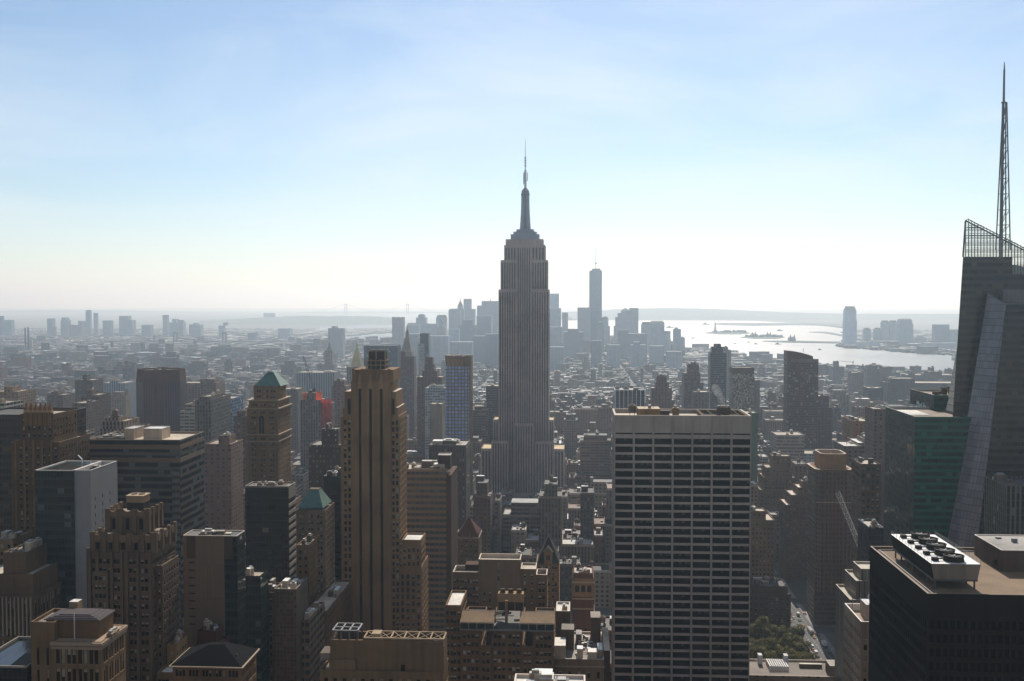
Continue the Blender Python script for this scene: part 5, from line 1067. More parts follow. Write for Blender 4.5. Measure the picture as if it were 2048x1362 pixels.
def low_annex():
    D = 560; t = stepped('roof_garden_annex', 'low annex with white skylight ridges and two gabled wells, between slab and black tower', 'office building', D, [(1497, 1690, 1352, 26)], 'flat_wall', (.2, .15, .1), roofn=0, rcol=(.16, .12, .09), tcol=(.5, .44, .36)); x0, x1, y0, y1, z = t.top; x = lambda px: P(px, 1340, D+15)[0]
    for k in range(9): m = MB(); X = x(1536+k*4.4); m.box(X, X+.7, y0+10, y0+22, z, z+2.6-k*.02, 0, None, (.66, .62, .58)); t.part('skylight_ridge', m, 'roof_attr')
    for a, b, h in ((1520, 1528, 5), (1572, 1580, 5)): m = MB(); m.box(x(a), x(b), y0+20, y0+24, z, z+h, 0, None, (.62, .6, .56)); t.part('vent_stack', m, 'roof_attr')
    m = MB(); m.box(x(1600), x(1645), y0+16, y0+18, z, z+2, 0, 1, (.22, .17, .12), (.55, .5, .4)); t.part('duct', m, ['plain_attr', 'roof_attr']); m = MB(); m.box(x(1648), x(1666), y0+2, y0+12, z, z+6, 0, 1, (.17, .14, .115), (.3, .26, .2)); t.part('bulkhead', m, ['plain_attr', 'roof_attr'])
    for k in range(4): m = MB(); X = x(1668+k*5); m.bar((X, y0+4, z+.8), (X+5, y0+22, z+.8), .4, 0, (.5, .46, .4)); t.part('pipe', m, 'plain_attr')
low_annex()
stepped('ribbed_dark_tower', 'dark tower with pale vertical ribs at the picture edge behind the penthouse', 'office tower', 560, [(2013, 2120, 972, 30)], 'pier_edge', (.09, .075, .06), roofn=5, rcol=(.1, .09, .08))
# ------------------------------------------------------------------ towers of the middle distance
curtain('violet_glass', (.045, .05, .075), (.08, .075, .085), 1.6, 3.8, .15, .35, pblind=.03, rough=.12, var=.2)
curtain('blue_glass', (.05, .10, .19), (.2, .2, .2), 2.0, 3.6, .15, .5, pblind=.1, blind=(.3, .33, .35), rough=.08)
facade('blue_windows', 3.35, 3.5, .62, .66, glass=(.24, .31, .48), blind=(.38, .45, .60), pblind=.6, wall=(.20, .135, .10), grough=.15)
facade('dark_bands', 2.2, 3.6, .9, .6, glass=(.02, .022, .028), pblind=.12)
facade('painted_sparkle', 1.5, 1.9, .8, .8, glass=(.03, .03, .03), blind=(.55, .47, .33), pblind=.75, wall=(.2, .17, .13), grough=.2)  # golden glints painted as pale colour on random panes
facade('white_pier', 5.2, 4, .82, .98, glass=(.035, .037, .045), pblind=.0, wall=(.5, .5, .5))
facade('balcony_glass', 3.0, 3.1, .8, .55, glass=(.10, .13, .13), blind=(.42, .45, .44), pblind=.5, wall=(.34, .35, .34), grough=.1)
facade('pale_bands', 1.6, 3.7, .94, .42, glass=(.09, .10, .10), blind=(.3, .3, .29), pblind=.3)
facade('slot_wall', 2.2, 40, .5, .98, glass=(.028, .026, .026), pblind=.0)
facade('dotted_slab', 2.4, 3.2, .6, .5, glass=(.03, .03, .032), blind=(.5, .48, .45), pblind=.22)
m_, n_, b_ = newmat('net'); n_.links.new(vary(n_, colattr(n_), .35, .15, .6), b_.inputs['Base Color']); b_.inputs['Roughness'].default_value = .8
b_.inputs['Transmission Weight'].default_value = 0; b_.inputs['Alpha'].default_value = 1
tr_ = n_.nodes.new('ShaderNodeBsdfTranslucent'); n_.links.new(b_.inputs['Base Color'].links[0].from_socket, tr_.inputs[0]); mx_ = n_.nodes.new('ShaderNodeMixShader'); mx_.inputs[0].default_value = .45
n_.links.new(b_.outputs[0], mx_.inputs[1]); n_.links.new(tr_.outputs[0], mx_.inputs[2]); n_.links.new(mx_.outputs[0], n_.nodes['Material Output'].inputs[0])
facade('pale_pier', 4.4, 4, .6, .98, glass=(.13, .14, .155), pblind=.0, wall=(.30, .31, .31))
def S(name, label, cat, D, tiers, wall, col, **k): return stepped(name, label, cat, D, tiers, wall, col, **k)
OT, AT, OB = 'office tower', 'apartment tower', 'office building'

def chamfer_tower():
    D = 1280; t = T('chamfered_tower', 'dark reddish brown tower with chamfered corners and a windowless top', 'skyscraper', (P(306, 800, D)[0], D, 0)); x = lambda px: P(px, 760, D)[0]; zz = lambda y: zat(y, D, 306)
    a, b = x(262), x(351); c = 15; y0 = D; y1 = D+52; oc = lambda e: [(a+c+e, y0+e), (b-c-e, y0+e), (b-e, y0+c+e), (b-e, y1-c-e), (b-c-e, y1-e), (a+c+e, y1-e), (a+e, y1-c-e), (a+e, y0+c+e)]
    m = MB(); m.col = (.115, .052, .04); m.prism(oc(0), 0, zz(765), top=False); t.part('shaft', m, 'slot_wall')
    m = MB(); m.col = (.125, .055, .042); A = [(*p, zz(765)) for p in oc(0)]; Bq = [(*p, zz(740)) for p in oc(1.2)]; m.loft(A, Bq, 0, None, False); i_ = m.rim(oc(1.2), zz(743), zz(740), 1); m.face([(*p, zz(743)) for p in i_], 0, (.2, .16, .13)); cr = t.part('crown', m, 'plain_attr')
    for k in range(9):
        m = MB(); X = a+c+(b-a-2*c)*(k/8); m.box(X-.6, X+.6, y0-.7, y0-.003, 0, zz(765), 0, None, (.15, .068, .05)); t.part('pier', m, 'plain_attr')
    rooftop(t, a+18, b-18, y0+14, y1-14, zz(743), 5, cr, random.Random(2), 5); taken(a, b, y0, y1)
chamfer_tower()
S('grey_ribbed_office', 'grey green office tower with fine vertical ribs beside the chamfered brown tower', OT, 1000, [(390, 421, 799, 60), (398, 419, 793, 40, 6)], 'pier_wall', (.17, .17, .15), roofn=2)
S('blue_glass_office', 'pale blue glass office showing beyond the grey ribbed office tower', OB, 1180, [(436, 464, 797, 40)], 'blue_glass', GREY, roofn=1)
S('white_terrace_block', 'low white block in long horizontal bands between chamfered tower and grey ribbed office', OB, 1150, [(360, 392, 822, 50), (370, 392, 808, 30, 8)], 'band_wall', (.45, .44, .42), roofn=3)
S('striped_hospital_block', 'wide pale block of thin white vertical stripes on the plain', OB, 1900, [(200, 250, 766, 60), (219, 236, 761, 30, 10)], 'pale_pier', WHITE, roofn=2)
S('dark_apartment_slab', 'dark brown apartment slab with two chimneys on its roof', AT, 1700, [(150, 185, 760, 40), (165, 173, 750, 14, 10)], 'flat_wall', (.12, .085, .075), roofn=1)
S('dotted_apartment_tower', 'grey brown apartment tower with two lines of white windows up its front', AT, 1150, [(143, 172, 806, 34)], 'flat_wall', (.16, .125, .105), roofn=2)
S('brown_apartment_tower', 'brown apartment tower with flat bulkhead, behind the dotted grey apartment tower', AT, 1260, [(161, 196, 790, 36), (172, 184, 780, 16, 8)], 'flat_wall', (.15, .105, .085), roofn=1)
S('white_office_block', 'white office block with four rows of small slits and a plain upper floor', OB, 850, [(124, 157, 867, 30)], 'band_wall', (.44, .42, .40), roofn=2)
S('ornate_hotel', 'ornate pale hotel with striped red attic rising behind the bronze banded block', 'hotel', 760, [(200, 265, 858, 34), (203, 250, 842, 26, 4), (208, 236, 836, 16, 8)], 'pier_wall', (.38, .30, .24), roofn=5, tank=True)
S('tan_apartment_block', 'tan apartment block with a square tower above the dark slab on the edge', AT, 1200, [(-20, 36, 783, 40), (8, 25, 773, 18, 8)], 'flat_wall', (.33, .25, .18), roofn=1)
S('white_balcony_block', 'white balconied block at the edge behind the dark bronze slab', AT, 900, [(-20, 10, 806, 30)], 'band_wall', (.5, .49, .47), roofn=1)
S('round_cap_tower', 'dim brown apartment tower with a dark round cap', AT, 1500, [(94, 126, 790, 36), (102, 116, 784, 16, 8)], 'flat_wall', (.17, .13, .115), roofn=1)
S('pink_brick_block', 'pinkish brick block with a plain flank, past the bronze banded block', AT, 800, [(409, 462, 888, 30), (437, 458, 872, 16, 6)], 'flat_wall', (.25, .17, .14), roofn=4)
S('pale_twin_apartment', 'pale apartment slab with a higher west half, beyond the grey ribbed office', AT, 1500, [(360, 432, 766, 40), (400, 428, 758, 26, 8)], 'flat_wall', (.25, .21, .19), roofn=2)
S('brown_edge_block', 'plain brown block just before the green pyramid tower', AT, 950, [(467, 497, 832, 30), (474, 490, 822, 16, 5)], 'flat_wall', (.16, .11, .085), roofn=2)
S('rose_apartment_tower', 'rose brick apartment tower behind the tan tower with three shafts', AT, 1300, [(664, 692, 772, 32), (667, 688, 762, 16, 6)], 'flat_wall', (.24, .16, .14), roofn=3)
S('colonnaded_office', 'long pale office with a tall colonnade of windows under its flat top', OB, 1900, [(594, 668, 745, 50)], 'pale_pier', (.3, .3, .3), roofn=3)
S('grey_terrace_office', 'low grey office with rows of small windows, west of the green pyramid', OB, 1500, [(562, 596, 778, 40)], 'flat_wall', (.2, .18, .17), roofn=3)
def netted_building():
    D = 1150; t = S('netted_building', 'office tower under repair hung with orange and red safety netting', 'building under repair', D, [(600, 641, 800, 36), (606, 634, 786, 20, 6)], 'pier_wall', (.24, .22, .22), roofn=3); x = lambda px: P(px, 800, D)[0]; zz = lambda y: zat(y, D, 620)
    for a, b, y0, y1, d, c, nm in ((604, 612, 801, 785, 4, (.75, .2, .06), 'orange_net'), (630, 643, 801, 783, 4, (.75, .2, .06), 'orange_net'), (641.2, 661, 880, 798, 5, (.62, .06, .035), 'red_net')):
        m = MB(); w_ = 1.4
        for k in range(4):
            f = k/4; m.box(x(a+(b-a)*f), x(a+(b-a)*(f+.25))-.25, D+d-.4, D+d, zz(y0), zz(y1+(k % 3)*2.2), 0, None, c)
        if nm == 'red_net': m.box(x(a), x(b), D+d+.01, D+d+18, 0, zz(y1+9), 0, None, (.2, .14, .12))
        t.part(nm, m, 'net')
netted_building()
def gold_pyramid():
    D = 1850; t = S('gold_pyramid_tower', 'pale tower with tall gilded pyramid roof and lantern behind the tan tower', 'skyscraper', D, [(686, 732, 760, 40), (693, 727, 734, 30, 5)], 'pier_wall', (.34, .31, .28), roofn=0); x = lambda px: P(px, 730, D)[0]; zz = lambda y: zat(y, D, 709); cx, cy = x(709), D+20
    m = MB(); m.lathe(cx, cy, [(13, zz(734)), (2.2, zz(697)), (2.0, zz(693)), (.2, zz(682))], 8, 0); t.part('gilded_roof', m, 'gold_leaf')
plain('pale_gold', (.42, .36, .24), .5, .1)
gold_pyramid()
S('violet_glass_slab', 'broad dark violet glass slab behind the tan tower with three shafts', OT, 2000, [(727.5, 795, 691, 40)], 'violet_glass', GREY, roofn=0, rcol=(.2, .2, .22))
def clock_tower():
    D = 2100; t = S('campanile_tower', 'pale stone campanile with steep roof and gilded lantern spire', 'skyscraper', D, [(801, 824, 704, 24)], 'stone_wall', (.36, .345, .33), roofn=0); x = lambda px: P(px, 700, D)[0]; zz = lambda y: zat(y, D, 812.5); a, b = x(802), x(823); c = (a+b)/2; cy = D+12
    m = MB(); m.frustum((a, b, D+1, D+23), zz(704), (c-4.4, c+4.4, cy-4.4, cy+4.4), zz(678), 0, (.33, .32, .31)); t.part('steep_roof', m, 'plain_attr'); m = MB(); m.lathe(c, cy, [(5.2, zz(678)), (5.2, zz(676)), (3.6, zz(675)), (3.6, zz(668)), (2.2, zz(662))], 10, 0, (.4, .37, .3)); t.part('lantern', m, 'plain_attr'); m = MB(); m.lathe(c, cy, [(2.3, zz(662)), (1.3, zz(656)), (.25, zz(646))], 10); t.part('gilded_spire', m, 'gold_leaf')
clock_tower()
S('purple_brick_slim_tower', 'slim purplish brown tower standing before the campanile', AT, 1650, [(799.5, 828, 738, 26), (801, 828, 714, 22, 2), (801.5, 811, 703, 12, 4)], 'flat_wall', (.13, .085, .09), roofn=1)
def slim_dark():
    t = S('slim_glass_tower', 'very slim dark glass tower with a pale window strip down one side', AT, 2150, [(840, 857, 667, 22)], 'violet_glass', GREY, roofn=1); D = 2150; x = lambda px: P(px, 680, D)[0]; m = MB(); m.box(x(837), x(849), D-6, D-.01, 0, zat(687, D, 845)); t.part('pale_bay', m, 'balcony_glass')
slim_dark()
S('crowned_brown_tower', 'brown stepped tower with narrow square crown, between slim dark tower and blue-windowed tower', AT, 1400, [(834, 884, 754, 36), (845, 874, 741, 26, 4), (849, 868, 730, 18, 6), (851, 865, 715, 12, 8)], 'flat_wall', (.17, .12, .105), roofn=0)
S('glass_balcony_tower', 'glassy apartment tower with many balconies next to the blue-windowed tower', AT, 1260, [(850, 893, 776, 30), (858, 886, 771, 18, 5)], 'balcony_glass', GREY, roofn=2)
S('blank_white_tower', 'blank pale tower flank without windows before the glass balcony tower', AT, 1180, [(859.5, 884, 808, 26)], 'plain_attr', (.33, .31, .28), roofn=1)
def blue_windows():
    D = 1080; t = S('blue_window_tower', 'brown gridded tower with rows of bright blue windows and flared stone crown', 'hotel tower', D, [(891, 938.5, 733, 20)], 'blue_windows', BROWN, roofn=0); x = lambda px: P(px, 720, D)[0]; zz = lambda y: zat(y, D, 915); a, b = x(891), x(938.5)
    for k in range(5):
        m = MB(); p = (b-a)/5; q = a+p*k; e = .5; m.frustum((q+.3, q+p-.3, D+.5, D+19), zz(733), (q-.1+(0 if k else -e), q+p+(.1 if k < 4 else e), D-.6, D+20), zz(711+(2 if k in (1, 3) else 0)), 0, (.30, .225, .15)); t.part('crown_panel', m, 'plain_attr')
    m = MB(); m.bar((a-.6, D-.8, zz(711)), ((a+b)/2, D-.8, zz(713)), .7); m.bar(((a+b)/2, D-.8, zz(713)), (b+.6, D-.8, zz(710.5)), .7); t.part('crown_rail', m, 'steel'); m = MB(); m.box(b+.01, b+1.6, D, D+22, 0, zz(711), 0, None, (.26, .2, .14)); t.part('side_wall', m, 'plain_attr')
    m = MB(); m.bar(((a+b)/2-1, D+10, zz(713)), ((a+b)/2-1, D+10, zz(703)), .4); t.part('flagpole', m, 'steel')
blue_windows()
S('dark_hazy_block', 'dark office block in haze standing close beside the tallest skyscraper', OT, 1600, [(972, 1000, 772, 40)], 'dark_bands', (.14, .13, .13), roofn=2)
# west of the mast
S('white_rib_office', 'dark glass office with bright white vertical ribs behind the broad slab', OT, 1330, [(1230, 1290, 780, 60)], 'white_pier', WHITE, roofn=4, rcol=(.2, .19, .19), par=2)
S('stepped_rose_tower', 'rose brown tower stepping up to a narrow flat crown, beyond the slab roof', AT, 1500, [(1299, 1350, 800, 40), (1303, 1344, 776, 30, 3), (1311, 1338, 764, 22, 6), (1314, 1333, 752, 14, 9)], 'flat_wall', (.20, .125, .11), roofn=1)
S('grey_shoulder_tower', 'grey brown apartment tower with one lower shoulder, beyond the slab roof', AT, 1620, [(1368, 1407, 765, 36), (1368, 1401, 746, 30, 2), (1376, 1398, 729, 20, 5)], 'flat_wall', (.15, .125, .125), roofn=2)
S('dark_needle_tower', 'dark slender tower with a stepped top against the shining water', AT, 1720, [(1421, 1453, 705, 30), (1424, 1446, 694, 20, 3), (1429, 1442, 688, 12, 5)], 'dark_bands', (.11, .11, .125), roofn=0)
t_ = S('sparkling_glass_tower', 'glass tower with glittering golden reflections and a plain band on top', OT, 1450, [(1465, 1508, 747, 30)], 'painted_sparkle', GREY, roofn=0)
mass(t_, 'plain_top', t_.top[0]-.3, t_.top[1]+.3, 1449.7, 1480.3, t_.top[4]+.9, zat(735, 1450, 1486), 'plain_attr', (.17, .14, .125))
def curved_slab():
    D = 1350; t = T('curved_top_slab', 'tall grey apartment slab whose roof curves down to one side', 'skyscraper', (P(1606, 750, D)[0], D, 0)); x = lambda px: P(px, 720, D)[0]; zz = lambda y: zat(y, D, 1606); a, b, c = x(1575), x(1626), x(1637)
    m = MB(); m.col = (.155, .135, .115); m.box(a, c, D, D+24, 0, zz(719)); t.part('shaft', m, 'dotted_slab')
    m = MB(); top = [(x(1575+51*k/10), zz(702+10.5*(k/10)**1.8)) for k in range(11)]
    for y in (D, D+24): m.face([(a, y, zz(719.01)), (b, y, zz(719.01))]+[(q[0], y, q[1]) for q in reversed(top)], 0, (.15, .10, .085))
    for p, q in zip(top, top[1:]): m.face([(p[0], D, p[1]), (q[0], D, q[1]), (q[0], D+24, q[1]), (p[0], D+24, p[1])], 0, (.2, .17, .15))
    m.face([(a, D, zz(719)), (a, D, top[0][1]), (a, D+24, top[0][1]), (a, D+24, zz(719))]); m.face([(b, D, zz(719)), (b, D, top[-1][1]), (b, D+24, top[-1][1]), (b, D+24, zz(719))]); t.part('curved_crown', m, 'plain_attr')
    m = MB(); m.box(x(1586), c+.05, D-.15, D-.01, zz(725), zz(718), 0, None, (.22, .21, .2)); t.part('band', m, 'plain_attr'); m = MB(); m.bar((x(1609), D+8, zz(704)), (x(1609), D+8, zz(697)), .5); t.part('whip_antenna', m, 'steel'); taken(a, c, D, D+24)
curved_slab()
S('brown_neighbour_block', 'dim brown block stepping down right beside the curved grey slab', AT, 1420, [(1630, 1665, 815, 40), (1632, 1658, 792, 26, 4)], 'flat_wall', (.14, .11, .105), roofn=2)
S('white_louvre_office', 'white office in thin horizontal stripes below the curved grey slab', OB, 1180, [(1553, 1609, 870, 34)], 'pale_bands', (.40, .40, .40), roofn=2)
S('pale_glass_low_office', 'lower pale glass office joined to the white striped office', OB, 1185, [(1609.5, 1636, 907, 30)], 'balcony_glass', GREY, roofn=1)
S('teal_side_tower', 'narrow teal green tower showing past the corner of the broad slab', AT, 1010, [(1494, 1516, 826, 26)], 'plain_attr', (.15, .24, .21), roofn=1)
S('orange_brick_block', 'orange brown brick block in a row of lofts, beyond the octagonal crown', OB, 1060, [(1706, 1742, 842, 40)], 'flat_wall', (.27, .15, .08), roofn=3)
S('flat_grey_office', 'grey office with a flat sunlit roof directly behind the octagonal crown', OB, 890, [(1688, 1723, 892, 34)], 'flat_wall', (.20, .175, .155), roofn=1, rcol=(.45, .42, .38))
S('sawtooth_roof_block', 'broad block topped by bright white sawtooth roof ridges', OB, 1000, [(1716, 1790, 886, 40), (1728, 1790, 878, 26, 6)], 'stone_wall', (.24, .19, .16), roofn=8, rcol=(.66, .64, .62))
S('brown_upper_block', 'plain brown block whose top clears the sawtooth roof by the green tower', OB, 930, [(1748, 1772, 818, 28)], 'flat_wall', (.20, .16, .13), roofn=1)
for nm, lb, D, tr, c in (('warehouse_block', 'long dark warehouse block in haze near the river', 2300, [(1776, 1925, 766, 60), (1780, 1830, 757, 40, 5)], (.14, .12, .12)), ('loft_tower', 'hazy tan tower with lattice crane behind it, near the river', 2600, [(1704, 1727, 745, 40)], (.25, .2, .18)), ('dark_mid_tower', 'small dark gridded tower before the hazy warehouse block', 2100, [(1737, 1766, 776, 40)], (.1, .095, .1)), ('river_apartment', 'pair-topped grey apartment block at the river edge', 2900, [(1734, 1766, 737, 50), (1737, 1756, 731, 30, 6)], (.2, .19, .19)), ('river_slab', 'narrow brown slab at the river beside the pair-topped block', 2850, [(1767, 1784, 734, 40)], (.2, .16, .15)), ('spired_block', 'small block with a stubby tower standing against the river', 3200, [(1665, 1689, 733, 50), (1669, 1678, 723, 20, 8)], (.19, .18, .19)), ('gabled_river_block', 'long low block with gables by the river, west of the stubby tower', 2900, [(1816, 1852, 750, 60), (1820, 1830, 745, 20, 5)], (.2, .18, .17)), ('river_end_block', 'stepped block by the river next to the green glass tower', 2800, [(1857, 1912, 750, 60), (1858, 1884, 743, 40, 6)], (.19, .18, .18)), ('low_river_tower', 'dim apartment slab behind the dark needle tower on the shoreline', 2600, [(1444, 1462, 700, 40), (1446, 1456, 694, 20, 5)], (.2, .19, .2)), ('grey_mid_slab', 'slender grey slab half hidden behind tower of glittering glass', 1700, [(1505, 1520, 760, 30)], (.17, .15, .15)), ('brown_foot_block', 'brown block among roofs under the grey brown shouldered tower', 1560, [(1388, 1418, 784, 34)], (.17, .14, .13))):
    S(nm, lb, OB, D, tr, 'flat_wall', c, roofn=2)
def con_tower():
    D = 2900; t = S('lantern_tower', 'hazy grey stone tower with a temple top and small lantern', 'skyscraper', D, [(645, 668, 728, 30), (649, 664, 702, 20, 4)], 'stone_wall', (.3, .29, .28), roofn=0); x = lambda px: P(px, 700, D)[0]; zz = lambda y: zat(y, D, 656.5); c, cy = x(656.5), D+14
    m = MB(); m.lathe(c, cy, [(9.5, zz(702)), (3.2, zz(693)), (3.0, zz(688)), (.3, zz(683))], 8, 0, (.28, .29, .27)); t.part('lantern_roof', m, 'plain_attr')
con_tower()
# ---- three cranes
def crane(D, base, tip, label, w_=1.6, c=(.30, .27, .24), mastpx=None):
    p, q = Vector(P(*base, D)), Vector(P(*tip, D)); t = T('construction_crane', label, 'crane', tuple(p)); d = (q-p); n = max(6, int(d.length/3.2)); s_ = d.cross(Vector((0, 1, 0))).normalized()*w_*.5
    m = MB(); m.col = c; y = Vector((0, w_*.45, 0)); L = [p+s_, p-s_+y, p-s_-y]
    for l in L: m.bar(l, l+d, .22)
    for k in range(n):
        for i in range(3): m.bar(L[i]+d*(k/n), L[(i+1) % 3]+d*((k+1)/n), .14); m.bar(L[i]+d*(k/n), L[(i+1) % 3]+d*(k/n), .12)
    t.part('lattice_jib', m, 'paint_attr'); b = MB(); b.col = c; b.box(p.x-1.6, p.x+1.6, p.y-1.2, p.y+1.2, p.z-2.4, p.z+1.2); t.part('cab', b, 'plain_attr'); b = MB(); b.col = c; zb = P(*mastpx, D)[2] if mastpx else p.z-14
    for e in ((-.8, -.8), (.8, -.8), (.8, .8), (-.8, .8)): b.bar((p.x+e[0], p.y+e[1], zb), (p.x+e[0], p.y+e[1], p.z-2.4), .25)
    for k in range(max(2, int((p.z-2.4-zb)/2))): b.bar((p.x-.8, p.y-.8, zb+2*k), (p.x+.8, p.y-.8, zb+2*k+2), .15)
    b.bar((p.x, p.y+1, p.z+1), (p.x-d.normalized().x*4, p.y+1, p.z+6), .3); t.part('mast', b, 'paint_attr')
crane(620, (1731, 1122), (1675, 984), 'tall pale lattice crane leaning across the brown tower with octagonal crown', 2.4, (.60, .56, .5), (1731, 1180)); crane(1165, (628, 779), (605, 711), 'dark lattice crane rising from the roof hung with orange netting', 1.8, (.09, .085, .09), (628, 800)); crane(2950, (1706, 724), (1680, 722), 'distant flat-jib crane by the river', 2.0, (.3, .27, .25), (1706, 760))
# ------------------------------------------------------------------ ground, water, islands, hills
def inpoly(x, y, pl):
    r = False; j = len(pl)-1
    for i in range(len(pl)):
        if (pl[i][1] > y) != (pl[j][1] > y) and x < (pl[j][0]-pl[i][0])*(y-pl[i][1])/(pl[j][1]-pl[i][1])+pl[i][0]: r = not r
        j = i
    return r
m_, n_, b_ = newmat('city_ground')
g1 = ramp(n_, noise(n_, .004, 6), [(.35, (.075, .072, .065)), (.5, (.12, .11, .10)), (.6, (.055, .07, .04)), (.72, (.13, .12, .11))])
n_.links.new(vary(n_, g1, .3, .02, .3), b_.inputs['Base Color']); b_.inputs['Roughness'].default_value = .9
mb = MB(); S_ = 47000
nx = 24
for i in range(nx):
    for j in range(nx):
        a0, a1 = -S_+2*S_*i/nx, -S_+2*S_*(i+1)/nx; b0, b1 = -3000+(S_+3000)*j/nx, -3000+(S_+3000)*(j+1)/nx
        mb.face([(a0, b0, 0), (a1, b0, 0), (a1, b1, 0), (a0, b1, 0)])
single('ground', mb, 'city_ground', kind='structure')
m_, n_, b_ = newmat('bay_water')
b_.inputs['Base Color'].default_value = (.02, .035, .045, 1); n_.links.new(maprange(n_, noise(n_, .0012, 4), .3, .7, .34, .46), b_.inputs['Roughness']); b_.inputs['IOR'].default_value = 1.33
bp = N(n_, 'Bump'); bp.inputs['Strength'].default_value = .9; bp.inputs['Distance'].default_value = 10.0
mp = N(n_, 'Mapping'); mp.inputs['Scale'].default_value = (.5, 1.6, 1); n_.links.new(N(n_, 'NewGeometry').outputs['Position'], mp.inputs[0])
n_.links.new(noise(n_, .006, 6, mp.outputs[0], .65), bp.inputs['Height']); n_.links.new(bp.outputs[0], b_.inputs['Normal'])
WATER = {
 'bay': [(1925, 750), (1860, 746), (1800, 742), (1700, 738), (1640, 733), (1560, 723), (1500, 719), (1472, 707), (1440, 701), (1400, 699), (1365, 697), (1345, 690), (1322, 672), (1290, 668), (1235, 674), (1200, 670), (1160, 665), (1120, 658), (1060, 656), (1000, 652), (905, 656), (800, 655), (740, 656), (690, 659), (640, 657), (640, 652), (690, 654), (716, 650), (760, 647), (800, 643), (806, 636), (800, 633), (650, 631), (650, 629.2), (860, 629.2), (905, 632), (1100, 640), (1205, 641), (1350, 641.2), (1500, 641.5), (1590, 646), (1640, 650), (1690, 658), (1700, 668), (1690, 686), (1668, 691), (1690, 696.5), (1762, 701.5), (1840, 708), (1925, 712.5)],
 'river': [(684, 684), (684, 674), (732, 669.5), (784, 666), (812, 666), (820, 676), (800, 681), (745, 686)],
 'channel': [(560, 658), (600, 655.5), (628, 656), (600, 659)]}
LAND = {}
for k, pl in WATER.items():
    g = [G(*p)[:2] for p in pl]; WATER[k] = g; mb = MB()
    bm = bmesh.new(); vs = [bm.verts.new((x, y, .5)) for x, y in g]; f = bm.faces.new(vs); bmesh.ops.triangulate(bm, faces=[f])
    if f.normal.z < 0: pass
    bmesh.ops.recalc_face_normals(bm, faces=bm.faces)
    for f in bm.faces:
        if f.normal.z < 0: f.normal_flip()
    me = bpy.data.meshes.new('water'); bm.to_mesh(me); bm.free(); me.materials.append(MATS['bay_water']); o = bpy.data.objects.new('water', me); COL.objects.link(o); o['kind'] = 'structure'; o['label'] = {'bay': 'wide bay shining under the sun', 'river': 'pale stretch of river beyond the dark violet slab', 'channel': 'thin far channel of water'}[k]
def onwater(x, y): return any(inpoly(x, y, g) for g in WATER.values())
plain('far_land', (.055, .07, .05), .95, .25, .002, .02)
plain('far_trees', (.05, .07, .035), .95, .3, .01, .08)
def hill(name, label, D, ridge, depth):
    """a real ridge: crest line from the outline, falling away to both sides"""
    mb = MB(); rows = []
    for dy, k in ((-depth*.5, 0), (-depth*.3, .45), (-depth*.12, .85), (0, 1.0), (depth*.2, .7), (depth*.5, 0)):
        rows.append([(P(px, py, D)[0]*(1+dy/D), D+dy, max(0, P(px, py, D)[2])*k+RND.uniform(-2, 4)*(0 < k)) for px, py in ridge])
    for a, b in zip(rows, rows[1:]):
        for i in range(len(a)-1): mb.face([a[i], a[i+1], b[i+1], b[i]])
    o = single(name, mb, 'far_land', label=label, kind='structure')
def dense(pts, n=6):
    r = []
    for (a, b), (c, d) in zip(pts, pts[1:]):
        for k in range(n): t = k/n; r.append((a+(c-a)*t, b+(d-b)*t+RND.uniform(-.25, .25)))
    return r+[pts[-1]]
hill('hills', 'long low blue ridge across the bay', 16500, dense([(1040, 626), (1122, 624.5), (1202, 622), (1220, 619.5), (1270, 617.5), (1330, 616), (1380, 617), (1430, 618), (1500, 621.5), (1580, 625), (1660, 627), (1780, 628), (1925, 628)]), 2600)
hill('hills', 'faint far rise on the east horizon', 26000, dense([(-80, 623), (80, 620), (240, 620.5), (400, 624), (560, 626), (640, 624), (760, 626.5), (900, 625)], 8), 4000)
hill('shore_land', 'low wooded shore below the far bridge', 13200, dense([(400, 643), (500, 636), (600, 632), (700, 632), (760, 633), (790, 637), (806, 642)], 8), 2600)
def island(label, pts_px, h, trees=True):
    g = [G(*p) for p in pts_px]; mb = MB(); lo = [(x, y, .3) for x, y, _ in g]; cx = sum(p[0] for p in lo)/len(lo); cy = sum(p[1] for p in lo)/len(lo)
    hi = [(cx+(x-cx)*.96, cy+(y-cy)*.96, h) for x, y, _ in lo]; mb.loft(lo, hi); o = single('island', mb, 'far_land', label=label, kind='structure'); return cx, cy
def tree_mass(label, x0, x1, y0, y1, z, n, hmin, hmax, seed):
    rr = random.Random(seed); mb = MB()
    for k in range(n):
        x, y = rr.uniform(x0, x1), rr.uniform(y0, y1); r = rr.uniform(7, 16); h = rr.uniform(hmin, hmax)
        for q in range(7):
            a = rr.uniform(0, 6.28); e = rr.uniform(.2, 1)*r; mb.pyramid((x+e*math.cos(a)-r*.4, x+e*math.cos(a)+r*.4, y+e*math.sin(a)-r*.4, y+e*math.sin(a)+r*.4), z, (x+e*math.cos(a)+rr.uniform(-3, 3), y+e*math.sin(a), z+h*rr.uniform(.6, 1.1)))
    return single('far_woods', mb, 'far_trees', label=label, kind='stuff')
c = island('low wooded island carrying the statue', [(1408, 666.5), (1440, 669), (1480, 669), (1503, 667), (1490, 664), (1450, 662.5), (1425, 663.5)], 4); tree_mass('trees on the statue island', G(1442, 666)[0], G(1494, 666)[0], c[1]-60, c[1]+150, 4, 46, 10, 24, 1)
e = island('flat island with low halls in the bay', [(1479, 675.5), (1510, 678), (1555, 678), (1571, 675), (1556, 672), (1500, 671.5)], 4); tree_mass('trees on the island of halls', G(1490, 674)[0], G(1560, 674)[0], e[1]-50, e[1]+150, 4, 40, 10, 20, 2)
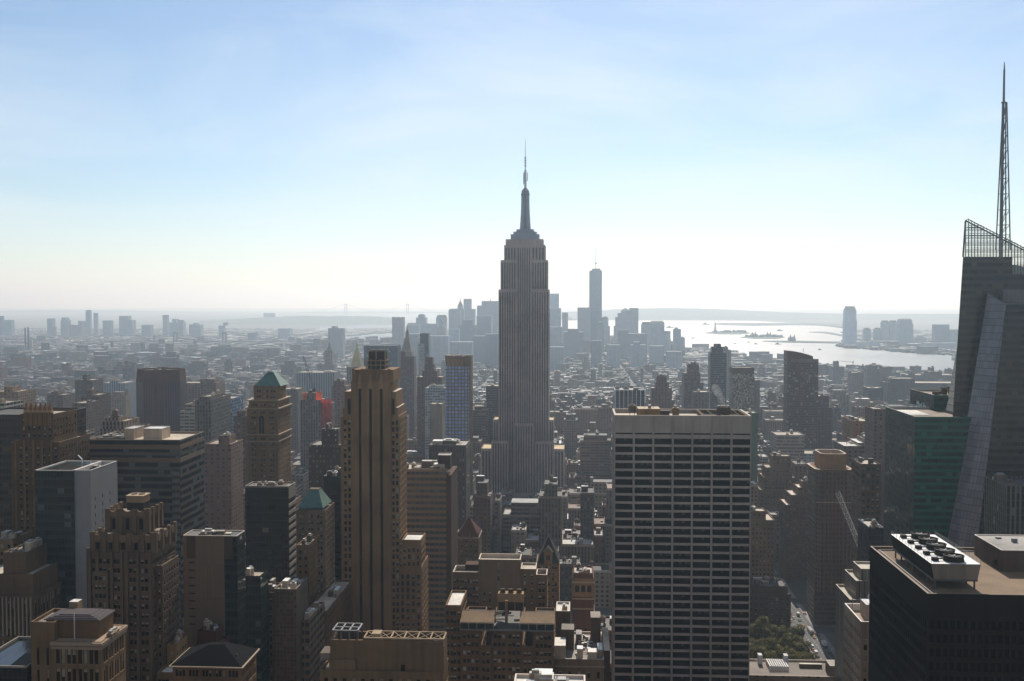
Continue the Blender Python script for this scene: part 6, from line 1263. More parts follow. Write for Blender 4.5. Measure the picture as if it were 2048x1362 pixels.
island('long thin pier land reaching to the ferry house', [(1524, 683), (1560, 685), (1690, 687.5), (1692, 685), (1610, 683), (1560, 682.5)], 5); island('thin curved pier with a road', [(1617, 664.5), (1650, 667), (1685, 673), (1690, 671), (1655, 664.5), (1640, 664)], 4); island('far flat container shore', [(1426, 650), (1500, 651.8), (1590, 650.5), (1640, 651), (1690, 656), (1690, 649), (1600, 646.5), (1430, 647)], 6)
def statue():
    D = c[1]+20; X = P(1430.5, 655, D)[0]; zz = lambda y: P(1430.5, y, D)[2]; t = T('robed_statue', 'small robed statue with raised torch on a tall pedestal on an island', 'statue', (X, D, 4)); m = MB(); m.frustum((X-20, X+20, D-20, D+20), 4, (X-14, X+14, D-14, D+14), 20); m.frustum((X-9, X+9, D-9, D+9), 20, (X-6.5, X+6.5, D-6.5, D+6.5), 48); t.part('pedestal', m, 'plain_attr')
    m = MB(); m.lathe(X, D, [(5.5, 48), (4.6, 60), (4.4, 72), (3.8, 78), (1.6, 81), (2.3, 84), (1.5, 88), (.2, 89)], 10); m.bar((X-3.5, D, 76), (X-5.5, D, 94), 2.0, 0, None, 1.3); m.lathe(X-5.5, D, [(1.0, 93), (1.8, 95), (.2, 99)], 8); m.bar((X+3, D-2, 66), (X+4.5, D-3, 74), 2.4); t.part('figure', m, 'copper_green')
statue()
for px, py, w_, h, lb in ((1508, 674, 10, 16, 'low red hall with domed towers on the flat island'), (1538, 674.5, 9, 15, 'second low hall near the far end of the flat island'), (1585, 684, 12, 24, 'ferry house with small clock turret on the thin pier land')):
    x, y, _ = G(px, py); k = y/F; t = T('hall', lb, 'hall', (x, y, 4)); m = MB(); W_ = w_*k; m.box(x-W_/2, x+W_/2, y, y+50, 3.5, h, 0, None, (.25, .15, .12)); m.frustum((x-W_/2-2, x+W_/2+2, y-2, y+52), h, (x-W_/2+8, x+W_/2-8, y+22, y+28), h+9, 0, (.14, .15, .14)); t.part('hall_body', m, 'plain_attr')
    for s_ in (-.32, .32): m = MB(); X = x+W_*s_; m.lathe(X, y+4, [(4, 4), (4, h+12), (5, h+13), (.3, h+24)], 8, 0, (.2, .17, .15)); t.part('turret', m, 'plain_attr')
# ---- far suspension bridge
def bridge(label, D, pa, pb, ytop, ydeck, ends, legw, hz, c=(.24, .25, .26)):
    t = T('suspension_bridge', label, 'bridge', (P((pa+pb)/2, ydeck, D)[0], D, 0)); x = lambda px: P(px, ydeck, D)[0]; Zt, Zd = P(pa, ytop, D)[2], P(pa, ydeck, D)[2]; w_ = legw
    for px in (pa, pb):
        m = MB(); m.col = c; X = x(px)
        for s_ in (-1, 1): m.frustum((X+s_*w_*1.5-w_*.62, X+s_*w_*1.5+w_*.62, D-w_, D+w_), 0, (X+s_*w_*1.35-w_*.5, X+s_*w_*1.35+w_*.5, D-w_*.8, D+w_*.8), Zt)
        m.box(X-w_*1.5, X+w_*1.5, D-w_*.7, D+w_*.7, Zt-w_*1.4, Zt-.5); m.box(X-w_*1.5, X+w_*1.5, D-w_*.7, D+w_*.7, Zd-w_*.6, Zd+w_*.4); t.part('tower', m, 'plain_attr')
    m = MB(); m.col = c; e0, e1 = x(ends[0]), x(ends[1]); n = 24; prev = None
    for k in range(n+1):
        X = e0+(e1-e0)*k/n; q = (X, D, Zd*(1-.35*abs(2*k/n-1)**3))
        if prev: m.bar(prev, q, hz)
        prev = q
    t.part('deck', m, 'plain_attr'); m = MB(); m.col = c
    def cable(x0, z0, x1, z1, sag, n=16):
        p = None
        for k in range(n+1):
            s = k/n; q = (x0+(x1-x0)*s, D, z0+(z1-z0)*s-sag*4*s*(1-s))
            if p: m.bar(p, q, hz*.42)
            p = q
    A, Bq = x(pa), x(pb); cable(A, Zt, Bq, Zt, (Zt-Zd)*.86); cable(e0+(A-e0)*.25, Zd*.85, A, Zt, (Zt-Zd)*.12); cable(Bq, Zt, Bq+(e1-Bq)*.75, Zd*.85, (Zt-Zd)*.12); t.part('main_cable', m, 'plain_attr')
bridge('pale far suspension bridge with two tall towers across the narrows', 21800, 691.8, 815, 607.5, 624.2, (600, 905), 14, 11); bridge('hazy nearer suspension bridge with steel towers at the river', 6350, 351, 449, 664, 682, (200, 640), 7, 5, (.16, .17, .18))
# ---- boats
rr = random.Random(5); nb = 0
for px, py, L, lb in ((1475, 707.5, 52, 'large pale ferry close to the near shore of the bay'), (1556, 689, 40, 'dark ferry beneath the thin pier land'), (1512, 688.5, 26, 'tug between the pier land and the near shore'), (1498, 685, 22, 'small workboat just past the tug'), (1510, 677.5, 36, 'boat by the flat island of halls'), (1470, 687.5, 20, 'tiny boat alone in the brightest glitter'), (1340, 656, 80, 'grey cargo ship seen beyond the downtown towers'), (1386, 677, 30, 'sailing boat off the tip of downtown'), (1412, 649.5, 90, 'faint cargo ship on the horizon side of the statue'), (1142, 640.8, 160, 'far freighter showing between downtown towers'), (1640, 700, 26, 'small boat trailing wake off the far towers'), (1560, 662, 60, 'long barge beyond the flat island')):
    x, y, _ = G(px, py); t = T('boat', lb, 'boat', (x, y, .5), 'boats on the bay'); m = MB(); h = L*.09; W_ = L*.22; m.col = rr.choice([(.08, .07, .07), (.3, .28, .26), (.15, .08, .07)])
    hull = lambda k, z: [(x-L/2*k, y-W_/2*k, z), (x+L*.36*k, y-W_/2*k, z), (x+L/2*k, y, z), (x+L*.36*k, y+W_/2*k, z), (x-L/2*k, y+W_/2*k, z)]
    m.loft(hull(.9, .3), hull(1, h+.5)); t.part('hull', m, 'plain_attr'); m = MB(); m.box(x-L*.3, x+L*.1, y-W_*.3, y+W_*.3, h+.5, h*2.2, 0, None, (.5, .48, .45)); m.box(x-L*.2, x, y-W_*.2, y+W_*.2, h*2.2, h*3, 0, None, (.4, .38, .36)); t.part('cabin', m, 'plain_attr'); m = MB(); m.bar((x-L*.1, y, h*3), (x-L*.1, y, h*4.4), L*.012+.2); t.part('mast', m, 'steel')
# ---- far skylines, each tower a thing
FARLM = []
def far(lb, D, tiers, c=(.22, .22, .23), name='distant_tower', cap=None, wall='far_wall', grp=None):
    X0, X1, _ = span(tiers[0][0], tiers[0][1], tiers[0][2], D); t = T(name, lb, 'tower', ((X0+X1)/2, D, 0), grp); z0 = 0; dep = max(22, min(60, (X1-X0)*.8))
    for i, tr in enumerate(tiers):
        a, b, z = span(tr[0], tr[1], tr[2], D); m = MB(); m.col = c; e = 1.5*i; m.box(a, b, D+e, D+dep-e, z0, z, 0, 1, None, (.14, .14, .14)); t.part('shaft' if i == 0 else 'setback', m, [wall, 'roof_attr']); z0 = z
    if cap:
        k, y = cap[0], cap[1]; zt = P((a+b)/2, y, D)[2]; cx, cy = (a+b)/2, D+dep/2; m = MB(); m.col = c
        if k == 'pyr': m.pyramid((a, b, D+e, D+dep-e), z0, (cx, cy, zt))
        if k == 'dome': R_ = (b-a)/2; m.lathe(cx, cy, [(R_*math.cos(q), z0+(zt-z0)*math.sin(q)) for q in np.linspace(0, 1.5, 7)], 12)
        if k == 'mast': m.bar((cx, cy, z0), (cx, cy, zt), cap[2] if len(cap) > 2 else 4, 0, None, 1.5)
        if k == 'cren':
            for q in range(3): w_ = (b-a)/5; m.box(a+2*q*w_, a+(2*q+1)*w_, D, D+dep, z0, zt)
        if k == 'frus': m.frustum((a, b, D+e, D+dep-e), z0, (a+(b-a)*.12, b-(b-a)*.12, D+dep*.3, D+dep*.7), zt)
        t.part({'pyr': 'pyramid_roof', 'dome': 'dome', 'mast': 'spire', 'cren': 'crenellation', 'frus': 'tapered_top'}[k], m, 'plain_attr')
        if len(cap) > 3 or k == 'pyr' and len(cap) > 2: m = MB(); m.bar((cx, cy, zt-4), (cx, cy, P((a+b)/2, cap[2], D)[2]), 3, 0, None, 1); t.part('spire', m, 'plain_attr')
    taken(X0, X1, D, D+dep); return t
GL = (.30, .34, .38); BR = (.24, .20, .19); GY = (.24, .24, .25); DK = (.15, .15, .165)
for lb, D, tr, c, cap in (
 ('flat river tower with a notched top in front of the far bay', 4800, [(784, 807, 635.5)], BR, ('cren', 633)),
 ('stepped domed tower beyond the notched river tower', 5800, [(816, 854, 646), (832, 852, 635), (836, 848, 630)], GY, ('dome', 627)),
 ('low hazy slab at the foot of the stepped domed tower', 5500, [(814, 838, 650)], GY, None),
 ('broad hazy block between domed tower and tapered tower', 5400, [(854, 876, 647.5)], GY, None),
 ('tapered flat-topped tower behind the gothic pointed one', 5900, [(872, 893, 636)], GY, ('frus', 629)),
 ('gothic pointed tower, small, below the tapered flat top', 5200, [(874, 891, 654), (878, 887, 648)], BR, ('pyr', 637.5)),
 ('square-shouldered tower standing before the needle spire', 5700, [(897, 920, 620), (899, 917, 617.5)], GY, None),
 ('tower with a steep pyramid and needle spire downtown', 5800, [(912, 928, 617), (915, 925, 612)], GY, ('pyr', 600, 593)),
 ('tall square tower, highest east of the mast, downtown', 6000, [(926, 950, 618), (927, 942, 597.5)], GY, None),
 ('wide flat block with mast close to the tallest skyscraper', 5600, [(954, 996, 611), (963, 996, 602)], GY, ('mast', 596, 4)),
 ('darker slab low in front of the wide flat block', 5000, [(953, 983, 632)], DK, None),
 ('pale stub tower with a bright roof line in mid haze', 4300, [(899, 918, 658)], GL, None),
 ('grey stepped mass below the square-shouldered tower', 4900, [(918, 952, 650), (925, 945, 640)], DK, None),
 ('low grey mass below the notched river tower', 4200, [(806, 850, 676), (812, 836, 668)], DK, None),
 ('hazy block to the west of the low grey mass', 4100, [(852, 896, 672)], GY, None),
 ('hazy wide block under the pale stub tower', 3900, [(900, 944, 684)], GY, None),
 ('dim tower between stub tower and tallest skyscraper', 4200, [(946, 972, 672)], DK, None),
 ('dim slab touching the tallest skyscraper low down', 4000, [(970, 996, 668)], DK, None),
 ('pale glass tower with one slanting edge just west of the tallest skyscraper', 5650, [(1100, 1118, 587)], GL, None),
 ('broad flat tower below the pale glass tower', 5300, [(1094, 1122, 616.5)], GY, None),
 ('narrow tower alone between the broad flat tower and the spired giant', 5500, [(1124, 1136, 625)], GY, None),
 ('wide flat tower at the foot of the spired giant', 5300, [(1155, 1181, 615)], BR, None),
 ('round-topped tower west of the spired giant', 5450, [(1203, 1220, 652), (1203, 1217, 638)], GY, ('dome', 632)),
 ('small dark dome-topped block before the spired giant', 5000, [(1195, 1208, 648)], DK, ('dome', 642)),
 ('tower with copper pyramid and rounded shoulders', 5520, [(1228, 1262, 652), (1231, 1261, 634), (1236, 1259, 626), (1243, 1259, 621)], GY, ('pyr', 615.5)),
 ('flat tower joined to the copper pyramid tower', 5560, [(1259, 1277, 616)], GY, None),
 ('dark slab in front of the copper pyramid tower', 4600, [(1236, 1257, 660)], DK, None),
 ('wide low block right under the flat joined tower', 4700, [(1256, 1294, 667)], DK, None),
 ('sloping-shouldered tower next to the mansarded one', 5250, [(1283, 1303, 650)], GY, ('frus', 643)),
 ('broad tower with mansard top at the river', 5150, [(1300, 1331, 662), (1301, 1329, 645)], GY, ('frus', 641)),
 ('low slab at the river west of the mansard tower', 5150, [(1329, 1341, 662)], GY, None),
 ('slender tower at the end of downtown with knob', 4900, [(1347, 1362, 658), (1350, 1356, 655)], GY, None),
 ('short pointed block at the very end of downtown', 4880, [(1360, 1370, 676)], GY, ('pyr', 671)),
 ('dark stub tower low below the spired giant', 4000, [(1182, 1203, 681)], DK, None),
 ('broad dark block left of the dark stub tower', 4600, [(1128, 1166, 664), (1136, 1158, 658)], DK, None),
 ('dim slab below the narrow lone tower', 4500, [(1097, 1124, 654)], GY, None),
 ('low pale row block by the river at the last piers', 3900, [(1334, 1364, 703)], GY, None),
 ('grey block under the dark slab of the pyramid tower', 4000, [(1214, 1240, 690)], GY, None),
 ('hazy apartment block under the wide low block', 4000, [(1262, 1292, 690), (1268, 1280, 684)], GY, None),
 ('hazy block between river end and mansard tower, low', 4100, [(1300, 1328, 692)], GY, None),
 ('block in haze immediately west of the mast tower', 3700, [(1099, 1128, 694)], GY, None),
 # across the river to the west
 ('tall tapering glass tower alone on the far shore', 6400, [(1690, 1714, 640), (1691, 1713, 622)], GL, ('frus', 612.5)),
 ('small round-topped tower beside the lone tapering tower', 6500, [(1728, 1742, 659)], GY, ('dome', 655)),
 ('second round-topped tower, next before the taller pair', 6500, [(1749, 1763, 659)], GY, ('dome', 655)),
 ('eastern of two equal towers on the far shore', 6450, [(1764, 1778, 645)], GY, ('frus', 641)),
 ('western of two equal towers on the far shore', 6450, [(1780, 1794, 645)], GY, ('frus', 641)),
 ('bulky stepped tower next to the equal pair', 6300, [(1797, 1827, 648), (1800, 1825, 640)], GY, ('frus', 637.5)),
 ('low ragged block past the bulky stepped tower', 6400, [(1832, 1853, 675), (1838, 1848, 671)], GY, None),
 ('square flat tower near the faceted glass tower, far shore', 6200, [(1871, 1899, 649)], DK, None),
 ('hazy tower half hidden by the faceted glass tower', 6200, [(1900, 1918, 659)], GY, None),
 ('low grey far-shore mass below the equal pair', 6000, [(1715, 1760, 684), (1740, 1800, 682)], GY, None),
 ('long low far-shore terminal with one bright roof', 5500, [(1782, 1855, 697)], DK, None),
 ('low far-shore mass below the square flat tower', 5700, [(1850, 1912, 686)], GY, None),
 # across the river to the east
 ('edge tower, first on the east horizon', 7600, [(-6, 4, 632)], DK, None), ('rounded block next to the edge tower', 7500, [(6, 22, 640)], GY, ('dome', 637)),
 ('plain east tower with a pink low neighbour', 7600, [(94, 106, 637)], GY, None), ('low pink block by the plain east tower', 7500, [(103, 110, 654)], (.34, .2, .18), None),
 ('east tower with a narrow collar', 7600, [(121, 136, 640), (123, 133, 635)], GY, None), ('long pinkish east block', 7400, [(137, 164, 650), (156, 164, 642)], (.28, .2, .19), None),
 ('tallest pointed east tower', 7800, [(171, 180, 621)], GY, ('pyr', 618)), ('thin east tower beside the tallest pointed one', 7700, [(187, 194, 626)], GY, None),
 ('short east block past the thin tower', 7500, [(205, 221, 641)], GY, None), ('wide east slab with a lower half', 7600, [(238, 265, 640), (238, 256, 632)], GY, None),
 ('hipped east block past the wide east slab', 7400, [(283, 301, 650)], GY, ('pyr', 645)), ('slim pale east tower', 7700, [(325, 335, 630)], GY, None), ('ragged east cluster tower', 7600, [(338, 366, 645), (344, 352, 638)], GY, None), ('twin-topped east block by the ragged cluster', 7500, [(356, 366, 640)], GY, None),
 ('square east block with top hut', 7400, [(378, 401, 649), (386, 392, 646)], GY, None), ('pale east slab behind the bridge tower', 7300, [(437, 448, 651), (446, 454, 645)], GY, None), ('bank tower on the far east plain', 13500, [(527, 548, 626)], GY, None), ('hazy block past the river bridge', 7000, [(556, 580, 657)], GY, None), ('bulky hazy block near the bridge end', 6800, [(495, 513, 665)], DK, None),
 ('slab tower with a roof block by the river', 4600, [(656, 685, 656.5), (663, 671, 652.5)], BR, None)):
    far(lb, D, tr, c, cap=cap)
def giant():
    D = 5500; t = T('spired_giant_tower', 'tallest hazy downtown tower with a spire and a hoist up one edge', 'skyscraper', (P(1191, 600, D)[0], D, 0)); x = lambda px: P(px, 580, D)[0]; zz = lambda y: zat(y, D, 1191); a, b = x(1179), x(1204)
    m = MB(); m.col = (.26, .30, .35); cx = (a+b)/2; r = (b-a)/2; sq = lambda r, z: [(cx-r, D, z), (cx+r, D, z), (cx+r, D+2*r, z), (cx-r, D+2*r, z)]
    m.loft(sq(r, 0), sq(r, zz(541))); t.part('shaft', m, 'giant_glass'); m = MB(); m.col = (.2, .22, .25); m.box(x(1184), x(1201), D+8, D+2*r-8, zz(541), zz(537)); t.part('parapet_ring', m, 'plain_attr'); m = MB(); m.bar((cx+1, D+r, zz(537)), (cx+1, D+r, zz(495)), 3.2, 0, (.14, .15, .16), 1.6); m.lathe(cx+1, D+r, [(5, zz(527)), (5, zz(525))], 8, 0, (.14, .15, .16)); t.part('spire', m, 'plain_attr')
    m = MB(); m.col = (.3, .28, .28)
    for k in range(28): m.box(a-5, a-.05, D+4, D+10, zz(545+k*3.3)-3, zz(545+k*3.3))
    t.part('hoist', m, 'plain_attr'); taken(a, b, D, D+2*r)
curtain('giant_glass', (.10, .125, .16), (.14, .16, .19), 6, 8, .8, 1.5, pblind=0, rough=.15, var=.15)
giant()
def stacks():
    D = 5200; t = T('power_station', 'brick power station with two tall chimneys by the east river', 'power station', (P(30, 690, D)[0], D, 0)); x = lambda px: P(px, 680, D)[0]; zz = lambda y: zat(y, D, 48); m = MB(); m.box(x(0), x(48), D, D+60, 0, zz(690), 0, None, (.2, .17, .16)); t.part('hall_body', m, 'far_wall')
    for px, y in ((46.5, 655.5), (52.5, 654.5)): m = MB(); m.lathe(x(px), D+20, [(4.6, 0), (3.4, zz(y))], 10, 0, (.14, .12, .12)); t.part('chimney', m, 'plain_attr')
stacks()
# ------------------------------------------------------------------ the rest of the city, block by block
CR = random.Random(2024)
PAL = [((.19, .105, .075), 3), ((.25, .165, .115), 3), ((.30, .235, .165), 3), ((.33, .30, .255), 2), ((.20, .19, .18), 2), ((.42, .40, .37), 1.2), ((.12, .095, .08), 1.5), ((.26, .15, .11), 2)]
ROOFS = [((.04, .038, .036), 5), ((.11, .10, .095), 3), ((.20, .175, .15), 2), ((.42, .40, .37), 1.0), ((.64, .62, .60), .55), ((.16, .10, .07), 1)]
def pick(tab): return CR.choices([t[0] for t in tab], [t[1] for t in tab])[0]
AVE = [-1820, -1610, -1400, -1170, -960, -760, -570, -420, -270, -115, 175, 440, 715, 990, 1265, 1540]
AVE = [-1820-260*k for k in range(16, 0, -1)]+AVE+[1540+280*k for k in range(1, 14)]
CR_PARK = [(60, 215, 480, 660), (30, 192, 640, 868), (-118, 60, 700, 860)]
def clash(x0, x1, y0, y1):
    for a, b, c, d in TAKEN:
        if x0 < b and x1 > a and y0 < d and y1 > c: return True
    return False
def cap(px, y):
    if y < 1290:
        e = 830 if px < 260 else 880 if px < 690 else 915 if px < 940 else 985 if px < 1226 else 905
        return e+CR.random()**1.5*170
    return (812 if y < 1700 else 785 if y < 2200 else 757 if y < 3000 else 722 if y < 4200 else 697 if y < 5200 else 668)+CR.random()*40
def shade(c, a, b): k = CR.uniform(a, b); return tuple(v*k for v in c)
LOTS = []      # x0, x1, y0, y1, h, wall colour, roof colour, style, rotation, clutter
def lot(x0, x1, y0, y1, h, hazy):
    LOTS.append((x0, x1, y0, y1, h, shade(pick(PAL), .75, 1.2), shade(pick(ROOFS), .8, 1.15), CR.randrange(5), hazy))
def height(x, y):
    r = CR.random()
    if y < 700: return CR.uniform(20, 55)
    if y < 1300: return CR.uniform(28, 62) if r < .72 else CR.uniform(60, 105)
    if y < 2200: return CR.uniform(18, 50) if r < .86 else CR.uniform(50, 95)
    if y < 3400: return CR.uniform(13, 30) if r < .90 else CR.uniform(32, 75)
    if y < 5200 and x > -2600: return CR.uniform(12, 24) if r < .90 else CR.uniform(30, 65)
    if y > 4600 and -1400 < x < 300: return CR.uniform(20, 70)
    return CR.uniform(9, 17) if r < .955 else CR.uniform(25, 55)
y = 262
while y < 9800:
    sy = 80 if y < 4300 else 110 if y < 6500 else 150
    k = 1.0 if y < 2600 else 1.35 if y < 4300 else 2.0 if y < 6500 else 3.0
    for a0, a1 in zip(AVE, AVE[1:]):
        for (ya, yb) in ((y+8, y+8+(sy-16)/2-1), (y+8+(sy-16)/2+1, y+sy-8)):
            x = a0+13
            while x < a1-16:
                wd = CR.uniform(7, 21)*k if CR.random() < .78 else CR.uniform(22, 50)*k
                if x+wd > a1-12: wd = a1-12-x
                if wd < 6: break
                cx = x+wd/2; px, py = PX(cx, ya, 20)
                if -60 < px < 2110:
                    wet = y > 2500 and onwater(cx, (ya+yb)/2)
                    park = any(c[0] < cx < c[1] and c[2] < ya+20 < c[3] for c in CR_PARK)
                    gap = CR.random() < (.04 if y < 3000 else .12 if y < 5500 else .3)
                    yb2 = yb-(0 if CR.random() < .5 else CR.uniform(2, 10)); ya2 = ya+(0 if CR.random() < .6 else CR.uniform(1, 8))
                    if not wet and not park and not gap and not clash(x+1, x+wd-1, ya2, yb2):
                        h = height(cx, y); zc = EYE+(VPY-cap(px, y))/F*ya2
                        h = max(9, min(h, zc)) if zc > 9 else 9
                        lot(x, x+wd-(.3 if CR.random() < .6 else CR.uniform(1, 4)), ya2, yb2, h, y > 2300)
                x += wd
    y += sy
# housing slabs standing in green courts on the east side
for k in range(46):
    px = CR.uniform(0, 600); d = CR.uniform(3300, 5200); x = P(px, 700, d)[0]; w_ = CR.uniform(30, 70)
    if not onwater(x, d) and not clash(x, x+w_, d, d+18): lot(x, x+w_, d, d+18, CR.uniform(34, 58), True)
# midtown behind and below the viewpoint: towers that shade the streets from the north sky
NEARBEHIND = [(-52, 44, -34, -2.5, 246), (-150, -90, -60, 0, 150), (90, 160, -70, -10, 200), (190, 250, -40, 40, 190), (-260, -190, -80, 10, 170), (-60, 40, -150, -90, 180)]
def boxes(lots, clutter=True):
    v, f, m, c = [], [], [], []
    def bx(x0, x1, y0, y1, z0, z1, wm, wc, rc, rot=0.0):
        k = len(v); P4 = [(x0, y0), (x1, y0), (x1, y1), (x0, y1)]
        if rot:
            cx, cy = (x0+x1)/2, (y0+y1)/2; s_, q = math.sin(rot), math.cos(rot); P4 = [(cx+(a-cx)*q-(b-cy)*s_, cy+(a-cx)*s_+(b-cy)*q) for a, b in P4]
        v.extend([(*p, z0) for p in P4]+[(*p, z1) for p in P4])
        for i in range(4):
            j = (i+1) % 4; f.append((k+i, k+j, k+4+j, k+4+i)); m.append(wm); c.append(wc)
        f.append((k+4, k+5, k+6, k+7)); m.append(5); c.append(rc)
    own = []
    rr = random.Random(77)
    for li, (x0, x1, y0, y1, h, wc, rc, st, hz) in enumerate(lots):
        n0 = len(f); rot = 0 if y0 < 3300 else .5 if (x0 > 0 and y0 < 4600) else (.35 if y0 > 5200 else -.12)
        bx(x0, x1, y0, y1, 0, h, st, wc, rc, rot)
        if y0 < 4200 and y0 > 0:
            w_, d = x1-x0, y1-y0
            for q in range(rr.choice([1, 2, 2, 3]) if y0 < 2600 else rr.choice([0, 1, 1])):
                a, b = rr.uniform(2, max(2.5, w_*.4)), rr.uniform(2, max(2.5, d*.4)); X, Y = rr.uniform(x0+.5, max(x0+.6, x1-a-.5)), rr.uniform(y0+.5, max(y0+.6, y1-b-.5)); bx(X, X+a, Y, Y+b, h, h+rr.uniform(1.5, 5), 4 if 0 else 6, rr.choice([wc, (.3, .27, .22), (.12, .1, .09), (.5, .48, .45)]), rr.choice([rc, (.6, .58, .55), (.3, .28, .25), (.07, .065, .06)]), rot)
            if h > 45 and rr.random() < .5 and w_ > 12: bx(x0+w_*.2, x1-w_*.2, y0+d*.2, y1-d*.15, h, h+rr.uniform(5, 16), st, wc, rc, rot)
        own += [li]*(len(f)-n0)
    return v, f, m, c, own
def mass_mesh(name, lots, label):
    v, f, m, c, own = boxes(lots); me = bpy.data.meshes.new(name); me.from_pydata(v, [], f)
    for x in WALLS+['roof_attr', 'plain_attr']: me.materials.append(MATS[x])
    me.polygons.foreach_set('material_index', np.array(m, dtype=np.int32)); at = me.attributes.new('Col', 'FLOAT_COLOR', 'FACE'); cc = np.ones((len(c), 4), dtype=np.float32); cc[:, :3] = np.array(c, dtype=np.float32); at.data.foreach_set('color', cc.ravel()); me.update()
    o = bpy.data.objects.new(name, me); COL.objects.link(o); o['kind'] = 'stuff'; o['label'] = label
    return o, own
# which lots show largest: cast the picture's own rays once
trial, own = mass_mesh('city_blocks', LOTS, 'x')
dg = bpy.context.evaluated_depsgraph_get(); dg.update()
from mathutils.bvhtree import BVHTree
allv, allp, tag_ = [], [], []
for o in list(SC.objects):
    if o.type != 'MESH' or o.name.startswith(('ground', 'water')) or len(o.data.polygons) > 60000 and o is not trial: continue
    if o is trial: continue
    if len(o.data.polygons) > 700: continue
    M = Matrix.Translation(o.location+(o.parent.location if o.parent else Vector((0, 0, 0)))); k = len(allv)
    allv += [M @ q.co for q in o.data.vertices]; allp += [tuple(k+i for i in p.vertices) for p in o.data.polygons]; tag_ += [-1]*len(o.data.polygons)
k = len(allv); allv += [q.co for q in trial.data.vertices]; allp += [tuple(k+i for i in p.vertices) for p in trial.data.polygons]; tag_ += own
bv = BVHTree.FromPolygons(allv, allp); SEEN = {}
for py in range(700, 1362, 5):
    for px in range(2, 2048, 5):
        r = ray(px, py); h = bv.ray_cast(Vector((0, 0, EYE)), r.normalized())
        if h[2] is not None and tag_[h[2]] >= 0: SEEN.setdefault(tag_[h[2]], []).append((px, py))
bpy.data.objects.remove(trial)
NBIG = 190
big = sorted((i for i in SEEN if LOTS[i][2] < 3000), key=lambda i: -len(SEEN[i]))[:NBIG]
SHOWN = len(big)
# the lots that show largest become buildings of their own
LANDMARK = [(1047, 'the mast skyscraper', 1285), (740, 'the tan three-shaft tower', 600), (1366, 'the broad pale slab', 550), (535, 'the green pyramid tower', 690), (306, 'the chamfered brown tower', 1280), (290, 'the bronze banded block', 560), (70, 'the pinnacled tower', 520), (1660, 'the octagonal crowned tower', 720), (1606, 'the curved grey slab', 1350), (1850, 'the green glass tower', 650), (915, 'the blue-windowed tower', 1080), (855, 'the banded office tower', 690), (895, 'the brown ribbed tower', 850), (1166, 'the red brick arcade tower', 640), (1096, 'the slate gabled tower', 655), (935, 'the red pyramid roof', 770), (620, 'the flat-topped green roof', 590), (620, 'the orange-netted tower', 1150), (415, 'the grey ribbed office', 1000), (158, 'the dotted apartment tower', 1150), (1555, 'the setback brown tower', 860), (1742, 'the brown grid tower', 760), (1580, 'the white striped office', 960), (1437, 'the dark needle tower', 1720), (1486, 'the glittering glass tower', 1450), (1260, 'the white-ribbed office', 1330), (1325, 'the stepped rose tower', 1500), (990, 'the blank-walled building', 535), (656, 'the dark stepped office', 760), (1755, 'the sawtooth roofs', 1000), (1850, 'the hazy warehouse block', 2300), (1540, 'the park trees', 780), (872, 'the blank pale flank', 1180), (230, 'the ornate pale hotel', 760), (140, 'the white slit office', 850), (435, 'the pinkish flat-flanked block', 800), (812, 'the campanile', 2100), (761, 'the violet glass slab', 2000), (1385, 'the grey shouldered tower', 1620), (1000, 'the hotel', 465)]
def cname(c):
    r, g, b = c; l = (r+g+b)/3; s_ = (r-b)/max(l, .01)
    if l < .115: return 'dark brown'
    if s_ > .65: return 'red brick' if l < .17 else 'rust brick'
    if s_ > .45: return 'brown brick' if l < .2 else 'tan brick'
    if s_ > .2: return 'sandy' if l > .22 else 'drab brown'
    return 'pale' if l > .3 else 'grey'
def rname(c):
    l = sum(c)/3
    return 'black tar roof' if l < .09 else 'rusty roof' if c[0] > c[2]*1.6 else 'grey roof' if l < .2 else 'beige roof' if l < .36 else 'silver roof' if l < .55 else 'bright white roof'
USED = set()
def clabel(i, feats):
    x0, x1, y0, y1, h, wc, rc, st, hz = LOTS[i]; pts = SEEN[i]; cx = sum(p[0] for p in pts)/len(pts); d = y0
    near = sorted(LANDMARK, key=lambda L: abs(L[0]-cx)/40+abs(L[2]-d)/150)
    form = 'tall block' if h > 75 else 'slim block' if x1-x0 < 13 else 'broad block' if x1-x0 > 38 else 'mid-rise' if h > 32 else 'low-rise'
    for L in near[:6]:
        dx, dd = L[0]-cx, d-L[2]
        rel = ('just beyond' if dd < 160 else 'well beyond' if dd < 420 else 'far beyond') if dd > 60 else ('before' if dd > -200 else 'well before') if dd < -60 else 'level with'
        side = '' if abs(dx) < 12 else ' to the west' if dx < 0 else ' to the east'
        side = side if abs(dx) < 50 else side.replace('to the', 'farther')
        for f in ['']+feats:
            s_ = f"{cname(wc)} {form} with {rname(rc)}{' and '+f if f else ''}, {rel} {L[1]}{side}"
            if len(s_.replace('-', ' ').split()) <= 17 and s_ not in USED and len(s_.split()) <= 16: USED.add(s_); return s_
    for L in near[:12]:
        for w_ in ('roof edge sunlit', 'roof huts', 'plain street front', 'shadowed flank'):
            s_ = f"{cname(wc)} {form} with {w_} beyond {L[1]}"
            if s_ not in USED: USED.add(s_); return s_
    return f"{cname(wc)} {form} among the city blocks"
BR_ = random.Random(99)
